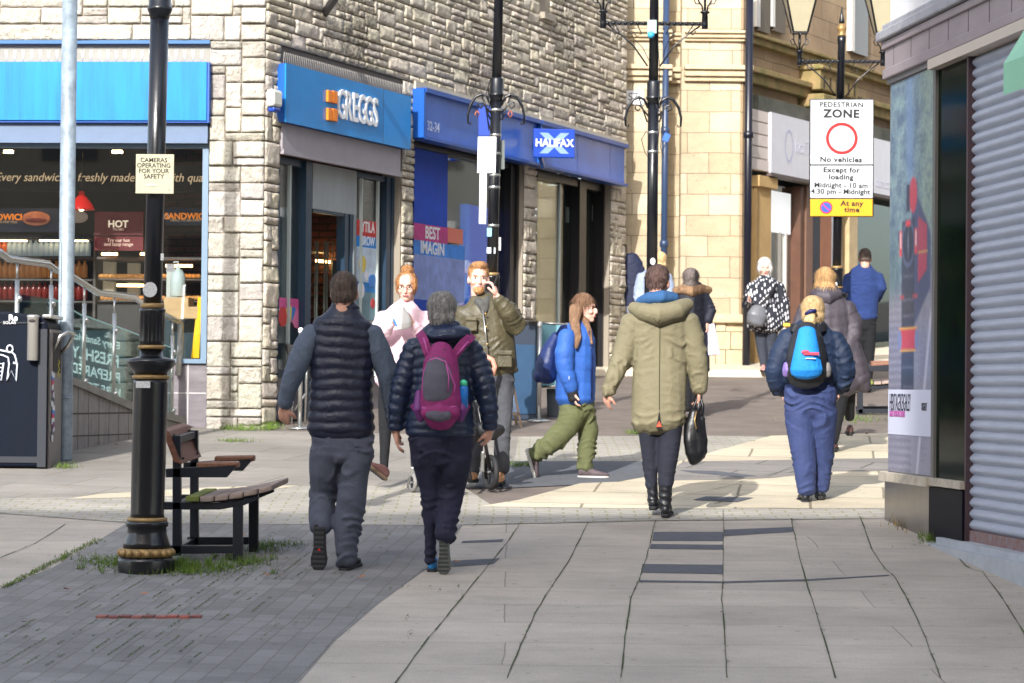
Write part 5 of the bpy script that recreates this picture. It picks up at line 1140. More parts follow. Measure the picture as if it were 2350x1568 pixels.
b = MB(); b.box((x1-.02, yb+.34, zb0+hb_-.035), (.08, .56, .035)); obj('lid', b, m_steel, bn, bevel=.012)
b = MB(); b.box((x1+.016, yb+.36, zb0+.96), (.006, .36, .33)); obj('hatch_opening', b, m_dark, sp_)
b = MB(); q = [V((x1+.02, yb+.22, zb0+1.02)), V((x1+.11, yb+.2, zb0+1.14)), V((x1+.11, yb+.5, zb0+1.14)), V((x1+.02, yb+.5, zb0+1.0))]; b.tube([V((x1+.01, yb+.2, zb0+.98)), V((x1+.07, yb+.19, zb0+1.1)), V((x1+.13, yb+.21, zb0+1.13)), V((x1+.13, yb+.5, zb0+1.12)), V((x1+.08, yb+.52, zb0+1.03)), V((x1+.01, yb+.54, zb0+.95))], .016, 8); obj('handle', b, m_steel, sp_)
b = MB(); b.lathe((x1-.11, yb-.05, P(70, 828, yb).z), [(0, .04), (.005, .046), (.345, .046), (.355, .05), (.37, .05), (.375, .03)], 24); at_ = obj('ashtray', b, M('brushed_tube', (186, 184, 178), .3, metal=.7), bn)
b = MB(); b.ell((x1-.11, yb-.1, P(70, 737, yb).z), (.028, .006, .012)); obj('slot', b, m_dark, at_)
# litter figure symbol
b = MB()
def stroke(pts, r=.008): b.tube([P(u, v, yb-.012) for u, v in pts], r, 5)
ux = lambda z: z*.3805; vy = lambda z: 505+.3805*z
stroke([(ux(60 + 18*math.cos(t*PI/6)), vy(778+22*math.sin(t*PI/6))) for t in range(13)])
stroke([(-20, 800), (ux(75), vy(800)), (ux(90), vy(815)), (ux(104), vy(870)), (ux(98), vy(972)), (ux(68), vy(910)), (ux(42), vy(970)), (ux(55), vy(870)), (ux(50), vy(830)), (ux(15), vy(815)), (-20, 812)])
stroke([(ux(80), vy(862)), (ux(100), vy(866))], .01)
for i in range(5): stroke([(-14, 835+i*9), (ux(20)-i*1.4, 835+i*9)], .005)
stroke([(ux(22), vy(860)), (ux(8), vy(970))]); obj('litter_symbol', b, M('symbol_white', (200, 208, 220), .5), bn)
text_on('writing', 'SOLAR', P(22, 741, yb-.014), (1, 0, 0), (0, -1, 0), .035, m_white, bn); text_on('writing', 'Re', P(30, 730, yb-.014), (1, 0, 0), (0, -1, 0), .07, m_white, bn, bold=.03)
cols = [(200, 205, 210), (60, 110, 180), (200, 40, 80), (200, 205, 210), (120, 60, 110), (195, 195, 205), (60, 60, 80), (205, 205, 210)]
for i in range(16):
    b = MB(); b.box((x1+.017+.0005*i, yb+.16+rnd.uniform(-.02, .05), zb0+.78-i*.035), (.003, rnd.uniform(.05, .14), rnd.uniform(.025, .06)), Matrix.Rotation(rnd.uniform(-.3, .3), 3, 'X')); rgb = cols[i % 8]; obj('sticker', b, M('sticker_%d_%d_%d' % rgb, rgb, .6), sp_)
b = MB(); b.tube([V((x1+.017, yb+.42+.04*math.sin(i*2.1), zb0+.9-.02*i)) for i in range(8)], .008, 5); obj('graffiti', b, M('graffiti_yellow', (200, 190, 60), .6), sp_)
# ---------------------------------------------------------------- ramp with glass balustrade
Tf = Frame(G(160, 1036), G(422, 984) - G(160, 1036)); tl = (G(422, 984) - G(160, 1036)).length
rp = thing('ramp_wall', G(160, 1036), 'low sloping grey block wall of the entrance ramp behind the steel pole', 'wall')
Tlen = Tf.s(422, 980); wp = [(Tf.s(-60, 860), Tf.z(-60, 850)), Tf.px(164, 884), Tf.px(297, 941), (Tlen, Tf.z(422, 975))]
b = MB(); b.prism([Tf.pt(a, 0, z) for a, z in wp] + [Tf.pt(Tlen, 0, 1.3), Tf.pt(wp[0][0], 0, 1.2)], -Tf.n*.25)
m_blkw = slabmat('grey_block_wall', (128, 122, 120), (112, 106, 104), 0, .16, .5, (92, 88, 84), .006)
o = obj('block_wall', b, M('grey_blocks', (148, 142, 138), .9, var=.22, vs=5, stretch=(4, 4, .8), bump=.4), rp)
b = MB()
for (a0_, za), (a1_, zb_) in zip(wp, wp[1:]): b.hexa([Tf.pt(a, n, z+dz_) for dz_ in (.003, .07) for a, n, z in ((a0_, .03, za), (a1_, .03, zb_), (a1_, -.28, zb_), (a0_, -.28, za))])
obj('coping', b, M('coping_grey', (140, 136, 128), .9, var=.2, bump=.4), rp)
b = MB()
for i in range(12): a = i*.22-.5; b.fb(Tf, a, a+.006, .0, .0015, 1.2, min(2.2, max(1.3, Tf.z(160, 890)+.2-a*.26)) if a > 0 else 2.1)
b.fb(Tf, -1, Tlen, .0, .0018, Tf.z(160, 1003), Tf.z(160, 1000)); b.fb(Tf, -1, Tlen*.8, .0, .0018, Tf.z(160, 952), Tf.z(160, 948)); obj('block_joint', b, M('joint_dark', (84, 78, 74), .9), rp)
b = MB(); q = [V((0, 0, 0))]; fl = [Tf.pt(wp[0][0], -.25, wp[0][1]-.1), Tf.pt(Tlen, -.25, wp[3][1]-.05), Tf.pt(Tlen, -1.6, wp[3][1]-.05), Tf.pt(wp[0][0], -2.2, wp[0][1]-.1)]
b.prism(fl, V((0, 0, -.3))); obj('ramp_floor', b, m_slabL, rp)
bal = thing('handrail', G(300, 1010), 'stainless steel handrail with round posts and clear glass panels along the ramp', 'handrail')
rail = [(-40, 566), (0, 579), (19, 594), (110, 606), (124, 617), (164, 634), (224, 672), (308, 682), (323, 695), (375, 722), (409, 738), (414, 745), (413, 800), (408, 862)]
b = MB(); b.tube([Tf.pt(*(lambda q: (q[0], -.1, q[1]))(Tf.px(u, v, -.1))) for u, v in rail], .031, 10); obj('rail', b, m_steel, bal)
wz_ = lambda a: next((z0+(z1-z0)*(a-a0)/(a1-a0) for (a0, z0), (a1, z1) in zip(wp, wp[1:]) if a0 <= a <= a1), wp[-1][1])
px_ = []
for u, vt in ((40, 600), (118, 613), (194, 655), (263, 680), (396, 733)):
    a, z = Tf.px(u, vt, -.1); px_.append((a, z)); b = MB(); b.tube([Tf.pt(a, -.1, wz_(a)), Tf.pt(a, -.1, z-.16)], .02, 10); b.tube([Tf.pt(a, -.1, z-.2), Tf.pt(a, -.1, z)], .01, 8)
    po = obj('post', b, m_steel, bal)
    for f in (.15, .85): b = MB(); b.ell(Tf.pt(a, -.075, wz_(a)+(z-.2-wz_(a))*f), (.022, .022, .03), seg=8, rg=6); obj('clamp', b, m_steel, po)
for (a0_, za), (a1_, zb_) in zip(px_, px_[1:]):
    b = MB(); t_, u_ = za-.28, zb_-.28; b.prism([Tf.pt(a0_+.04, -.1, wz_(a0_)+.1), Tf.pt(a1_-.04, -.1, wz_(a1_)+.1), Tf.pt(a1_-.04, -.1, u_), Tf.pt(a0_+.04, -.1, t_)], Tf.n*.008); gpn = obj('glass_panel', b, glassmat('rail_glass', .05, (200, 216, 214)), bal)
    if a0_ > px_[0][0]+.5:
        b = MB(); b.bar(Tf.pt(a0_+.04, -.096, t_), Tf.pt(a1_-.04, -.096, u_), .012); obj('edge', b, M('glass_edge', (170, 215, 210), .2), gpn)
# lettering seen mirrored in the window: drawn on a teal panel in front of the shop
wb = thing('shop_banner', F.pt(F.s(222, 830, .55), .55, 1.7), 'low teal panel with mirrored white lettering behind the ramp glass', 'screen')
bu0, bu1, bz0, bz1 = F.s(160, 800, .5), F.s(288, 800, .5), F.z(220, 900, .5), F.z(220, 758, .5)
b = MB(); b.fb(F, bu0-.4, bu1, .48, .49, bz0-.2, bz1); obj('screen_panel', b, M('teal_screen', (40, 66, 78), .3, var=.12), wb)
for i, (s_, sz, dv) in enumerate((('Every Sandwich', .1, .07), ('FRESHLY', .16, .2), ('PREPARED', .14, .33), ('HERE TODAY', .11, .45))):
    text_on('writing', s_, F.pt((bu0+bu1)/2-.05, .495, bz1-dv*1.2), (-F.d.x, -F.d.y, -.25*-1), F.n, sz, M('letter_grey', (205, 215, 220), .5), wb, bold=.02, font_w=.8) if 0 else None
    me = text_mesh(s_, sz, .02, .001, 'CENTER', .78); X = -F.d*1.0 + V((0, 0, .22)); X.normalize(); Yv = V((0, 0, 1)); Zv = F.n
    me.transform(Matrix.Translation(F.pt((bu0+bu1)/2-.02, .495, bz1-.02-dv*1.2)) @ Matrix((X, Yv, Zv)).transposed().to_4x4()); add_mesh('writing', me, M('letter_grey', (205, 215, 220), .5), wb)
# ---------------------------------------------------------------- bench (single seat with arms) behind the near lamp post
m_wood = M('oiled_wood', (112, 70, 52), .45, var=.3, vs=7, stretch=(2, 9, 9), bump=.2)
m_woodg = M('weathered_wood', (150, 132, 122), .6, var=.25, vs=9, stretch=(2, 9, 9), bump=.3)
m_bm = M('bench_metal', (26, 30, 40), .4)
yn = G(547, 1290).y; Wv = G(583, 1269) - G(547, 1290); Wv.z = 0.026
bt = thing('bench', G(470, 1285), 'dark metal bench seat with wooden slats, arms and tilted back board behind the lamp post', 'bench')
def pn_(pts, e, nm, mat, par=bt, base=0, bev=.004):
    b = MB(); b.prism([P(u, v, yn) + Wv*base for u, v in pts], e); return obj(nm, b, mat, par, bevel=bev)
thk = V((0, .05, 0))
for k_ in (0, 1):
    fr_ = pn_([(374, 1152), (500, 1154), (560, 1146), (592, 1134), (594, 1146), (560, 1160), (505, 1170), (374, 1170)], thk, 'seat_beam', m_bm, base=k_)
    for pts, nm in (([(396, 1000), (414, 1000), (416, 1276), (395, 1276)], 'rear_leg'), ([(534, 1160), (557, 1156), (556, 1291), (534, 1291)], 'front_leg'), ([(389, 1252), (534, 1252), (534, 1270), (389, 1272)], 'bottom_rail'), ([(380, 1076), (546, 1066), (520, 1096), (380, 1096)], 'arm_beam')):
        pn_(pts, thk, nm, m_bm, base=k_)
    pn_([(450+3*k_, 1061), (547, 1059), (547, 1074), (450+3*k_, 1077)], V((0, .11, 0)), 'armrest', M('arm_wood', (124, 84, 64), .5, var=.25, vs=9, stretch=(6, 2, 2)), base=k_+.0, bev=.012)
for v_ in (1262, 1162, 1010): b = MB(); b.bar(P(404, v_, yn+.02), P(404, v_, yn+.02)+Wv, .04); obj('cross_bar', b, m_bm, bt)
for i in range(6):
    u0 = 425+i*33.5; vv = [1139, 1140, 1138, 1134, 1128, 1121][i]; e = Wv*1.12
    if i == 5: u0 += 1
    b = MB(); p0, p1 = P(u0, vv, yn-.03), P(u0+31, vv-[0, 1, 3, 4, 6, 8][i], yn-.03); d_ = V((0, 0, -.034)); b.hexa([p0+d_, p1+d_, p1+d_+e, p0+d_+e, p0, p1, p1+e, p0+e]); obj('seat_slat', b, m_woodg if i else M('mossy_wood', (120, 128, 60), .8, var=.3, vs=14), bt, bevel=.008)
b = MB(); e = Wv*1.15; p0, p1 = P(416, 1066, yn-.02), P(387, 990, yn-.02); tn = V((.045, 0, -.012)); e2 = Wv*1.2 + V((.0, 0, .0))
b.hexa([p0-tn, p0, p0+e2, p0-tn+e2, p1-tn, p1, p1+e2, p1-tn+e2]); bk = obj('back_board', b, m_wood, bt, bevel=.006)
b = MB()
for f, g_ in ((.15, .15), (.15, .85), (.85, .15), (.85, .85)): q = p0+(p1-p0)*f+e2*g_; b.ell(q+V((.004, -.003, 0)), (.008, .008, .008), seg=8, rg=4)
obj('bolt', b, m_blk, bk)
# bench further up the street, partly behind the walking figures
b2o = V(G(1975, 952)) - P(405, 1276, yn) ; r2 = bt.copy(); COL.objects.link(r2); r2.location = bt.location + b2o; r2['label'] = 'dark bench with wooden seat beyond the blonde walkers, against the corner shop'
for ch in list(bt.children):
    c_ = ch.copy(); COL.objects.link(c_); c_.parent = r2
    for q in ch.children: d_ = q.copy(); COL.objects.link(d_); d_.parent = c_
for o in (bt, r2): o['group'] = 'metal and wood bench seats'
# ---------------------------------------------------------------- cafe barrier, bin, boards
def stanchion(u, v0, v1, lab, r=.022):
    c_ = G(u, v1); t = thing('barrier_post', c_, lab, 'post', 'round steel barrier posts'); h = (v1-v0)*c_.y/FPX
    b = MB(); b.lathe(c_, [(.02, r), (h-.05, r)], 14); obj('tube', b, m_steel, t); b = MB(); b.lathe(c_, [(0, .13), (.012, .13), (.03, .06), (.035, .02)], 24); obj('foot', b, m_steel, t)
    b = MB(); b.lathe(c_ + V((0, 0, h-.05)), [(0, .018), (.01, .03), (.02, .018), (.035, .028), (.05, .01)], 12); obj('cap', b, m_white, t); return t
stanchion(688, 752, 985, 'steel barrier post on a disc foot outside the bakery door')
stanchion(1237, 738, 968, 'steel barrier post between the dark planter and the teal screen outside the bank')
bnn = thing('wind_break', G(1262, 960), 'teal fabric wind break screen behind the walker in the blue jacket', 'screen')
yw = G(1262, 960).y
b = MB(); b.prism([P(u, v, yw) for u, v in ((1243, 741), (1300, 745), (1300, 884), (1243, 886))], V((0, .01, 0))); obj('fabric', b, M('teal_fabric', (96, 146, 160), .6, var=.12, vs=2), bnn)
b = MB(); b.tube([P(1240, 741, yw), P(1302, 745, yw)], .012, 8); b.tube([P(1240, 888, yw), P(1302, 886, yw)], .012, 8); b.tube([P(1301, 741, yw), P(1301, 960, yw)], .016, 8); obj('frame', b, m_steel, bnn)
b = MB(); b.prism([P(u, v, yw+.1) for u, v in ((1255, 892), (1290, 892), (1290, 966), (1257, 966))], V((0, .3, 0))); tag(obj('planter_box', b, M('box_dark', (54, 64, 74), .5), bevel=.01), 'low dark box under the teal wind break screen', 'box')
b = MB(); yp = G(1200, 966).y; b.prism([P(u, v, yp) for u, v in ((1168, 740), (1234, 742), (1232, 966), (1168, 966))], V((0, .5, 0)))
dbn = thing('dark_planter', G(1200, 966), 'tall dark navy street bin behind the man in the olive jacket', 'bin'); obj('body', b, M('bin_dark', (30, 44, 62), .4, var=.15, vs=2), dbn, bevel=.02)
b = MB(); b.prism([P(u, v, yp-.012) for u, v in ((1172, 790), (1231, 792), (1230, 950), (1172, 950))], V((0, .01, 0))); obj('front_panel', b, M('bin_blue', (34, 66, 96), .35, var=.15), dbn)
b = MB(); b.prism([P(u, v, yp-.01) for u, v in ((1166, 736), (1237, 738), (1237, 746), (1166, 744))], V((0, .52, 0))); obj('lid', b, m_blk, dbn)
ab = thing('a_board', G(1185, 982), 'small wooden A-board with a pale poster beside the dark bin outside the bank', 'sign'); ya = G(1185, 982).y
b = MB(); b.bar(P(1176, 872, ya), P(1197, 985, ya), .03, .02); b.bar(P(1150, 872, ya), P(1166, 985, ya), .03, .02); b.bar(P(1158, 950, ya), P(1192, 950, ya), .03, .02); b.bar(P(1174, 872, ya+.02), P(1186, 980, ya+.4), .025, .02); obj('frame', b, M('pale_frame_wood', (150, 128, 104), .6), ab)
b = MB(); b.prism([P(u, v, ya+.005) for u, v in ((1152, 876), (1176, 876), (1188, 946), (1162, 946))], V((0, .008, 0))); obj('poster_panel', b, M('pale_poster', (150, 175, 210), .5, var=.3, vs=8), ab)
# metal bistro chair by the bakery
chh = thing('bistro_chair', G(700, 975), 'silver framed bistro chair with a black seat outside the bakery door', 'chair'); yc = G(700, 975).y
for a, b_, nm in (((650, 786), (664, 812), 'back'), ):
    b = MB(); b.prism([P(u, v, yc) for u, v in ((650, 786), (676, 794), (674, 806), (664, 826), (657, 806))], V((0, .3, 0))); obj('seat_shell', b, m_blk, chh, bevel=.01)
for (u0, v0, u1, v1) in ((676, 800, 669, 985), (706, 772, 700, 985), (700, 905, 676, 950), (724, 775, 722, 985)):
    b = MB(); b.tube([P(u0, v0, yc+.02), P(u1, v1-8, yc+.02)], .012, 8); obj('leg', b, m_steel, chh)
b = MB(); b.tube([P(700, 770, yc), P(726, 768, yc), P(726, 778, yc)], .02, 8); b.box(P(711, 775, yc+.1), (.14, .3, .02)); obj('table_edge', b, m_white, chh)
# ================================================================ people
m_skin = M('skin', (214, 160, 138), .5, var=.1, vs=14)
m_skin2 = M('skin_pale', (226, 178, 160), .5, var=.08, vs=14)
m_sole = M('rubber_black', (34, 34, 36), .7, bump=.4, bs=90)
m_eye = M('eye_white', (220, 218, 212), .3); m_iris = M('iris', (50, 40, 36), .2); m_lip = M('lips', (176, 100, 96), .5)
def cloth(name, rgb, rough=.8, var=.16, vs=7, bump=.3, bs=13, **k): return M(name, rgb, rough, var=var, vs=vs, bump=bump, bs=bs, bd=.03, dist=1.2, **k)
def CH(y0, pts, sc=1.0):
    out = []
    for p in pts:
        u, v, dy, r = p[:4]; fl = p[4] if len(p) > 4 else 1.0; k = (y0+dy)/FPX
        out.append((P(u, v, y0+dy), r*k*sc, r*k*fl*sc))
    return out
def displace(me, chains, fold=.0, quilt=0, pitch=.05, seed=0, fs=(7, 7, 16)):
    n = len(me.vertices); co = np.empty(n*3); me.vertices.foreach_get('co', co); co = co.reshape(-1, 3)
    no = np.empty(n*3); me.vertices.foreach_get('normal', no); no = no.reshape(-1, 3)
    d = np.zeros(n)
    if quilt:
        best = np.full(n, 1e9); wv = np.zeros(n)
        for ch in chains:
            acc = 0
            for (a, ra, rb), (b, rc, rd) in zip(ch, ch[1:]):
                A, B = np.array(a), np.array(b); ab = B-A; L_ = np.linalg.norm(ab)
                t = np.clip(((co-A) @ ab)/L_**2, -.4, 1.4); q = A + np.outer(np.clip(t, 0, 1), ab); dd = np.linalg.norm(co-q, axis=1)/max(.02, (ra+rc)/2)
                m_ = dd < best; best[m_] = dd[m_]; wv[m_] = acc + t[m_]*L_; acc += L_
        jit = np.array([noise.noise(V(c)*9+V((seed, 0, 0))) for c in co])*.012
        s_ = np.abs(np.sin(np.pi*(wv+jit)/pitch)); d += quilt*(np.power(s_, .6)-.75)
    if fold:
        n1 = np.array([noise.noise(V((c[0]*fs[0]+seed, c[1]*fs[1], c[2]*fs[2]*.5))) for c in co]); d += fold*.55*n1
        if chains and not quilt:
            best = np.full(n, 1e9); wv = np.zeros(n); jw = np.zeros(n); an = np.zeros(n)
            for ch in chains:
                acc = 0; segs = []; tot = sum((b_[0]-a_[0]).length for a_, b_ in zip(ch, ch[1:])); mid = sum((b_[0]-a_[0]).length for a_, b_ in list(zip(ch, ch[1:]))[:max(1, len(ch)//2)])
                for (a_, ra, rb), (b_, rc, rd) in zip(ch, ch[1:]):
                    A, B = np.array(a_), np.array(b_); ab = B-A; L_ = np.linalg.norm(ab); t = np.clip(((co-A) @ ab)/L_**2, 0, 1); q = A + np.outer(t, ab); rr_ = co-q; dd = np.linalg.norm(rr_, axis=1)/max(.02, (ra+rc)/2)
                    m_ = dd < best; best[m_] = dd[m_]; w_ = acc + t*L_; wv[m_] = w_[m_]
                    J = .28 + np.exp(-((w_-mid)/.11)**2) + .9*np.exp(-((w_-tot)/.09)**2); jw[m_] = J[m_]; an[m_] = np.arctan2(rr_[:, 1], rr_[:, 0])[m_]; acc += L_
            n2 = np.array([noise.noise(V((c[0]*5+seed, c[1]*5, c[2]*5))) for c in co]); n3 = np.array([noise.noise(V((c[0]*9+seed, c[1]*9+3, c[2]*6))) for c in co])
            ph = 2*np.pi*(wv/.062 + 1.6*n2) + 1.3*np.sin(an*2+seed); cr = 1-np.abs(np.sin(ph/2)); d += fold*.85*jw*(cr**1.6-.3)*np.clip(.55+1.6*n3, 0, 1.3)
    co += no*d[:, None]; me.vertices.foreach_set('co', co.ravel()); me.update()
def garment(t, name, mat, chains, vox=.0105, fold=.006, quilt=0, pitch=.055, it=5, seed=1, extra=None, fs=(7, 7, 16), label=None):
    mb = MB()
    for c in chains: mb.chain(c)
    if extra: extra(mb)
    me = remesh(mb, vox, it); displace(me, chains, fold, quilt, pitch, seed, fs)
    o = add_mesh(name, me, mat, t)
    if label: o['label'] = label
    return o
def hand(mb, w_, d, n, side, size=.18, curl=.5):
    """w_ wrist, d finger direction, n palm normal (fingers curl towards it), side=+1/-1 thumb side"""
    d = V(d).normalized(); n = (V(n) - d*V(n).dot(d)).normalized(); s_ = d.cross(n)*side; k = size/.18
    w_ = V(w_); pc = w_ + d*.045*k
    mb.chain([(w_ - d*.03*k, .024*k, .021*k), (w_ + d*.015*k, .028*k, .019*k)])
    R = Matrix((s_, n, d)).transposed(); mb.ell(pc, (.040*k, .016*k, .052*k), R, 12, 8)
    for i, (off, L_, r) in enumerate(((.028, .072, .0092), (.010, .080, .0095), (-.009, .074, .0092), (-.027, .058, .0082))):
        p = w_ + d*(.082 - .004*abs(i-1))*k + s_*off*k; a = curl*.35*(1+.12*i); pts = [p - d*.015*k, p]; dd = d
        for seg_, f in enumerate((.42, .32, .26)):
            dd = (d*math.cos(a) + n*math.sin(a)).normalized(); p = p + dd*L_*f*k; pts.append(p); a += curl*(.75 if seg_ == 0 else .6)
        mb.tube(pts, [r*k*1.05, r*k, r*k*.97, r*k*.9, r*k*.72], 8)
    p = w_ + d*.022*k + s_*.026*k; td = (s_*.75 + d*.6 + n*.25).normalized(); q = p + td*.034*k; td2 = (td*.5 + d*.75 + n*curl*.5).normalized(); q2 = q + td2*.03*k; mb.tube([p, q, q2, q2 + td2*.018*k], [.014*k, .0115*k, .0105*k, .008*k], 8)
def hR(yaw, pitch=0, roll=0): return Matrix.Rotation(math.radians(yaw), 3, 'Z') @ Matrix.Rotation(math.radians(pitch), 3, 'X') @ Matrix.Rotation(math.radians(roll), 3, 'Y')
def head(mb, c, h, R, neck=None):
    s_ = h/.235; E = lambda p, r, q=None: mb.ell(c + R @ (V(p)*s_), [x*s_ for x in r], R if q is None else R @ q)
    E((0, -.012, .03), (.074, .092, .086)); E((0, .02, -.012), (.066, .066, .075)); E((0, .034, -.058), (.052, .052, .054)); E((0, .066, -.094), (.026, .02, .020))
    E((0, .098, -.022), (.012, .018, .026)); E((0, .104, -.036), (.017, .013, .011)); E((0, .078, .022), (.046, .014, .012)); E((0, .086, -.064), (.024, .010, .010))
    for x in (-1, 1):
        E((.075*x, -.008, -.012), (.011, .021, .032)); E((.038*x, .07, -.03), (.022, .02, .02))
    if neck: mb.chain([(c + R @ (V((0, -.03, -.04))*s_), .056*s_, .058*s_), (c + R @ (V((0, -.03, -.1))*s_), .055*s_, .056*s_), (V(neck), .062*s_, .06*s_)])
def face(t, c, h, R, brow=(120, 90, 60), sides=(-1, 1)):
    s_ = h/.235
    for x in sides:
        b = MB(); b.ell(c + R @ (V((.031*x, .074, .001))*s_), (.0125*s_, .008*s_, .007*s_), R, 10, 6); e = obj('eye', b, m_eye, t)
        b = MB(); b.ell(c + R @ (V((.031*x, .0805, .001))*s_), (.0065*s_, .003*s_, .0065*s_), R, 10, 6); obj('iris', b, m_iris, e)
        b = MB(); b.ell(c + R @ (V((.031*x, .087, .02))*s_), (.02*s_, .006*s_, .0045*s_), R, 8, 5); obj('eyebrow', b, M('brow_%d' % brow[0], brow, .9), t)
    b = MB(); b.ell(c + R @ (V((0, .094, -.066))*s_), (.024*s_, .006*s_, .008*s_), R, 12, 6); obj('mouth', b, m_lip, t)
def hairmat(name, a, b): return M(name, a, .55, rgb2=b, vs=13, stretch=(5, 5, .8), bump=.9, bs=30, bd=.014)
def hair(t, mat, c, h, R, parts, vox=.007, amp=.006, strands=500, sl=.045, seed=3, fs=(40, 40, 12)):
    s_ = h/.235; mb = MB()
    for p, r in parts: mb.ell(c + R @ (V(p)*s_), [x*s_ for x in r], R)
    me = remesh(mb, vox, 3); displace(me, [], amp, seed=seed, fs=fs)
    vs = [(v.co.copy(), v.normal.copy()) for v in me.vertices]; r = random.Random(seed)
    o = add_mesh('hair', me, mat, t)
    sb = MB()
    for _ in range(strands*2):
        p, n = r.choice(vs)
        dn = (V((0, 0, -1)) + n*.25 + V((r.uniform(-.4, .4), r.uniform(-.4, .4), r.uniform(-.2, .2)))).normalized(); dn = (dn - n*dn.dot(n)*.8).normalized(); sd = dn.cross(n).normalized()*.0017; L_ = sl*r.uniform(.5, 1.3)
        a = p + n*.001; b = p + dn*L_*.5 + n*.006; e = p + dn*L_ + n*.003; sb.add([a-sd, a+sd, b+sd, b-sd, e], [(0, 1, 2, 3), (3, 2, 4)])
    obj('strands', sb, mat, o); return o
SHORT = [((0, -.024, .04), (.081, .092, .088)), ((0, -.052, -.012), (.074, .058, .062)), ((.06, -.02, .01), (.02, .05, .045)), ((-.06, -.02, .01), (.02, .05, .045))]
def shoe(t, heel, d, up, L_=.285, mu=None, ms=None, w_=.1, boot=False):
    d = V(d).normalized(); up = (V(up) - d*V(up).dot(d)).normalized(); x = d.cross(up); heel = V(heel); k = L_/.285; th = .026
    out = [(0, .022), (.06, .034), (.25, .036), (.5, .036), (.72, .05), (.86, .046), (.96, .028), (1, .01)]
    L2 = [heel + d*(t_*L_) + x*(q*w_/.1*k) + x*(.006*math.sin(t_*3)) for t_, q in out]; R2 = [heel + d*(t_*L_) - x*(q*w_/.1*k) + x*(.006*math.sin(t_*3)) for t_, q in reversed(out)]
    b = MB(); b.prism(L2 + R2, up*th); so = obj('sole', b, ms or m_sole, t, bevel=.008)
    b = MB()
    for i in range(9):
        t_ = .06+.1*i; hw2 = np.interp(t_, [a for a, _ in out], [q for _, q in out])*.8*k
        b.hexa([heel + d*(t_*L_+a_) + x*(s2*hw2) - up*(.0 if z_ else .004) for z_ in (0, 1) for a_, s2 in ((0, -1), (0, 1), (.012, 1), (.012, -1))])
    obj('tread', b, M('tread_grey', (60, 60, 62), .8), so)
    rings = [(.0, .02, .05), (.06, .033, .078), (.2, .037, .092), (.36, .036, .09), (.52, .038, .068), (.7, .045, .05), (.86, .042, .042), (.96, .025, .034), (1.0, .008, .02)]; n = 14; rr = []
    for t_, hw2, hh_ in rings:
        c_ = heel + d*(t_*L_*.985+.003) + up*(th*.7) + x*(.006*math.sin(t_*3)); rr.append([c_ + x*(math.cos(a)*hw2*k*w_/.1) + up*(max(0, .5+.5*math.sin(a))*hh_*k) for a in [2*PI*j/n for j in range(n)]])
    b = MB(); b.loft(rr); o = obj('shoe', b, mu or m_sole, t); m_ = o.modifiers.new('s', 'SUBSURF'); m_.levels = m_.render_levels = 1
    so.parent = o; so.location = V((0, 0, 0)); return o
def body(t, mat, chains, hd=None, hands=(), sc=.8, vox=.0075):
    mb = MB()
    for c in chains: mb.chain([(p, a*sc, b*sc) for p, a, b in c], 12)
    if hd: head(mb, *hd)
    for h_ in hands: hand(mb, *h_)
    me = remesh(mb, vox, 2, .4); return add_mesh('body', me, mat, t)
def newp(lab, u, v, y0): 
    t = thing('person', V((P(u, v, y0).x, y0, gz(y0))), lab, 'person'); return t
UP = V((0, SLOPE*0, 1)); AW = V((0, 1, SLOPE))
# ---- man in quilted vest
y = 14.86; t = newp('man from behind in a dark quilted vest, grey sleeves and slate trousers', 785, 1312, y)
ve = CH(y, [(793,704,0,34,.9),(791,720,0,44,.78),(789,738,0,66,.6),(787,758,0,77,.58),(784,800,0,78,.6),(783,850,0,75,.64),(783,900,0,73,.68),(783,950,0,76,.68),(783,992,0,79,.66)])
sl = CH(y, [(722,762,0,27),(703,792,-.02,28),(680,845,-.04,26),(662,893,-.03,21),(653,930,0,17)]); sr = CH(y, [(850,762,0,27),(866,800,0,29),(890,858,0,27),(898,915,.02,22),(903,968,.04,17)])
hp = CH(y, [(784,975,0,72,.62),(784,1010,0,73,.62),(784,1045,0,66,.6)])
ll = CH(y, [(747,1030,0,37),(745,1080,.04,36),(743,1130,.1,34),(738,1175,.06,30),(735,1212,.0,25)]); lr = CH(y, [(821,1030,0,39),(813,1090,0,35),(806,1145,0,34),(800,1200,0,33),(795,1255,0,27),(796,1290,0,26)])
hc = P(791, 672, y)
body(t, m_skin, [ve, sl, sr, hp, ll, lr], (hc, .235, hR(-8), P(791, 722, y)), [(P(652, 934, y+.0), (-.05, .45, -.8), (.3, 1, .3), 1, .18, .8), (P(904, 975, y+.04), (.1, .2, -.9), (1, .2, 0), 1, .17, .8)])
garment(t, 'vest', cloth('vest_black', (24, 29, 50), .45, bs=18, spec=.5), [ve], quilt=.013, pitch=.062, fold=.007, seed=4)
for s_, c_ in (('l', sl), ('r', sr)): garment(t, 'sleeve', cloth('fleece_grey', (82, 92, 108), .9, bump=.5, bs=14), [c_], fold=.007, seed=ord(s_))
garment(t, 'trousers', cloth('trouser_slate', (76, 80, 94), .8, var=.15), [hp, ll, lr], fold=.018, fs=(6, 6, 11), seed=5)
b = MB(); b.tube([P(783, 1005, y-.125), P(782, 1035, y-.12), P(783, 1060, y-.1)], .003, 5); 
hair(t, hairmat('hair_brown', (58, 44, 38), (110, 92, 80)), hc, .235, hR(-8), SHORT, strands=900, sl=.018)
shoe(t, P(732, 1203, y-.05), (-.02, .12, -1), (0, 1, .1), .285, cloth('shoe_black', (28, 28, 30), .6), None, .1); shoe(t, P(787, 1313, y-.03), (.22, .95, .06), UP, .285, MATS['shoe_black'])
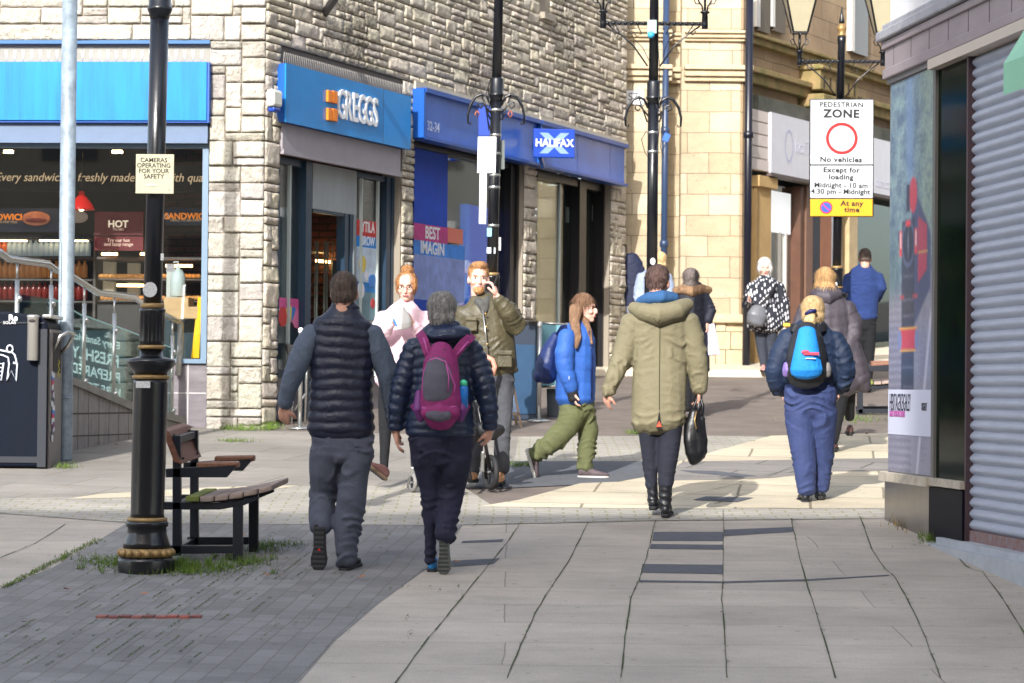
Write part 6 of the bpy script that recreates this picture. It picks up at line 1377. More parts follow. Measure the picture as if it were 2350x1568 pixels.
b = MB(); b.prism([P(732, 1258, y-.058), P(736, 1264, y-.058), P(729, 1264, y-.058)], V((0, -.004, 0))); obj('sole_mark', b, m_red, t)
# ---- woman in navy down jacket with rucksack
y = 14.79; t = newp('grey haired woman from behind in a navy quilted jacket, wearing a purple rucksack', 1013, 1316, y)
ja = CH(y, [(1016,742,0,30,.8),(1016,762,0,54,.64),(1015,785,0,70,.62),(1015,830,0,75,.64),(1015,880,0,71,.68),(1014,930,0,76,.68),(1012,970,0,81,.68),(1012,994,0,82,.66)])
al_ = CH(y, [(955,795,0,28),(938,838,0,28),(923,885,-.02,26),(912,935,-.02,22),(907,985,0,18)]); ar = CH(y, [(1076,797,0,29),(1096,840,0,29),(1114,890,-.03,26),(1122,940,-.03,23),(1124,982,0,18)])
hp = CH(y, [(1013,985,0,74,.64),(1013,1020,0,76,.66),(1013,1052,0,68,.62)])
ll = CH(y, [(978,1045,0,37),(982,1085,.02,29),(986,1120,.04,23),(988,1180,.05,18),(987,1240,.06,14),(987,1290,.06,13)]); lr = CH(y, [(1046,1045,0,40),(1041,1085,.02,36),(1036,1120,.06,31),(1031,1160,.04,28),(1024,1200,-.03,27),(1020,1232,-.07,24)])
hc = P(1015, 716, y)
body(t, m_skin, [ja, al_, ar, hp, ll, lr], (hc, .225, hR(-6), P(1016, 760, y)), [(P(908, 990, y), (.12, .15, -.9), (1, .1, 0), -1, .17, .6), (P(1123, 986, y), (-.1, .5, -.8), (-.6, .6, 0), -1, .165, .8)])
def hood(mb): mb.ell(P(1028, 770, y-.06), (.145, .12, .062), Matrix.Rotation(-.1, 3, 'Y')); mb.chain(CH(y, [(985,758,-.02,16),(1015,752,-.07,18),(1050,754,-.05,17)]))
garment(t, 'jacket', cloth('down_navy', (28, 40, 66), .38, bs=18), [ja, al_, ar], quilt=.012, pitch=.052, fold=.007, extra=None, seed=8)
mb = MB(); hood(mb); me = remesh(mb, .01, 4); displace(me, [CH(y, [(1030, 745, -.1, 60), (1030, 800, -.1, 60)])], .005, .01, .05); add_mesh('hood', me, MATS['down_navy'], t)
garment(t, 'trousers', cloth('trouser_navy', (27, 28, 52), .8), [hp, ll, lr], fold=.014, fs=(6, 6, 11), seed=9)
hair(t, hairmat('hair_grey', (92, 88, 84), (186, 182, 176)), hc, .225, hR(-6), [((0, -.024, .04), (.087, .096, .09)), ((0, -.052, -.02), (.084, .062, .068))], strands=1200, sl=.04, amp=.009)
bl_ = cloth('shoe_blue', (30, 120, 180), .6, var=.5, vs=9); shoe(t, P(1018, 1226, y-.1), (.0, .12, -1), (0, 1, .1), .245, bl_, M('sole_grey', (92, 96, 92), .8, var=.4, vs=14), .1); shoe(t, P(990, 1317, y+.03), (.05, 1, .06), UP, .25, bl_)
# rucksack
yb_ = y-.19; bp_ = thing('backpack', P(1011, 980, yb_), 'purple and grey rucksack with side pockets on the back of the woman in navy', 'backpack')
m_pur = cloth('nylon_purple', (134, 36, 98), .75, bs=22); m_bg = cloth('nylon_grey', (84, 82, 94), .75, bs=22)
def lump(par, nm, mat, pts, yy, vox=.008, fold=.004, it=4): mb = MB(); mb.chain(CH(yy, pts)); me = remesh(mb, vox, it); displace(me, [], fold, seed=2); return add_mesh(nm, me, mat, par)
lump(bp_, 'pack_body', m_pur, [(1011,800,.02,26,1),(1012,830,0,40,.9),(1012,870,-.02,44,.85),(1012,920,-.02,50,.8),(1011,950,-.02,48,.8),(1010,972,0,32,.8)], yb_)
lump(bp_, 'front_panel', m_bg, [(1006,830,-.05,26,.8),(1006,860,-.07,35,.7),(1006,890,-.07,37,.7),(1008,915,-.06,37,.7)], yb_)
lo_ = lump(bp_, 'lower_pocket', m_pur, [(975,946,-.06,16,1.3),(1010,942,-.075,24,1.1),(1046,946,-.06,16,1.3)], yb_); lump(bp_, 'pocket_patch', m_bg, [(982,952,-.105,10,.9),(1006,953,-.118,17,.6),(1030,952,-.105,12,.9)], yb_, .006)
for sx, u in ((-1, 962), (1, 1060)): lump(bp_, 'side_pocket', M('mesh_purple', (110, 50, 116), .6), [(u,900,0,9,1.6),(u+2*sx,940,-.02,13,1.4),(u-4*sx,965,0,8)], yb_); lump(bp_, 'hip_wing', m_pur, [(u-6*sx,925,.02,9,1.2),(u+16*sx,934,.05,7,1),(u+4*sx,948,.03,7)], yb_)
def strap(par, pts, wdt, mat, yy, nm='strap', th=.008):
    q = [P(u, v, yy+dy) for u, v, dy in pts]; mb = MB(); rings = []
    for i, p in enumerate(q):
        tt_ = (q[min(i+1, len(q)-1)]-q[max(i-1, 0)]).normalized(); a = tt_.cross(V((0, 1, 0))).normalized()*wdt; n_ = a.cross(tt_).normalized()*th
        rings.append([p-a-n_, p+a-n_, p+a+n_, p-a+n_])
    mb.loft(rings, smooth=False); return obj(nm, mb, mat, par, bevel=.003)
strap(bp_, [(990, 826, -.01), (982, 808, -.01), (975, 788, .0), (968, 772, .05), (962, 765, .12)], .027, m_pur, yb_); strap(bp_, [(1034, 826, -.01), (1050, 806, -.01), (1062, 790, .0), (1076, 778, .05), (1083, 770, .12)], .027, m_pur, yb_)
strap(bp_, [(988, 822, -.01), (1012, 826, -.02), (1036, 822, -.01)], .045, m_pur, yb_, 'yoke'); pk = M('pipe_pink', (180, 80, 150), .5)
for pts in ([(985, 829, -.09), (1000, 822, -.09), (1022, 830, -.1), (1034, 860, -.1), (1044, 885, -.095), (1040, 912, -.08)], [(984, 829, -.07), (974, 850, -.06), (970, 890, -.06), (973, 915, -.05)], [(972, 775, -.0), (984, 815, -.03)], [(1075, 784, -.0), (1048, 815, -.03)]):
    mb = MB(); mb.tube([P(u, v, yb_+dy) for u, v, dy in pts], .0055, 6); obj('piping', mb, pk, bp_)
mb = MB(); mb.box(P(1013, 815, yb_-.05), (.05, .012, .07)); obj('badge', mb, m_blk, bp_, bevel=.01)
bo = thing('water_bottle', P(1064, 900, yb_-.03), 'small bottle with a green top in the side pocket of the purple rucksack', 'bottle'); c_ = P(1064, 905, yb_-.03)
mb = MB(); mb.lathe(c_, [(-.08, .026), (.035, .027), (.05, .02)], 14); obj('bottle_body', mb, M('bottle_blue', (30, 110, 190), .2), bo); mb = MB(); mb.lathe(c_, [(.05, .022), (.075, .02), (.085, .008)], 14); obj('bottle_cap', mb, M('cap_green', (70, 200, 150), .3), bo)
for pts in ([(988, 848, -.105), (990, 880, -.12), (984, 905, -.11)], [(1024, 838, -.105), (1030, 866, -.12), (1028, 900, -.12)]):
    mb = MB(); mb.tube([P(u, v, yb_+dy) for u, v, dy in pts], .004, 6); obj('zip', mb, pk, bp_)
mb = MB(); mb.tube([P(968+8*i, 936+3*math.sin(i*.45), yb_-.10-.012*math.sin(i*.3)) for i in range(11)], .005, 6); obj('zip', mb, pk, bp_)
# ---- woman in pink coat eating
y = 19.48; t = newp('woman in a pale pink coat with a ginger bun, eating from a paper bag', 926, 1120, y)
co_ = CH(y, [(932,694,0,20,.9),(930,708,0,36,.7),(929,722,0,50,.58),(928,750,0,53,.6),(926,790,0,50,.66),(925,830,0,58,.66),(923,880,0,66,.64)])
al_ = CH(y, [(884,728,0,22),(873,755,-.04,21),(868,785,-.10,19),(884,762,-.20,15),(897,742,-.25,12)]); ar = CH(y, [(974,728,0,22),(983,758,-.04,21),(981,785,-.10,19),(962,765,-.2,15),(948,745,-.25,12)])
ll = CH(y, [(890,870,0,21),(885,930,0,18),(884,990,-.02,15),(883,1030,-.05,12),(881,1075,-.08,10)]); lr = CH(y, [(950,870,0,26),(955,960,.05,20),(956,1040,.1,15),(956,1100,.15,12)])
hc = P(933, 657, y-.02); R = hR(176, -8)
body(t, m_skin2, [co_, al_, ar, ll, lr], (hc, .228, R, P(932, 700, y)), [(P(899, 740, y-.26), (.35, -.2, .75), (.8, .3, -.3), -1, .165, .8), (P(946, 742, y-.26), (-.35, -.2, .75), (-.8, .3, -.3), 1, .165, .8)])
garment(t, 'coat', cloth('coat_pink', (220, 188, 198), .8, var=.06), [co_, al_, ar], fold=.012, fs=(9, 9, 6), seed=12)
garment(t, 'leggings', cloth('legging_black', (14, 15, 20), .9), [ll, lr], fold=.003, seed=12)
hm = hairmat('hair_ginger', (120, 72, 40), (206, 150, 92)); hair(t, hm, hc, .228, R, [((0, -.03, .045), (.08, .088, .084)), ((0, -.03, .125), (.05, .05, .045)), ((0, -.06, -.02), (.07, .05, .06)), ((-.066, .02, .02), (.018, .035, .05)), ((.066, .02, .02), (.018, .035, .05))], strands=700, sl=.05, amp=.01)
face(t, hc, .228, R, (130, 90, 60)); mb = MB()
for x in (-1, 1): mb.tube([hc + R @ V((.031*x + .02*math.cos(a*PI/6), .094, .002+.016*math.sin(a*PI/6))) for a in range(13)], .002, 5)
mb.tube([hc + R @ V((-.011, .094, .002)), hc + R @ V((.011, .094, .002))], .002, 5); obj('glasses', mb, m_blk, t)
shoe(t, P(884, 1104, y-.12), (-.6, -.62, .5), (.1, -.1, 1), .25, cloth('shoe_brown', (92, 62, 60), .6), M('sole_brown', (96, 78, 62), .8)); shoe(t, P(954, 1122, y+.18), (-.1, -1, 0), UP, .25, MATS['shoe_brown'])
bg_ = thing('paper_bag', P(922, 752, y-.28), 'white paper food bag held up to the mouth of the woman in pink', 'bag')
mb = MB(); mb.chain(CH(y-.32, [(914,710,0,15,.45),(922,728,0,18,.5),(926,742,0,19,.5),(928,753,0,16,.4)])); me = remesh(mb, .006, 2); displace(me, [], .01, seed=5, fs=(22, 22, 22)); add_mesh('bag_paper', me, M('paper_white', (228, 226, 224), .7), bg_)
mb = MB(); mb.prism([P(904, 730, y-.34), P(912, 748, y-.34), P(908, 750, y-.34), P(901, 734, y-.34)], V((0, .01, 0))); obj('printed_edge', mb, M('print_blue', (40, 110, 190), .6), bg_)
# ---- man on the phone with pushchair
y = 19.63; t = newp('red haired man in an olive waxed jacket and grey jeans, phone at his ear', 1125, 1118, y)
ja = CH(y, [(1104,684,0,30,.8),(1108,700,0,54,.62),(1112,720,0,64,.58),(1118,770,0,62,.6),(1124,820,0,62,.62),(1128,856,0,62,.6)])
al_ = CH(y, [(1062,716,0,24),(1052,765,0,23),(1052,810,-.08,20),(1072,845,-.25,16)]); ar = CH(y, [(1160,710,0,26),(1178,735,-.03,26),(1184,748,-.1,25),(1164,715,-.2,21),(1144,688,-.22,16)])
hp = CH(y, [(1130,850,0,50,.6),(1132,885,0,50,.62)]); lr = CH(y, [(1154,880,0,27),(1154,950,0,22),(1152,1010,.02,19),(1152,1080,.03,17)]); ll = CH(y, [(1108,885,0,27),(1100,960,-.05,22),(1090,1030,-.08,18),(1084,1090,-.08,16)])
hc = P(1098, 640, y-.02); R = hR(186, 0)
body(t, m_skin2, [ja, al_, ar, hp, ll, lr], (hc, .24, R, P(1102, 690, y)), [(P(1140, 682, y-.22), (-.2, .1, .85), (-.8, .3, .1), 1, .185, .9), (P(1078, 848, y-.28), (.7, -.2, -.2), (0, 0, -1), 1, .18, 1.2)])
garment(t, 'jacket', cloth('wax_olive', (78, 72, 52), .5, var=.25, vs=4), [ja, al_, ar], fold=.014, fs=(9, 9, 9), seed=15)
mw = M('wax_dark', (60, 54, 40), .5)
for u, v, w_, h_ in ((1082, 745, 26, 30), (1080, 822, 30, 30), (1158, 825, 34, 36)):
    mb = MB(); mb.box(P(u, v, y-.150), (w_*y/FPX, .03, h_*y/FPX)); mb.box(P(u, v-h_*.42, y-.168), (w_*y/FPX*1.06, .02, h_*y/FPX*.3)); obj('pocket', mb, MATS['wax_olive'], t, bevel=.008)
mb = MB(); mb.tube([P(1108, 712, y-.155), P(1115, 770, y-.17), P(1122, 850, y-.175)], .006, 6); obj('zip', mb, m_steel, t)
for v in (720, 750, 790, 825): mb = MB(); mb.ell(P(1116+(v-750)*.06, v, y-.175), (.009, .006, .009)); obj('button', mb, M('brass', (170, 140, 90), .35, metal=.6), t)
mb = MB(); mb.chain(CH(y, [(1095,690,-.07,10),(1106,700,-.11,10),(1112,716,-.12,8)])); mb.chain(CH(y, [(1118,686,-.05,10),(1114,700,-.1,10),(1112,716,-.12,8)])); add_mesh('scarf', remesh(mb, .006, 2), cloth('scarf_grey', (80, 80, 78), .9), t)
garment(t, 'jeans', cloth('jeans_grey', (76, 78, 84), .9, var=.3, vs=5), [hp, ll, lr], fold=.009, seed=16)
hair(t, hairmat('hair_red', (150, 98, 58), (222, 172, 118)), hc, .24, R, [((0, -.022, .05), (.08, .09, .082)), ((0, .03, .105), (.06, .05, .03)), ((0, -.055, 0), (.07, .05, .06))], strands=800, sl=.03, amp=.009)
mb = MB(); mb.ell(hc + R @ V((0, .058, -.088)), (.045, .042, .04), R); mb.ell(hc + R @ V((0, .092, -.078)), (.03, .012, .012), R); me = remesh(mb, .006, 2); displace(me, [], .004, fs=(60, 60, 60)); add_mesh('beard', me, MATS['hair_red'], t)
face(t, hc, .24, R, (160, 110, 70))
tan_ = cloth('suede_tan', (186, 136, 96), .8); shoe(t, P(1151, 1106, y+.12), (-.05, -1, -.06), UP, .27, tan_); shoe(t, P(1084, 1100, y+.05), (.05, -1, -.06), UP, .28, tan_)
ph_ = obj('phone', MB().box(P(1136, 650, y-.20), (.012, .07, .14), Matrix.Rotation(.3, 3, 'Y')), m_blk, bevel=.005); tag(ph_, 'dark mobile phone held to the ear of the man in the olive waxed jacket', 'phone')
# pushchair
yc_ = 19.2; st = thing('pushchair', V((P(1035, 1125, yc_).x, yc_, gz(yc_))), 'black pushchair with a copper handle in front of the man on the phone', 'pushchair')
def wheel(c_, r, wd, ang, nm='wheel', spk_=5, tyre=None):
    ax = V((math.cos(ang), math.sin(ang), 0)); f = V((-math.sin(ang), math.cos(ang), 0)); Z = V((0, 0, 1)); mb = MB(); n = 28; m2 = 8; vs = []
    for i in range(n):
        a = 2*PI*i/n; rd = f*math.cos(a) + Z*math.sin(a)
        for j in range(m2): b_ = 2*PI*j/m2; vs.append(c_ + rd*(r-wd/2+wd/2*math.cos(b_)) + ax*(wd/2*math.sin(b_)))
    mb.add(vs, [(i*m2+j, i*m2+(j+1) % m2, ((i+1) % n)*m2+(j+1) % m2, ((i+1) % n)*m2+j) for i in range(n) for j in range(m2)], True); w_ = obj(nm, mb, tyre or m_sole, st)
    mb = MB()
    for k_ in range(spk_): a = 2*PI*k_/spk_; rd = f*math.cos(a)+Z*math.sin(a); mb.bar(c_, c_+rd*(r-wd*.8), .018, .012)
    mb.tube([c_-ax*wd*.45, c_+ax*wd*.45], .02, 10); obj('spokes', mb, M('dark_plastic', (40, 40, 44), .4), w_)
    mb = MB(); mb.lathe(c_, [(-.002, .001)], 3) if 0 else mb.tube([c_-ax*wd*.55, c_+ax*wd*.55], .008, 8); obj('axle', mb, m_steel, w_)
g1_ = lambda u, v, yy: P(u, v, yy)
ang = .42; wheel(P(1126, 1084, yc_), .136, .045, ang); wheel(P(947, 1108, yc_-.1), .073, .032, ang, tyre=M('pale_tyre', (120, 118, 114), .6)); wheel(P(1000, 1094, yc_+.55), .136, .045, ang); wheel(P(1045, 1112, yc_-.3), .073, .032, ang, tyre=MATS['pale_tyre'])
mb = MB()
for pts in ([(1126, 1084, 0), (1112, 1010, -.05), (1098, 940, -.05), (1120, 880, .15), (1132, 850, .2)], [(947, 1085, -.1), (952, 1050, -.1), (990, 1000, 0), (1040, 930, .1)], [(1000, 1094, .5), (1010, 1000, .4), (1040, 900, .3)], [(1080, 1100, -.3), (1070, 1050, -.2), (1060, 1000, 0)], [(947, 1095, -.1), (955, 1078, -.1), (962, 1050, -.1)]): mb.tube([P(u, v, yc_+dy) for u, v, dy in pts], .014, 8)
obj('frame', mb, m_blk, st)
mb = MB(); mb.tube([P(1060, 842, yc_+.2), P(1085, 826, yc_+.2), P(1115, 818, yc_+.2), P(1130, 826, yc_+.2), P(1136, 842, yc_+.2), P(1130, 862, yc_+.2)], .019, 10); obj('handle', mb, M('copper_grip', (214, 150, 130), .4), st)
mb = MB(); mb.chain(CH(yc_, [(1045,900,.1,40,.8),(1050,950,0,46,.8),(1055,1000,-.1,44,.9),(1045,1040,-.2,34)])); mb.chain(CH(yc_, [(1110,985,-.05,22),(1134,995,-.1,18),(1150,985,-.05,12)])); me = remesh(mb, .012, 3); displace(me, [], .008); add_mesh('seat_fabric', me, cloth('pram_black', (26, 26, 30), .6), st)
mb = MB(); mb.box(P(950, 1082, yc_-.1), (.05, .05, .07)); mb.box(P(1108, 1060, yc_-.02), (.03, .05, .16)); obj('bracket', mb, m_steel, st, bevel=.01)
# ---- walker in the blue jacket
y = 20.34; t = newp('long haired walker in a bright blue jacket and olive trousers', 1320, 1098, y)
ja = CH(y, [(1338,740,0,20,1),(1332,752,0,30,1.2),(1326,775,0,41,1.2),(1323,820,0,44,1.15),(1321,870,0,46,1.1),(1320,916,0,47,1.1)])
an = CH(y, [(1302,768,-.16,22),(1294,812,-.2,23),(1297,850,-.2,21),(1308,884,-.19,18),(1313,896,-.18,15)]); af = CH(y, [(1342,775,.17,20),(1350,830,.2,18),(1352,890,.2,14)])
hp = CH(y, [(1324,912,0,40,1.1),(1325,948,0,38,1.05)]); ll = CH(y, [(1316,945,-.07,31),(1298,985,-.07,28),(1266,1018,-.06,25),(1236,1036,-.04,22),(1226,1046,-.03,19)]); lr = CH(y, [(1336,945,.06,30),(1349,990,.05,24),(1346,1035,.05,20),(1343,1075,.05,18)])
hc = P(1341, 708, y); R = hR(-112, 0)
body(t, m_skin2, [ja, an, af, hp, ll, lr], (hc, .232, R, P(1338, 745, y)), [(P(1315, 900, y-.18), (.15, .0, -.9), (.9, .2, 0), 1, .165, .8)])
garment(t, 'jacket', cloth('jacket_blue', (44, 92, 172), .68, var=.12), [ja, an, af], quilt=.005, pitch=.1, fold=.012, seed=21)
mb = MB(); mb.tube([P(1352, 760, y-.13), P(1359, 820, y-.1), P(1358, 916, y-.12)], .007, 6); obj('zip', mb, M('zip_navy', (16, 24, 70), .4), t)
text_on('emblem', '1', P(1306, 868, y-.285), (1, 0, 0), (0, -1, 0), .04, m_white, t)
mb = MB(); mb.chain(CH(y, [(1313,900,-.19,13,.8),(1317,918,-.19,13,.7)])); add_mesh('glove', remesh(mb, .006, 2), cloth('glove_black', (22, 22, 26), .8), t)
garment(t, 'trousers', cloth('trouser_olive', (92, 96, 62), .85), [hp, ll, lr], fold=.018, fs=(7, 7, 12), seed=22)
hm = hairmat('hair_long_brown', (96, 68, 48), (150, 114, 84)); hair(t, hm, hc, .232, R, [((0, -.012, .048), (.083, .092, .083)), ((-.05, -.04, -.03), (.035, .05, .07)), ((.05, -.04, -.03), (.035, .05, .07))], strands=500, sl=.08)
mb = MB(); mb.chain(CH(y, [(1322,705,-.09,16,.7),(1318,740,-.14,12,.6),(1326,775,-.2,9,.6),(1322,800,-.22,4,.6)])); mb.chain(CH(y, [(1330,710,.04,14),(1352,760,-.12,6,.6),(1358,790,-.13,3)])); me = remesh(mb, .006, 2); displace(me, [], .006, fs=(60, 60, 10)); add_mesh('hair_length', me, hm, t)
face(t, hc, .232, R, (110, 80, 60), (1,))
gs_ = cloth('shoe_grey', (84, 72, 76), .7, var=.4, vs=12); ws_ = M('sole_pale', (190, 188, 180), .7); shoe(t, P(1205, 1030, y-.02), (.27, .0, -.95), (.95, 0, .27), .26, gs_, ws_, .1); shoe(t, P(1325, 1099, y+.05), (1, -.12, 0), UP, .26, gs_, ws_, .1)
bk_ = thing('bag', P(1250, 875, y+.05), 'dark blue rucksack on the back of the walker in the bright blue jacket', 'bag')
mb = MB(); mb.chain(CH(y+.02, [(1278,768,0,10),(1264,800,0,20,1.4),(1256,835,0,27,1.4),(1254,868,0,24,1.3)])); mb.ell(P(1234, 865, y), (.04, .06, .05)); me = remesh(mb, .009, 3); displace(me, [], .009); add_mesh('pack_body', me, cloth('pack_navy', (20, 40, 92), .5), bk_)
strap(bk_, [(1278, 772, 0), (1290, 752, -.1), (1300, 750, -.16)], .02, MATS['pack_navy'], y)
# ---- woman in the olive parka
y = 17.69; t = newp('woman from behind in a long olive parka and black boots, holding a black handbag', 1513, 1188, y)
co_ = CH(y, [(1513,684,0,30,.9),(1513,702,0,56,.66),(1513,722,0,70,.6),(1514,760,0,70,.6),(1514,800,0,66,.62),(1513,840,0,62,.66),(1512,890,0,63,.72),(1512,935,0,64,.76),(1513,972,0,64,.76)])
al_ = CH(y, [(1453,735,0,27),(1442,775,0,27),(1427,828,-.02,24),(1408,870,-.04,21),(1393,903,-.04,16)]); ar = CH(y, [(1578,733,0,27),(1590,775,0,27),(1600,825,0,25),(1604,865,.02,22),(1605,896,.03,18)])
ll = CH(y, [(1488,955,.02,28),(1489,1010,.03,22),(1492,1060,.04,18),(1495,1118,.04,14)]); lr = CH(y, [(1540,955,-.01,30),(1537,1010,-.02,26),(1532,1060,-.03,23),(1527,1115,-.04,18)])
hc = P(1511, 648, y); R = hR(-20)
body(t, m_skin, [co_, al_, ar, ll, lr], (hc, .232, R, P(1513, 695, y)), [(P(1392, 903, y-.04), (.05, .4, -.8), (.6, .6, 0), 1, .17, .6), (P(1605, 897, y+.03), (0, .1, -.9), (-1, .2, 0), 1, .17, 1.3)])
hm_ = cloth('parka_olive', (120, 113, 88), .8, var=.12, vs=3)
garment(t, 'coat', hm_, [co_, al_, ar], fold=.018, fs=(8, 8, 5), seed=31)
mb = MB(); mb.chain(CH(y, [(1452,706,-.0,14),(1476,716,-.08,22,1.2),(1512,724,-.12,27,1.2),(1552,714,-.09,24,1.2),(1580,697,-.0,15)])); me = remesh(mb, .009, 3); displace(me, [], .009, fs=(12, 12, 14)); add_mesh('hood', me, hm_, t)
mb = MB(); mb.chain(CH(y, [(1466,694,.0,10),(1490,686,-.05,16,1.3),(1520,682,-.07,17,1.3),(1550,684,-.03,13)])); me = remesh(mb, .008, 3); displace(me, [], .008); add_mesh('scarf', me, cloth('scarf_blue', (44, 84, 128), .9), t)
mb = MB(); mb.tube([P(1514, 745, y-.135), P(1513, 840, y-.135), P(1513, 940, y-.155)], .0025, 5); mb.tube([P(1500, 728, y-.2), P(1508, 740, y-.2), P(1518, 728, y-.2)], .005, 5); obj('seam', mb, M('olive_dark', (84, 80, 54), .8), t)
mb = MB(); mb.prism([P(1513, 942, y-.158), P(1506, 984, y-.156), P(1519, 984, y-.156)], V((0, .01, 0))); obj('vent', mb, m_blk, t)
mb = MB(); mb.prism([P(1513, 966, y-.161), P(1506, 980, y-.161), P(1519, 980, y-.161)], V((0, .004, 0))); obj('lining_tip', mb, M('lining_red', (210, 80, 50), .6), t)
garment(t, 'trousers', cloth('jeans_dark', (26, 29, 42), .85), [ll, lr], fold=.005, seed=32)
hair(t, hairmat('hair_dark', (50, 34, 30), (120, 92, 84)), hc, .232, R, [((0, -.024, .04), (.083, .094, .09)), ((0, -.05, -.01), (.07, .052, .05)), ((0, -.06, .05), (.05, .05, .05))], strands=800, sl=.03)
mbt = M('boot_black', (22, 23, 28), .4, bump=.2, bs=14, bd=.02)
for pts, hl in (([(1496,1105,.04,13),(1498,1135,.04,12.5),(1499,1158,.04,12)], (1498, 1171, .0)), ([(1527,1102,-.04,17),(1527,1135,-.04,15),(1526,1165,-.04,14.5)], (1526, 1188, -.1))):
    garment(t, 'boot_shaft', mbt, [CH(y, pts)], vox=.008, fold=.005); shoe(t, P(hl[0], hl[1], y+hl[2]), (.12, 1, .06), UP, .26, mbt)
hb2 = thing('handbag', P(1594, 1067, y), 'slouchy black leather handbag hanging from the right hand of the woman in the parka', 'handbag')
mb = MB(); mb.chain(CH(y, [(1592,945,0,12,.8),(1590,975,0,22,.8),(1592,1010,0,27,.8),(1596,1040,0,26,.8),(1597,1058,0,16,.8)])); mb.chain(CH(y, [(1612,960,0,8),(1614,1010,0,9),(1610,1050,0,8)])); me = remesh(mb, .008, 2); displace(me, [], .035, fs=(13, 13, 9)); add_mesh('pouch', me, M('leather_black', (16, 16, 19), .4, bump=.2, bs=14, bd=.02), hb2)
for dx in (-1, 1): mb = MB(); mb.tube([P(1592-8*dx, 960, y), P(1600-4*dx, 925, y+.02), P(1605, 908, y+.03), P(1610+3*dx, 930, y+.02), P(1604+6*dx, 965, y)], .012, 8); obj('strap', mb, MATS['leather_black'], hb2)
mb = MB(); mb.tube([P(1598, 945, y-.07), P(1594, 965, y-.085), P(1598, 985, y-.09)], .005, 6); obj('buckle', mb, M('brass', ()) if 0 else MATS['brass'], hb2)
# ---- blonde woman with bright blue rucksack
y = 18.69; t = newp('blonde woman with a short ponytail in a navy jacket and blue trousers', 1858, 1155, y)
ja = CH(y, [(1864,740,0,32,.85),(1862,758,0,54,.66),(1860,780,0,68,.64),(1858,820,0,70,.66),(1858,860,0,66,.66),(1858,876,0,62,.64)])
al_ = CH(y, [(1812,772,0,26),(1792,812,-.02,26),(1778,852,-.02,24),(1781,882,.02,20),(1790,898,.08,15)]); ar = CH(y, [(1912,776,0,26),(1930,812,-.02,26),(1942,848,-.02,24),(1936,880,.02,20),(1927,894,.08,15)])
hp = CH(y, [(1858,876,0,58,.66),(1858,910,0,62,.7),(1858,945,0,58,.66)]); ll = CH(y, [(1831,945,0,35),(1838,1005,0,30),(1846,1065,0,27),(1851,1130,0,20)]); lr = CH(y, [(1886,945,0,36),(1887,1005,.06,30),(1886,1065,.12,26),(1884,1122,.14,20)])
hc = P(1864, 717, y); R = hR(0, -6)
body(t, m_skin2, [ja, al_, ar, hp, ll, lr], (hc, .225, R, P(1864, 755, y)), [(P(1793, 900, y+.09), (.3, .5, -.6), (1, 0, 0), 1, .165, .9), (P(1926, 896, y+.09), (-.1, .6, -.6), (-1, 0, 0), -1, .165, .9)])
garment(t, 'jacket', cloth('shell_navy', (20, 38, 66), .68, var=.2, bs=18), [ja, al_, ar], fold=.016, fs=(8, 8, 8), seed=41)
garment(t, 'trousers', cloth('trouser_blue', (48, 61, 104), .8), [hp, ll, lr], fold=.015, fs=(8, 8, 5), seed=42)
hm = hairmat('hair_blonde', (176, 138, 88), (238, 212, 160)); hair(t, hm, hc, .225, R, [((0, -.024, .04), (.088, .098, .09)), ((0, -.045, -.02), (.086, .07, .075))], strands=900, sl=.05)
mb = MB(); mb.chain(CH(y, [(1862,718,-.14,9),(1858,735,-.16,14,.8),(1860,755,-.15,11,.7),(1864,768,-.14,5,.6)])); me = remesh(mb, .006, 2); displace(me, [], .006, fs=(60, 60, 12)); add_mesh('ponytail', me, hm, t)
mb = MB(); mb.tube([P(1850, 722, y-.15), P(1860, 714, y-.18), P(1872, 714, y-.16)], .016, 8); obj('hair_band', mb, M('band_navy', (28, 34, 90), .5), t)
shoe(t, P(1850, 1157, y-.03), (-.05, 1, .06), UP, .25, MATS['boot_black'], None, .1); shoe(t, P(1883, 1147, y+.1), (.08, 1, .06), UP, .25, MATS['boot_black'], None, .1)
yb_ = y-.19; bp_ = thing('backpack', P(1851, 875, yb_), 'bright blue and black rucksack with a red printed patch on the blonde woman in navy', 'backpack'); mk = cloth('nylon_black', (30, 32, 38), .5)
lump(bp_, 'pack_body', mk, [(1852,752,.03,24,.9),(1852,775,0,38,.8),(1851,820,0,48,.75),(1851,855,0,48,.75),(1851,876,.02,40,.7)], yb_)
mb = MB(); front = [(1832,750),(1873,750),(1876,790),(1880,822),(1886,852),(1890,862),(1866,874),(1836,872),(1813,862),(1820,820),(1828,780)]
rows_ = []
mb.chain(CH(yb_-.1, [(1852,757,.05,20,.7),(1852,790,.02,26,.8),(1851,825,0,33,.8),(1851,848,0,38,.7),(1851,858,.01,36,.6)])); me = remesh(mb, .007, 2); displace(me, [], .006, fs=(8, 8, 10)); add_mesh('front_panel', me, cloth('nylon_blue', (24, 132, 214), .75, var=.1), bp_)
for sx, u, rgb in ((-1, 1806, (120, 100, 160)), (1, 1898, (120, 116, 116))): lump(bp_, 'side_pocket', M('pocket_%d' % rgb[2], rgb, .6, var=.3, vs=30), [(u,835,0,8,1.4),(u,850,0,11,1.4),(u+2*sx,862,.0,8)], yb_)
text_on('emblem', 'Chester', P(1866, 812, yb_-.165), (1, 0, -.03), (0, -1, 0), .045, m_red, bp_, bold=.02) if 0 else None
mb = MB(); mb.box(P(1862, 812, yb_-.188), (.11, .012, .02)); mb.ell(P(1848, 808, yb_-.188), (.03, .008, .014)); obj('red_print', mb, M('print_red', (230, 60, 80), .5), bp_, bevel=.003); mb = MB(); mb.box(P(1860, 823, yb_-.19), (.07, .012, .006)); obj('white_print', mb, m_white, bp_)
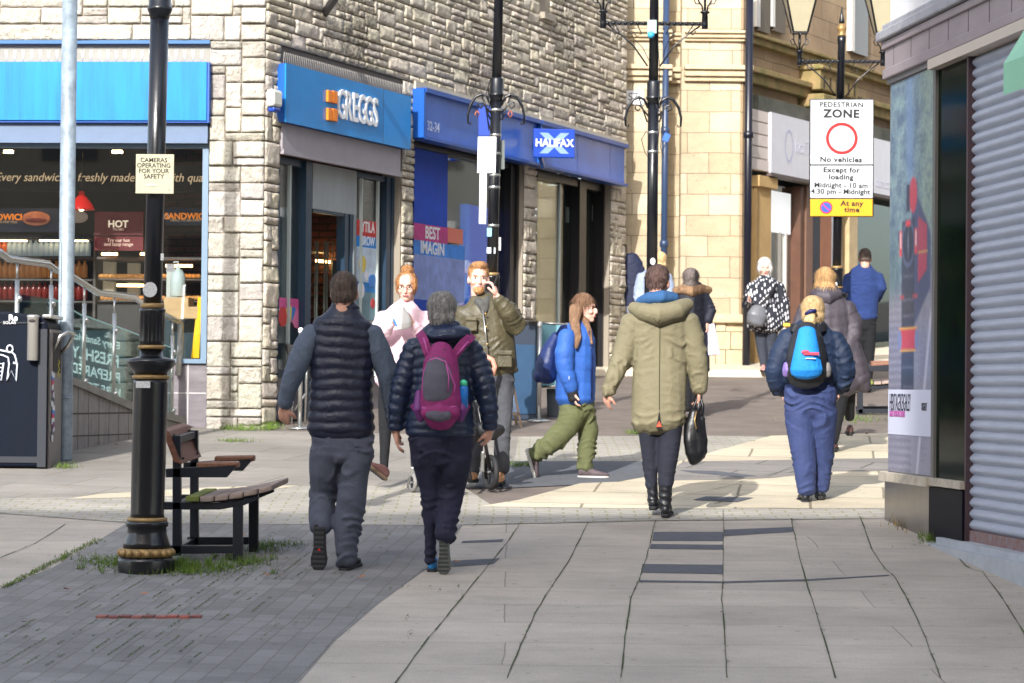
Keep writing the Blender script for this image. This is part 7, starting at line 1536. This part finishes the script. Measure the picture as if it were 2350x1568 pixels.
strap(bp_, [(1834, 760, 0), (1822, 752, .03), (1815, 752, .1)], .03, mk, yb_); strap(bp_, [(1872, 760, 0), (1886, 752, .03), (1896, 752, .1)], .03, mk, yb_)
# ---- woman in the long dark padded coat
y = 22.8; t = newp('woman with a blonde bob in a long dark padded coat', 1912, 1040, y)
co_ = CH(y, [(1896,672,0,28,.8),(1896,690,0,46,.66),(1898,712,0,56,.62),(1903,760,0,52,.68),(1908,810,0,54,.74),(1916,860,0,58,.78),(1926,895,0,56,.7)]); tail = CH(y, [(1940,790,0,34),(1955,835,.0,34),(1974,875,.0,28),(1988,892,.0,14)])
al_ = CH(y, [(1852,708,0,22),(1838,750,0,22),(1838,790,0,18)]); ar = CH(y, [(1940,706,0,23),(1958,742,0,23),(1958,775,-.04,19),(1942,795,-.06,14)])
ll = CH(y, [(1932,890,-.02,20),(1924,950,-.03,15),(1914,1015,-.05,10)]); lr = CH(y, [(1945,880,.05,20),(1948,920,.1,15),(1950,960,.2,11)])
hc = P(1894, 645, y); R = hR(-10)
body(t, m_skin2, [co_, al_, ar, ll, lr], (hc, .23, R, P(1896, 685, y)), [(P(1940, 797, y-.06), (-.3, .3, -.7), (0, 1, 0), 1, .165, .8)])
garment(t, 'coat', cloth('padded_grey', (66, 60, 68), .6), [co_, tail, al_, ar], quilt=.004, pitch=.08, fold=.014, fs=(16, 16, 6), seed=51)
mb = MB(); mb.chain(CH(y, [(1868,672,-.0,12),(1880,680,-.08,16),(1900,684,-.1,18),(1924,674,-.05,14)])); mb.chain(CH(y, [(1876,664,-.06,11),(1896,668,-.09,13),(1916,664,-.06,11)])); me = remesh(mb, .009, 3); displace(me, [], .009); add_mesh('collar', me, MATS['padded_grey'], t)
garment(t, 'trousers', MATS['legging_black'], [ll, lr], fold=.005)
hair(t, hairmat('hair_gold', (146, 104, 62), (226, 186, 128)), hc, .23, R, [((0, -.024, .04), (.092, .1, .092)), ((0, -.04, -.04), (.1, .085, .08)), ((.03, -.03, -.08), (.09, .06, .05)), ((-.05, -.02, -.09), (.05, .06, .05))], strands=800, sl=.08)
shoe(t, P(1912, 1036, y-.06), (.15, 1, .06), UP, .25, MATS['shoe_brown']); shoe(t, P(1950, 1000, y+.25), (.1, 1, .06), UP, .25, MATS['shoe_brown'])
# ---- man in the blue sweater
y = 31.0; t = newp('short haired man in a plain blue sweater standing by the far shop window', 1983, 906, y)
to = CH(y, [(1985,610,0,16,.9),(1984,620,0,30,.7),(1982,634,0,38,.6),(1981,665,0,38,.6),(1980,700,0,35,.62),(1980,730,0,34,.6)]); al_ = CH(y, [(1950,636,0,15),(1943,668,0,14),(1946,700,.08,11)]); ar = CH(y, [(2012,634,0,15),(2022,662,-.02,14),(2010,688,.1,11)])
hp = CH(y, [(1982,730,0,30,.6),(1984,755,0,28,.6)]); ll = CH(y, [(1972,755,0,16),(1968,820,0,13),(1966,895,0,10)]); lr = CH(y, [(1996,755,0,16),(1994,820,0,13),(1990,895,0,10)])
hc = P(1985, 594, y); body(t, m_skin, [to, al_, ar, hp, ll, lr], (hc, .235, hR(-8, -14), P(1985, 620, y)), [(P(2008, 690, y+.1), (-.5, .5, .1), (0, 0, 1), 1, .18, .8), (P(1947, 703, y+.1), (.3, .6, -.2), (0, 0, 1), 1, .18, .8)], vox=.009)
garment(t, 'sweater', cloth('sweater_blue', (30, 52, 104), .9), [to, al_, ar], fold=.01, vox=.013); garment(t, 'trousers', MATS['legging_black'], [hp, ll, lr], fold=.008, vox=.013)
hair(t, MATS['hair_brown'], hc, .235, hR(-8, -14), SHORT, strands=200, sl=.015, amp=.003); shoe(t, P(1966, 906, y), (-.1, 1, .06), UP, .28, MATS['shoe_black']); shoe(t, P(1990, 906, y), (.1, 1, .06), UP, .28, MATS['shoe_black'])
# ---- white haired woman in a patterned coat
y = 34.0; zoff = 0; t = newp('white haired woman in a black and white patterned coat', 1757, 858, y)
mp_c = bpy.data.materials.new('coat_pattern'); mp_c.use_nodes = True; N = mp_c.node_tree.nodes; K = mp_c.node_tree.links.new; MATS['coat_pattern'] = mp_c
tc = N.new('ShaderNodeTexCoord'); mpn = N.new('ShaderNodeMapping'); mpn.inputs['Scale'].default_value = (28, 28, 12); mpn.inputs['Rotation'].default_value = (0, .35, 0); K(tc.outputs['Object'], mpn.inputs[0]); vo = N.new('ShaderNodeTexVoronoi'); vo.inputs['Scale'].default_value = 1; vo.inputs['Randomness'].default_value = .35; K(mpn.outputs[0], vo.inputs[0])
rp_ = N.new('ShaderNodeValToRGB'); rp_.color_ramp.interpolation = 'CONSTANT'; rp_.color_ramp.elements[0].color = (*L((205, 205, 212)), 1); rp_.color_ramp.elements[1].position = .36; rp_.color_ramp.elements[1].color = (*L((32, 34, 44)), 1); K(vo.outputs[0], rp_.inputs[0]); K(rp_.outputs[0], N['Principled BSDF'].inputs['Base Color']); N['Principled BSDF'].inputs['Roughness'].default_value = .85
co_ = CH(y, [(1756,636,0,16,.9),(1756,646,0,30,.7),(1757,660,0,36,.6),(1757,690,0,37,.65),(1757,720,0,41,.7),(1757,750,0,44,.7)]); al_ = CH(y, [(1728,656,0,14),(1718,684,-.04,13),(1722,698,-.1,12),(1720,690,-.22,8)]); ar = CH(y, [(1786,656,0,14),(1797,695,0,14),(1804,738,0,11)])
ll = CH(y, [(1744,748,0,16),(1748,800,0,12),(1753,842,0,8)]); lr = CH(y, [(1772,748,0,16),(1768,800,.05,12),(1764,838,.08,8)])
hc = P(1755, 614, y); R = hR(180, -10); body(t, m_skin2, [co_, al_, ar, ll, lr], (hc, .235, R, P(1756, 642, y)), [(P(1720, 690, y-.24), (-.1, -.3, .4), (.6, 0, 0), 1, .17, 1.0), (P(1804, 740, y), (0, 0, -1), (-1, 0, 0), 1, .17, .6)], vox=.009)
garment(t, 'coat', mp_c, [co_, al_, ar], fold=.012, vox=.013); garment(t, 'trousers', cloth('trouser_charcoal', (48, 54, 66), .8), [ll, lr], fold=.006, vox=.013)
hair(t, hairmat('hair_white', (176, 172, 166), (232, 230, 226)), hc, .235, R, [((0, -.024, .045), (.095, .1, .095)), ((0, -.05, -.02), (.09, .07, .07)), ((-.075, .01, -.01), (.028, .05, .06)), ((.075, .01, -.01), (.028, .05, .06))], strands=300, sl=.05, amp=.012); face(t, hc, .235, R, (150, 140, 130))
shoe(t, P(1752, 852, y), (-.1, -1, -.06), UP, .24, M('shoe_pink', (190, 130, 124), .6)); shoe(t, P(1764, 846, y+.1), (.1, -1, -.06), UP, .24, MATS['shoe_pink'])
gb = thing('bag', P(1737, 748, y-.3), 'grey slouchy shoulder bag held in front of the white haired woman', 'bag'); lump(gb, 'pouch', M('leather_grey', (100, 102, 108), .4, var=.15), [(1742,706,-.28,16,.6),(1738,725,-.3,24,.6),(1732,742,-.3,20,.6)], y, .01, .01); strap(gb, [(1740, 705, -.28), (1765, 680, -.26), (1782, 652, -.1)], .02, m_blk, y)
yo = obj('yellow_item', MB().box(P(1805, 746, y-.05), (.1, .06, .05)), M('yellow_item', (220, 180, 60), .6), bevel=.015); yo.name = 'purse'; tag(yo, 'small yellow purse in the hand of the white haired woman', 'purse')
# ---- woman with fur hood
y = 27.0; t = newp('woman in a black coat with a brown fur trimmed hood', 1590, 950, y)
co_ = CH(y, [(1590,655,0,24,.8),(1590,672,0,38,.66),(1590,690,0,42,.62),(1590,740,0,38,.66),(1590,800,0,38,.7),(1590,850,0,40,.7)]); ar = CH(y, [(1619,690,0,15),(1629,715,0,15),(1624,738,-.04,12)]); al_ = CH(y, [(1560,690,0,15),(1552,730,0,13),(1556,770,.05,10)]); ll = CH(y, [(1578,850,0,16),(1578,940,0,10)]); lr = CH(y, [(1602,850,0,16),(1600,940,0,10)])
hc = P(1585, 642, y); body(t, m_skin, [co_, ar, al_, ll, lr], (hc, .23, hR(0), P(1588, 665, y)), [(P(1622, 742, y-.05), (.1, 0, -.9), (-1, .2, 0), 1, .17, 1.2)], vox=.009)
garment(t, 'coat', cloth('coat_black', (22, 26, 42), .7), [co_, ar, al_], fold=.012, vox=.013); garment(t, 'trousers', MATS['legging_black'], [ll, lr], fold=.004, vox=.013)
hair(t, hairmat('hair_ash', (72, 62, 62), (140, 128, 122)), hc, .23, hR(0), [((0, -.024, .04), (.09, .098, .092)), ((0, -.04, -.05), (.09, .075, .075))], strands=400, sl=.07)
mb = MB(); mb.chain(CH(y, [(1550,668,.0,9),(1566,664,-.07,12),(1588,670,-.11,13),(1610,664,-.07,12),(1628,666,.0,9)])); me = remesh(mb, .009, 2); displace(me, [], .012, fs=(40, 40, 40)); add_mesh('fur_trim', me, M('fur_brown', (132, 104, 78), .95, var=.4, vs=30, bump=1, bs=90), t)
sb3 = thing('shopping_bag', P(1630, 819, y-.05), 'pink and grey patterned carrier bag carried by the woman with the fur trimmed hood', 'bag')
mb = MB(); mb.prism([P(1616, 745, y-.05), P(1640, 742, y-.05), P(1654, 814, y-.05), P(1618, 818, y-.05)], V((0, .14, 0))); obj('bag_front', mb, M('bag_print', (176, 172, 186), .6, var=.4, vs=9), sb3, bevel=.01)
mb = MB(); mb.prism([P(1607, 748, y-.02), P(1616.5, 745, y-.05), P(1618, 818, y-.05), P(1607, 812, y-.02)], V((0, .12, 0))); obj('bag_side', mb, M('bag_pink', (200, 130, 180), .6), sb3, bevel=.005)
mb = MB(); mb.tube([P(1620, 748, y-.02), P(1623, 735, y-.04), P(1632, 744, y-.02)], .006, 6); obj('handle', mb, m_blk, sb3)
# ---- two people at the corner
y = 34.98; t = newp('person in a dark navy jacket half hidden behind the end of the stone wall', 1440, 862, y)
co_ = CH(y, [(1444,588,0,20,.6),(1447,604,0,29,.5),(1448,650,0,31,.5),(1448,700,0,30,.5)]); ar = CH(y, [(1470,615,0,10),(1472,655,0,10),(1470,700,0,9)]); hp = CH(y, [(1446,705,0,26,.55),(1446,740,0,24,.55)]); ll = CH(y, [(1430,740,0,15),(1432,845,0,10)]); lr = CH(y, [(1452,740,0,15),(1446,845,0,10)])
hc = P(1427, 574, y); body(t, m_skin, [co_, ar, hp, ll, lr], (hc, .2, hR(10), P(1436, 598, y)), [(P(1466, 704, y), (0, 0, -1), (-1, 0, 0), 1, .17, .7)], vox=.009); garment(t, 'jacket', cloth('jacket_ink', (16, 26, 58), .7), [co_, ar], fold=.01, vox=.013); garment(t, 'trousers', cloth('trouser_grey', (120, 122, 130), .8), [hp, ll, lr], fold=.008, vox=.013)
hair(t, MATS['hair_brown'], hc, .2, hR(10), SHORT, strands=100, sl=.02); shoe(t, P(1430, 858, y), (.2, 1, .06), UP, .27, M('shoe_white', (205, 200, 196), .6)); shoe(t, P(1446, 858, y), (.2, 1, .06), UP, .27, MATS['shoe_white'])
y = 32.2; t = newp('fair haired person in a light grey jacket behind the third lamp post', 1490, 886, y)
co_ = CH(y, [(1505,618,0,20,.8),(1502,632,0,32,.66),(1500,670,0,34,.66),(1500,730,0,34,.7)]); al_ = CH(y, [(1474,634,0,13),(1466,668,0,13),(1464,690,-.05,10)]); ar = CH(y, [(1530,634,0,13),(1536,668,0,13),(1536,700,-.05,10)]); ll = CH(y, [(1490,730,0,16),(1490,870,0,10)]); lr = CH(y, [(1512,730,0,16),(1512,870,0,10)])
hc = P(1514, 600, y); body(t, m_skin2, [co_, al_, ar, ll, lr], (hc, .23, hR(0), P(1508, 628, y)), [(P(1464, 694, y-.05), (0, 0, -1), (1, 0, 0), 1, .17, .7), (P(1536, 704, y-.05), (0, 0, -1), (-1, 0, 0), 1, .17, .7)], vox=.009); garment(t, 'jacket', cloth('jacket_lightgrey', (140, 152, 176), .8), [co_, al_, ar], fold=.01, vox=.013); garment(t, 'trousers', MATS['legging_black'], [ll, lr], fold=.006, vox=.013)
hair(t, MATS['hair_blonde'], hc, .23, hR(0), [((0, -.024, .04), (.09, .098, .092)), ((0, -.04, -.04), (.088, .07, .07))], strands=300, sl=.05); shoe(t, P(1490, 884, y), (0, 1, .06), UP, .25, MATS['shoe_black']); shoe(t, P(1512, 884, y), (0, 1, .06), UP, .25, MATS['shoe_black'])
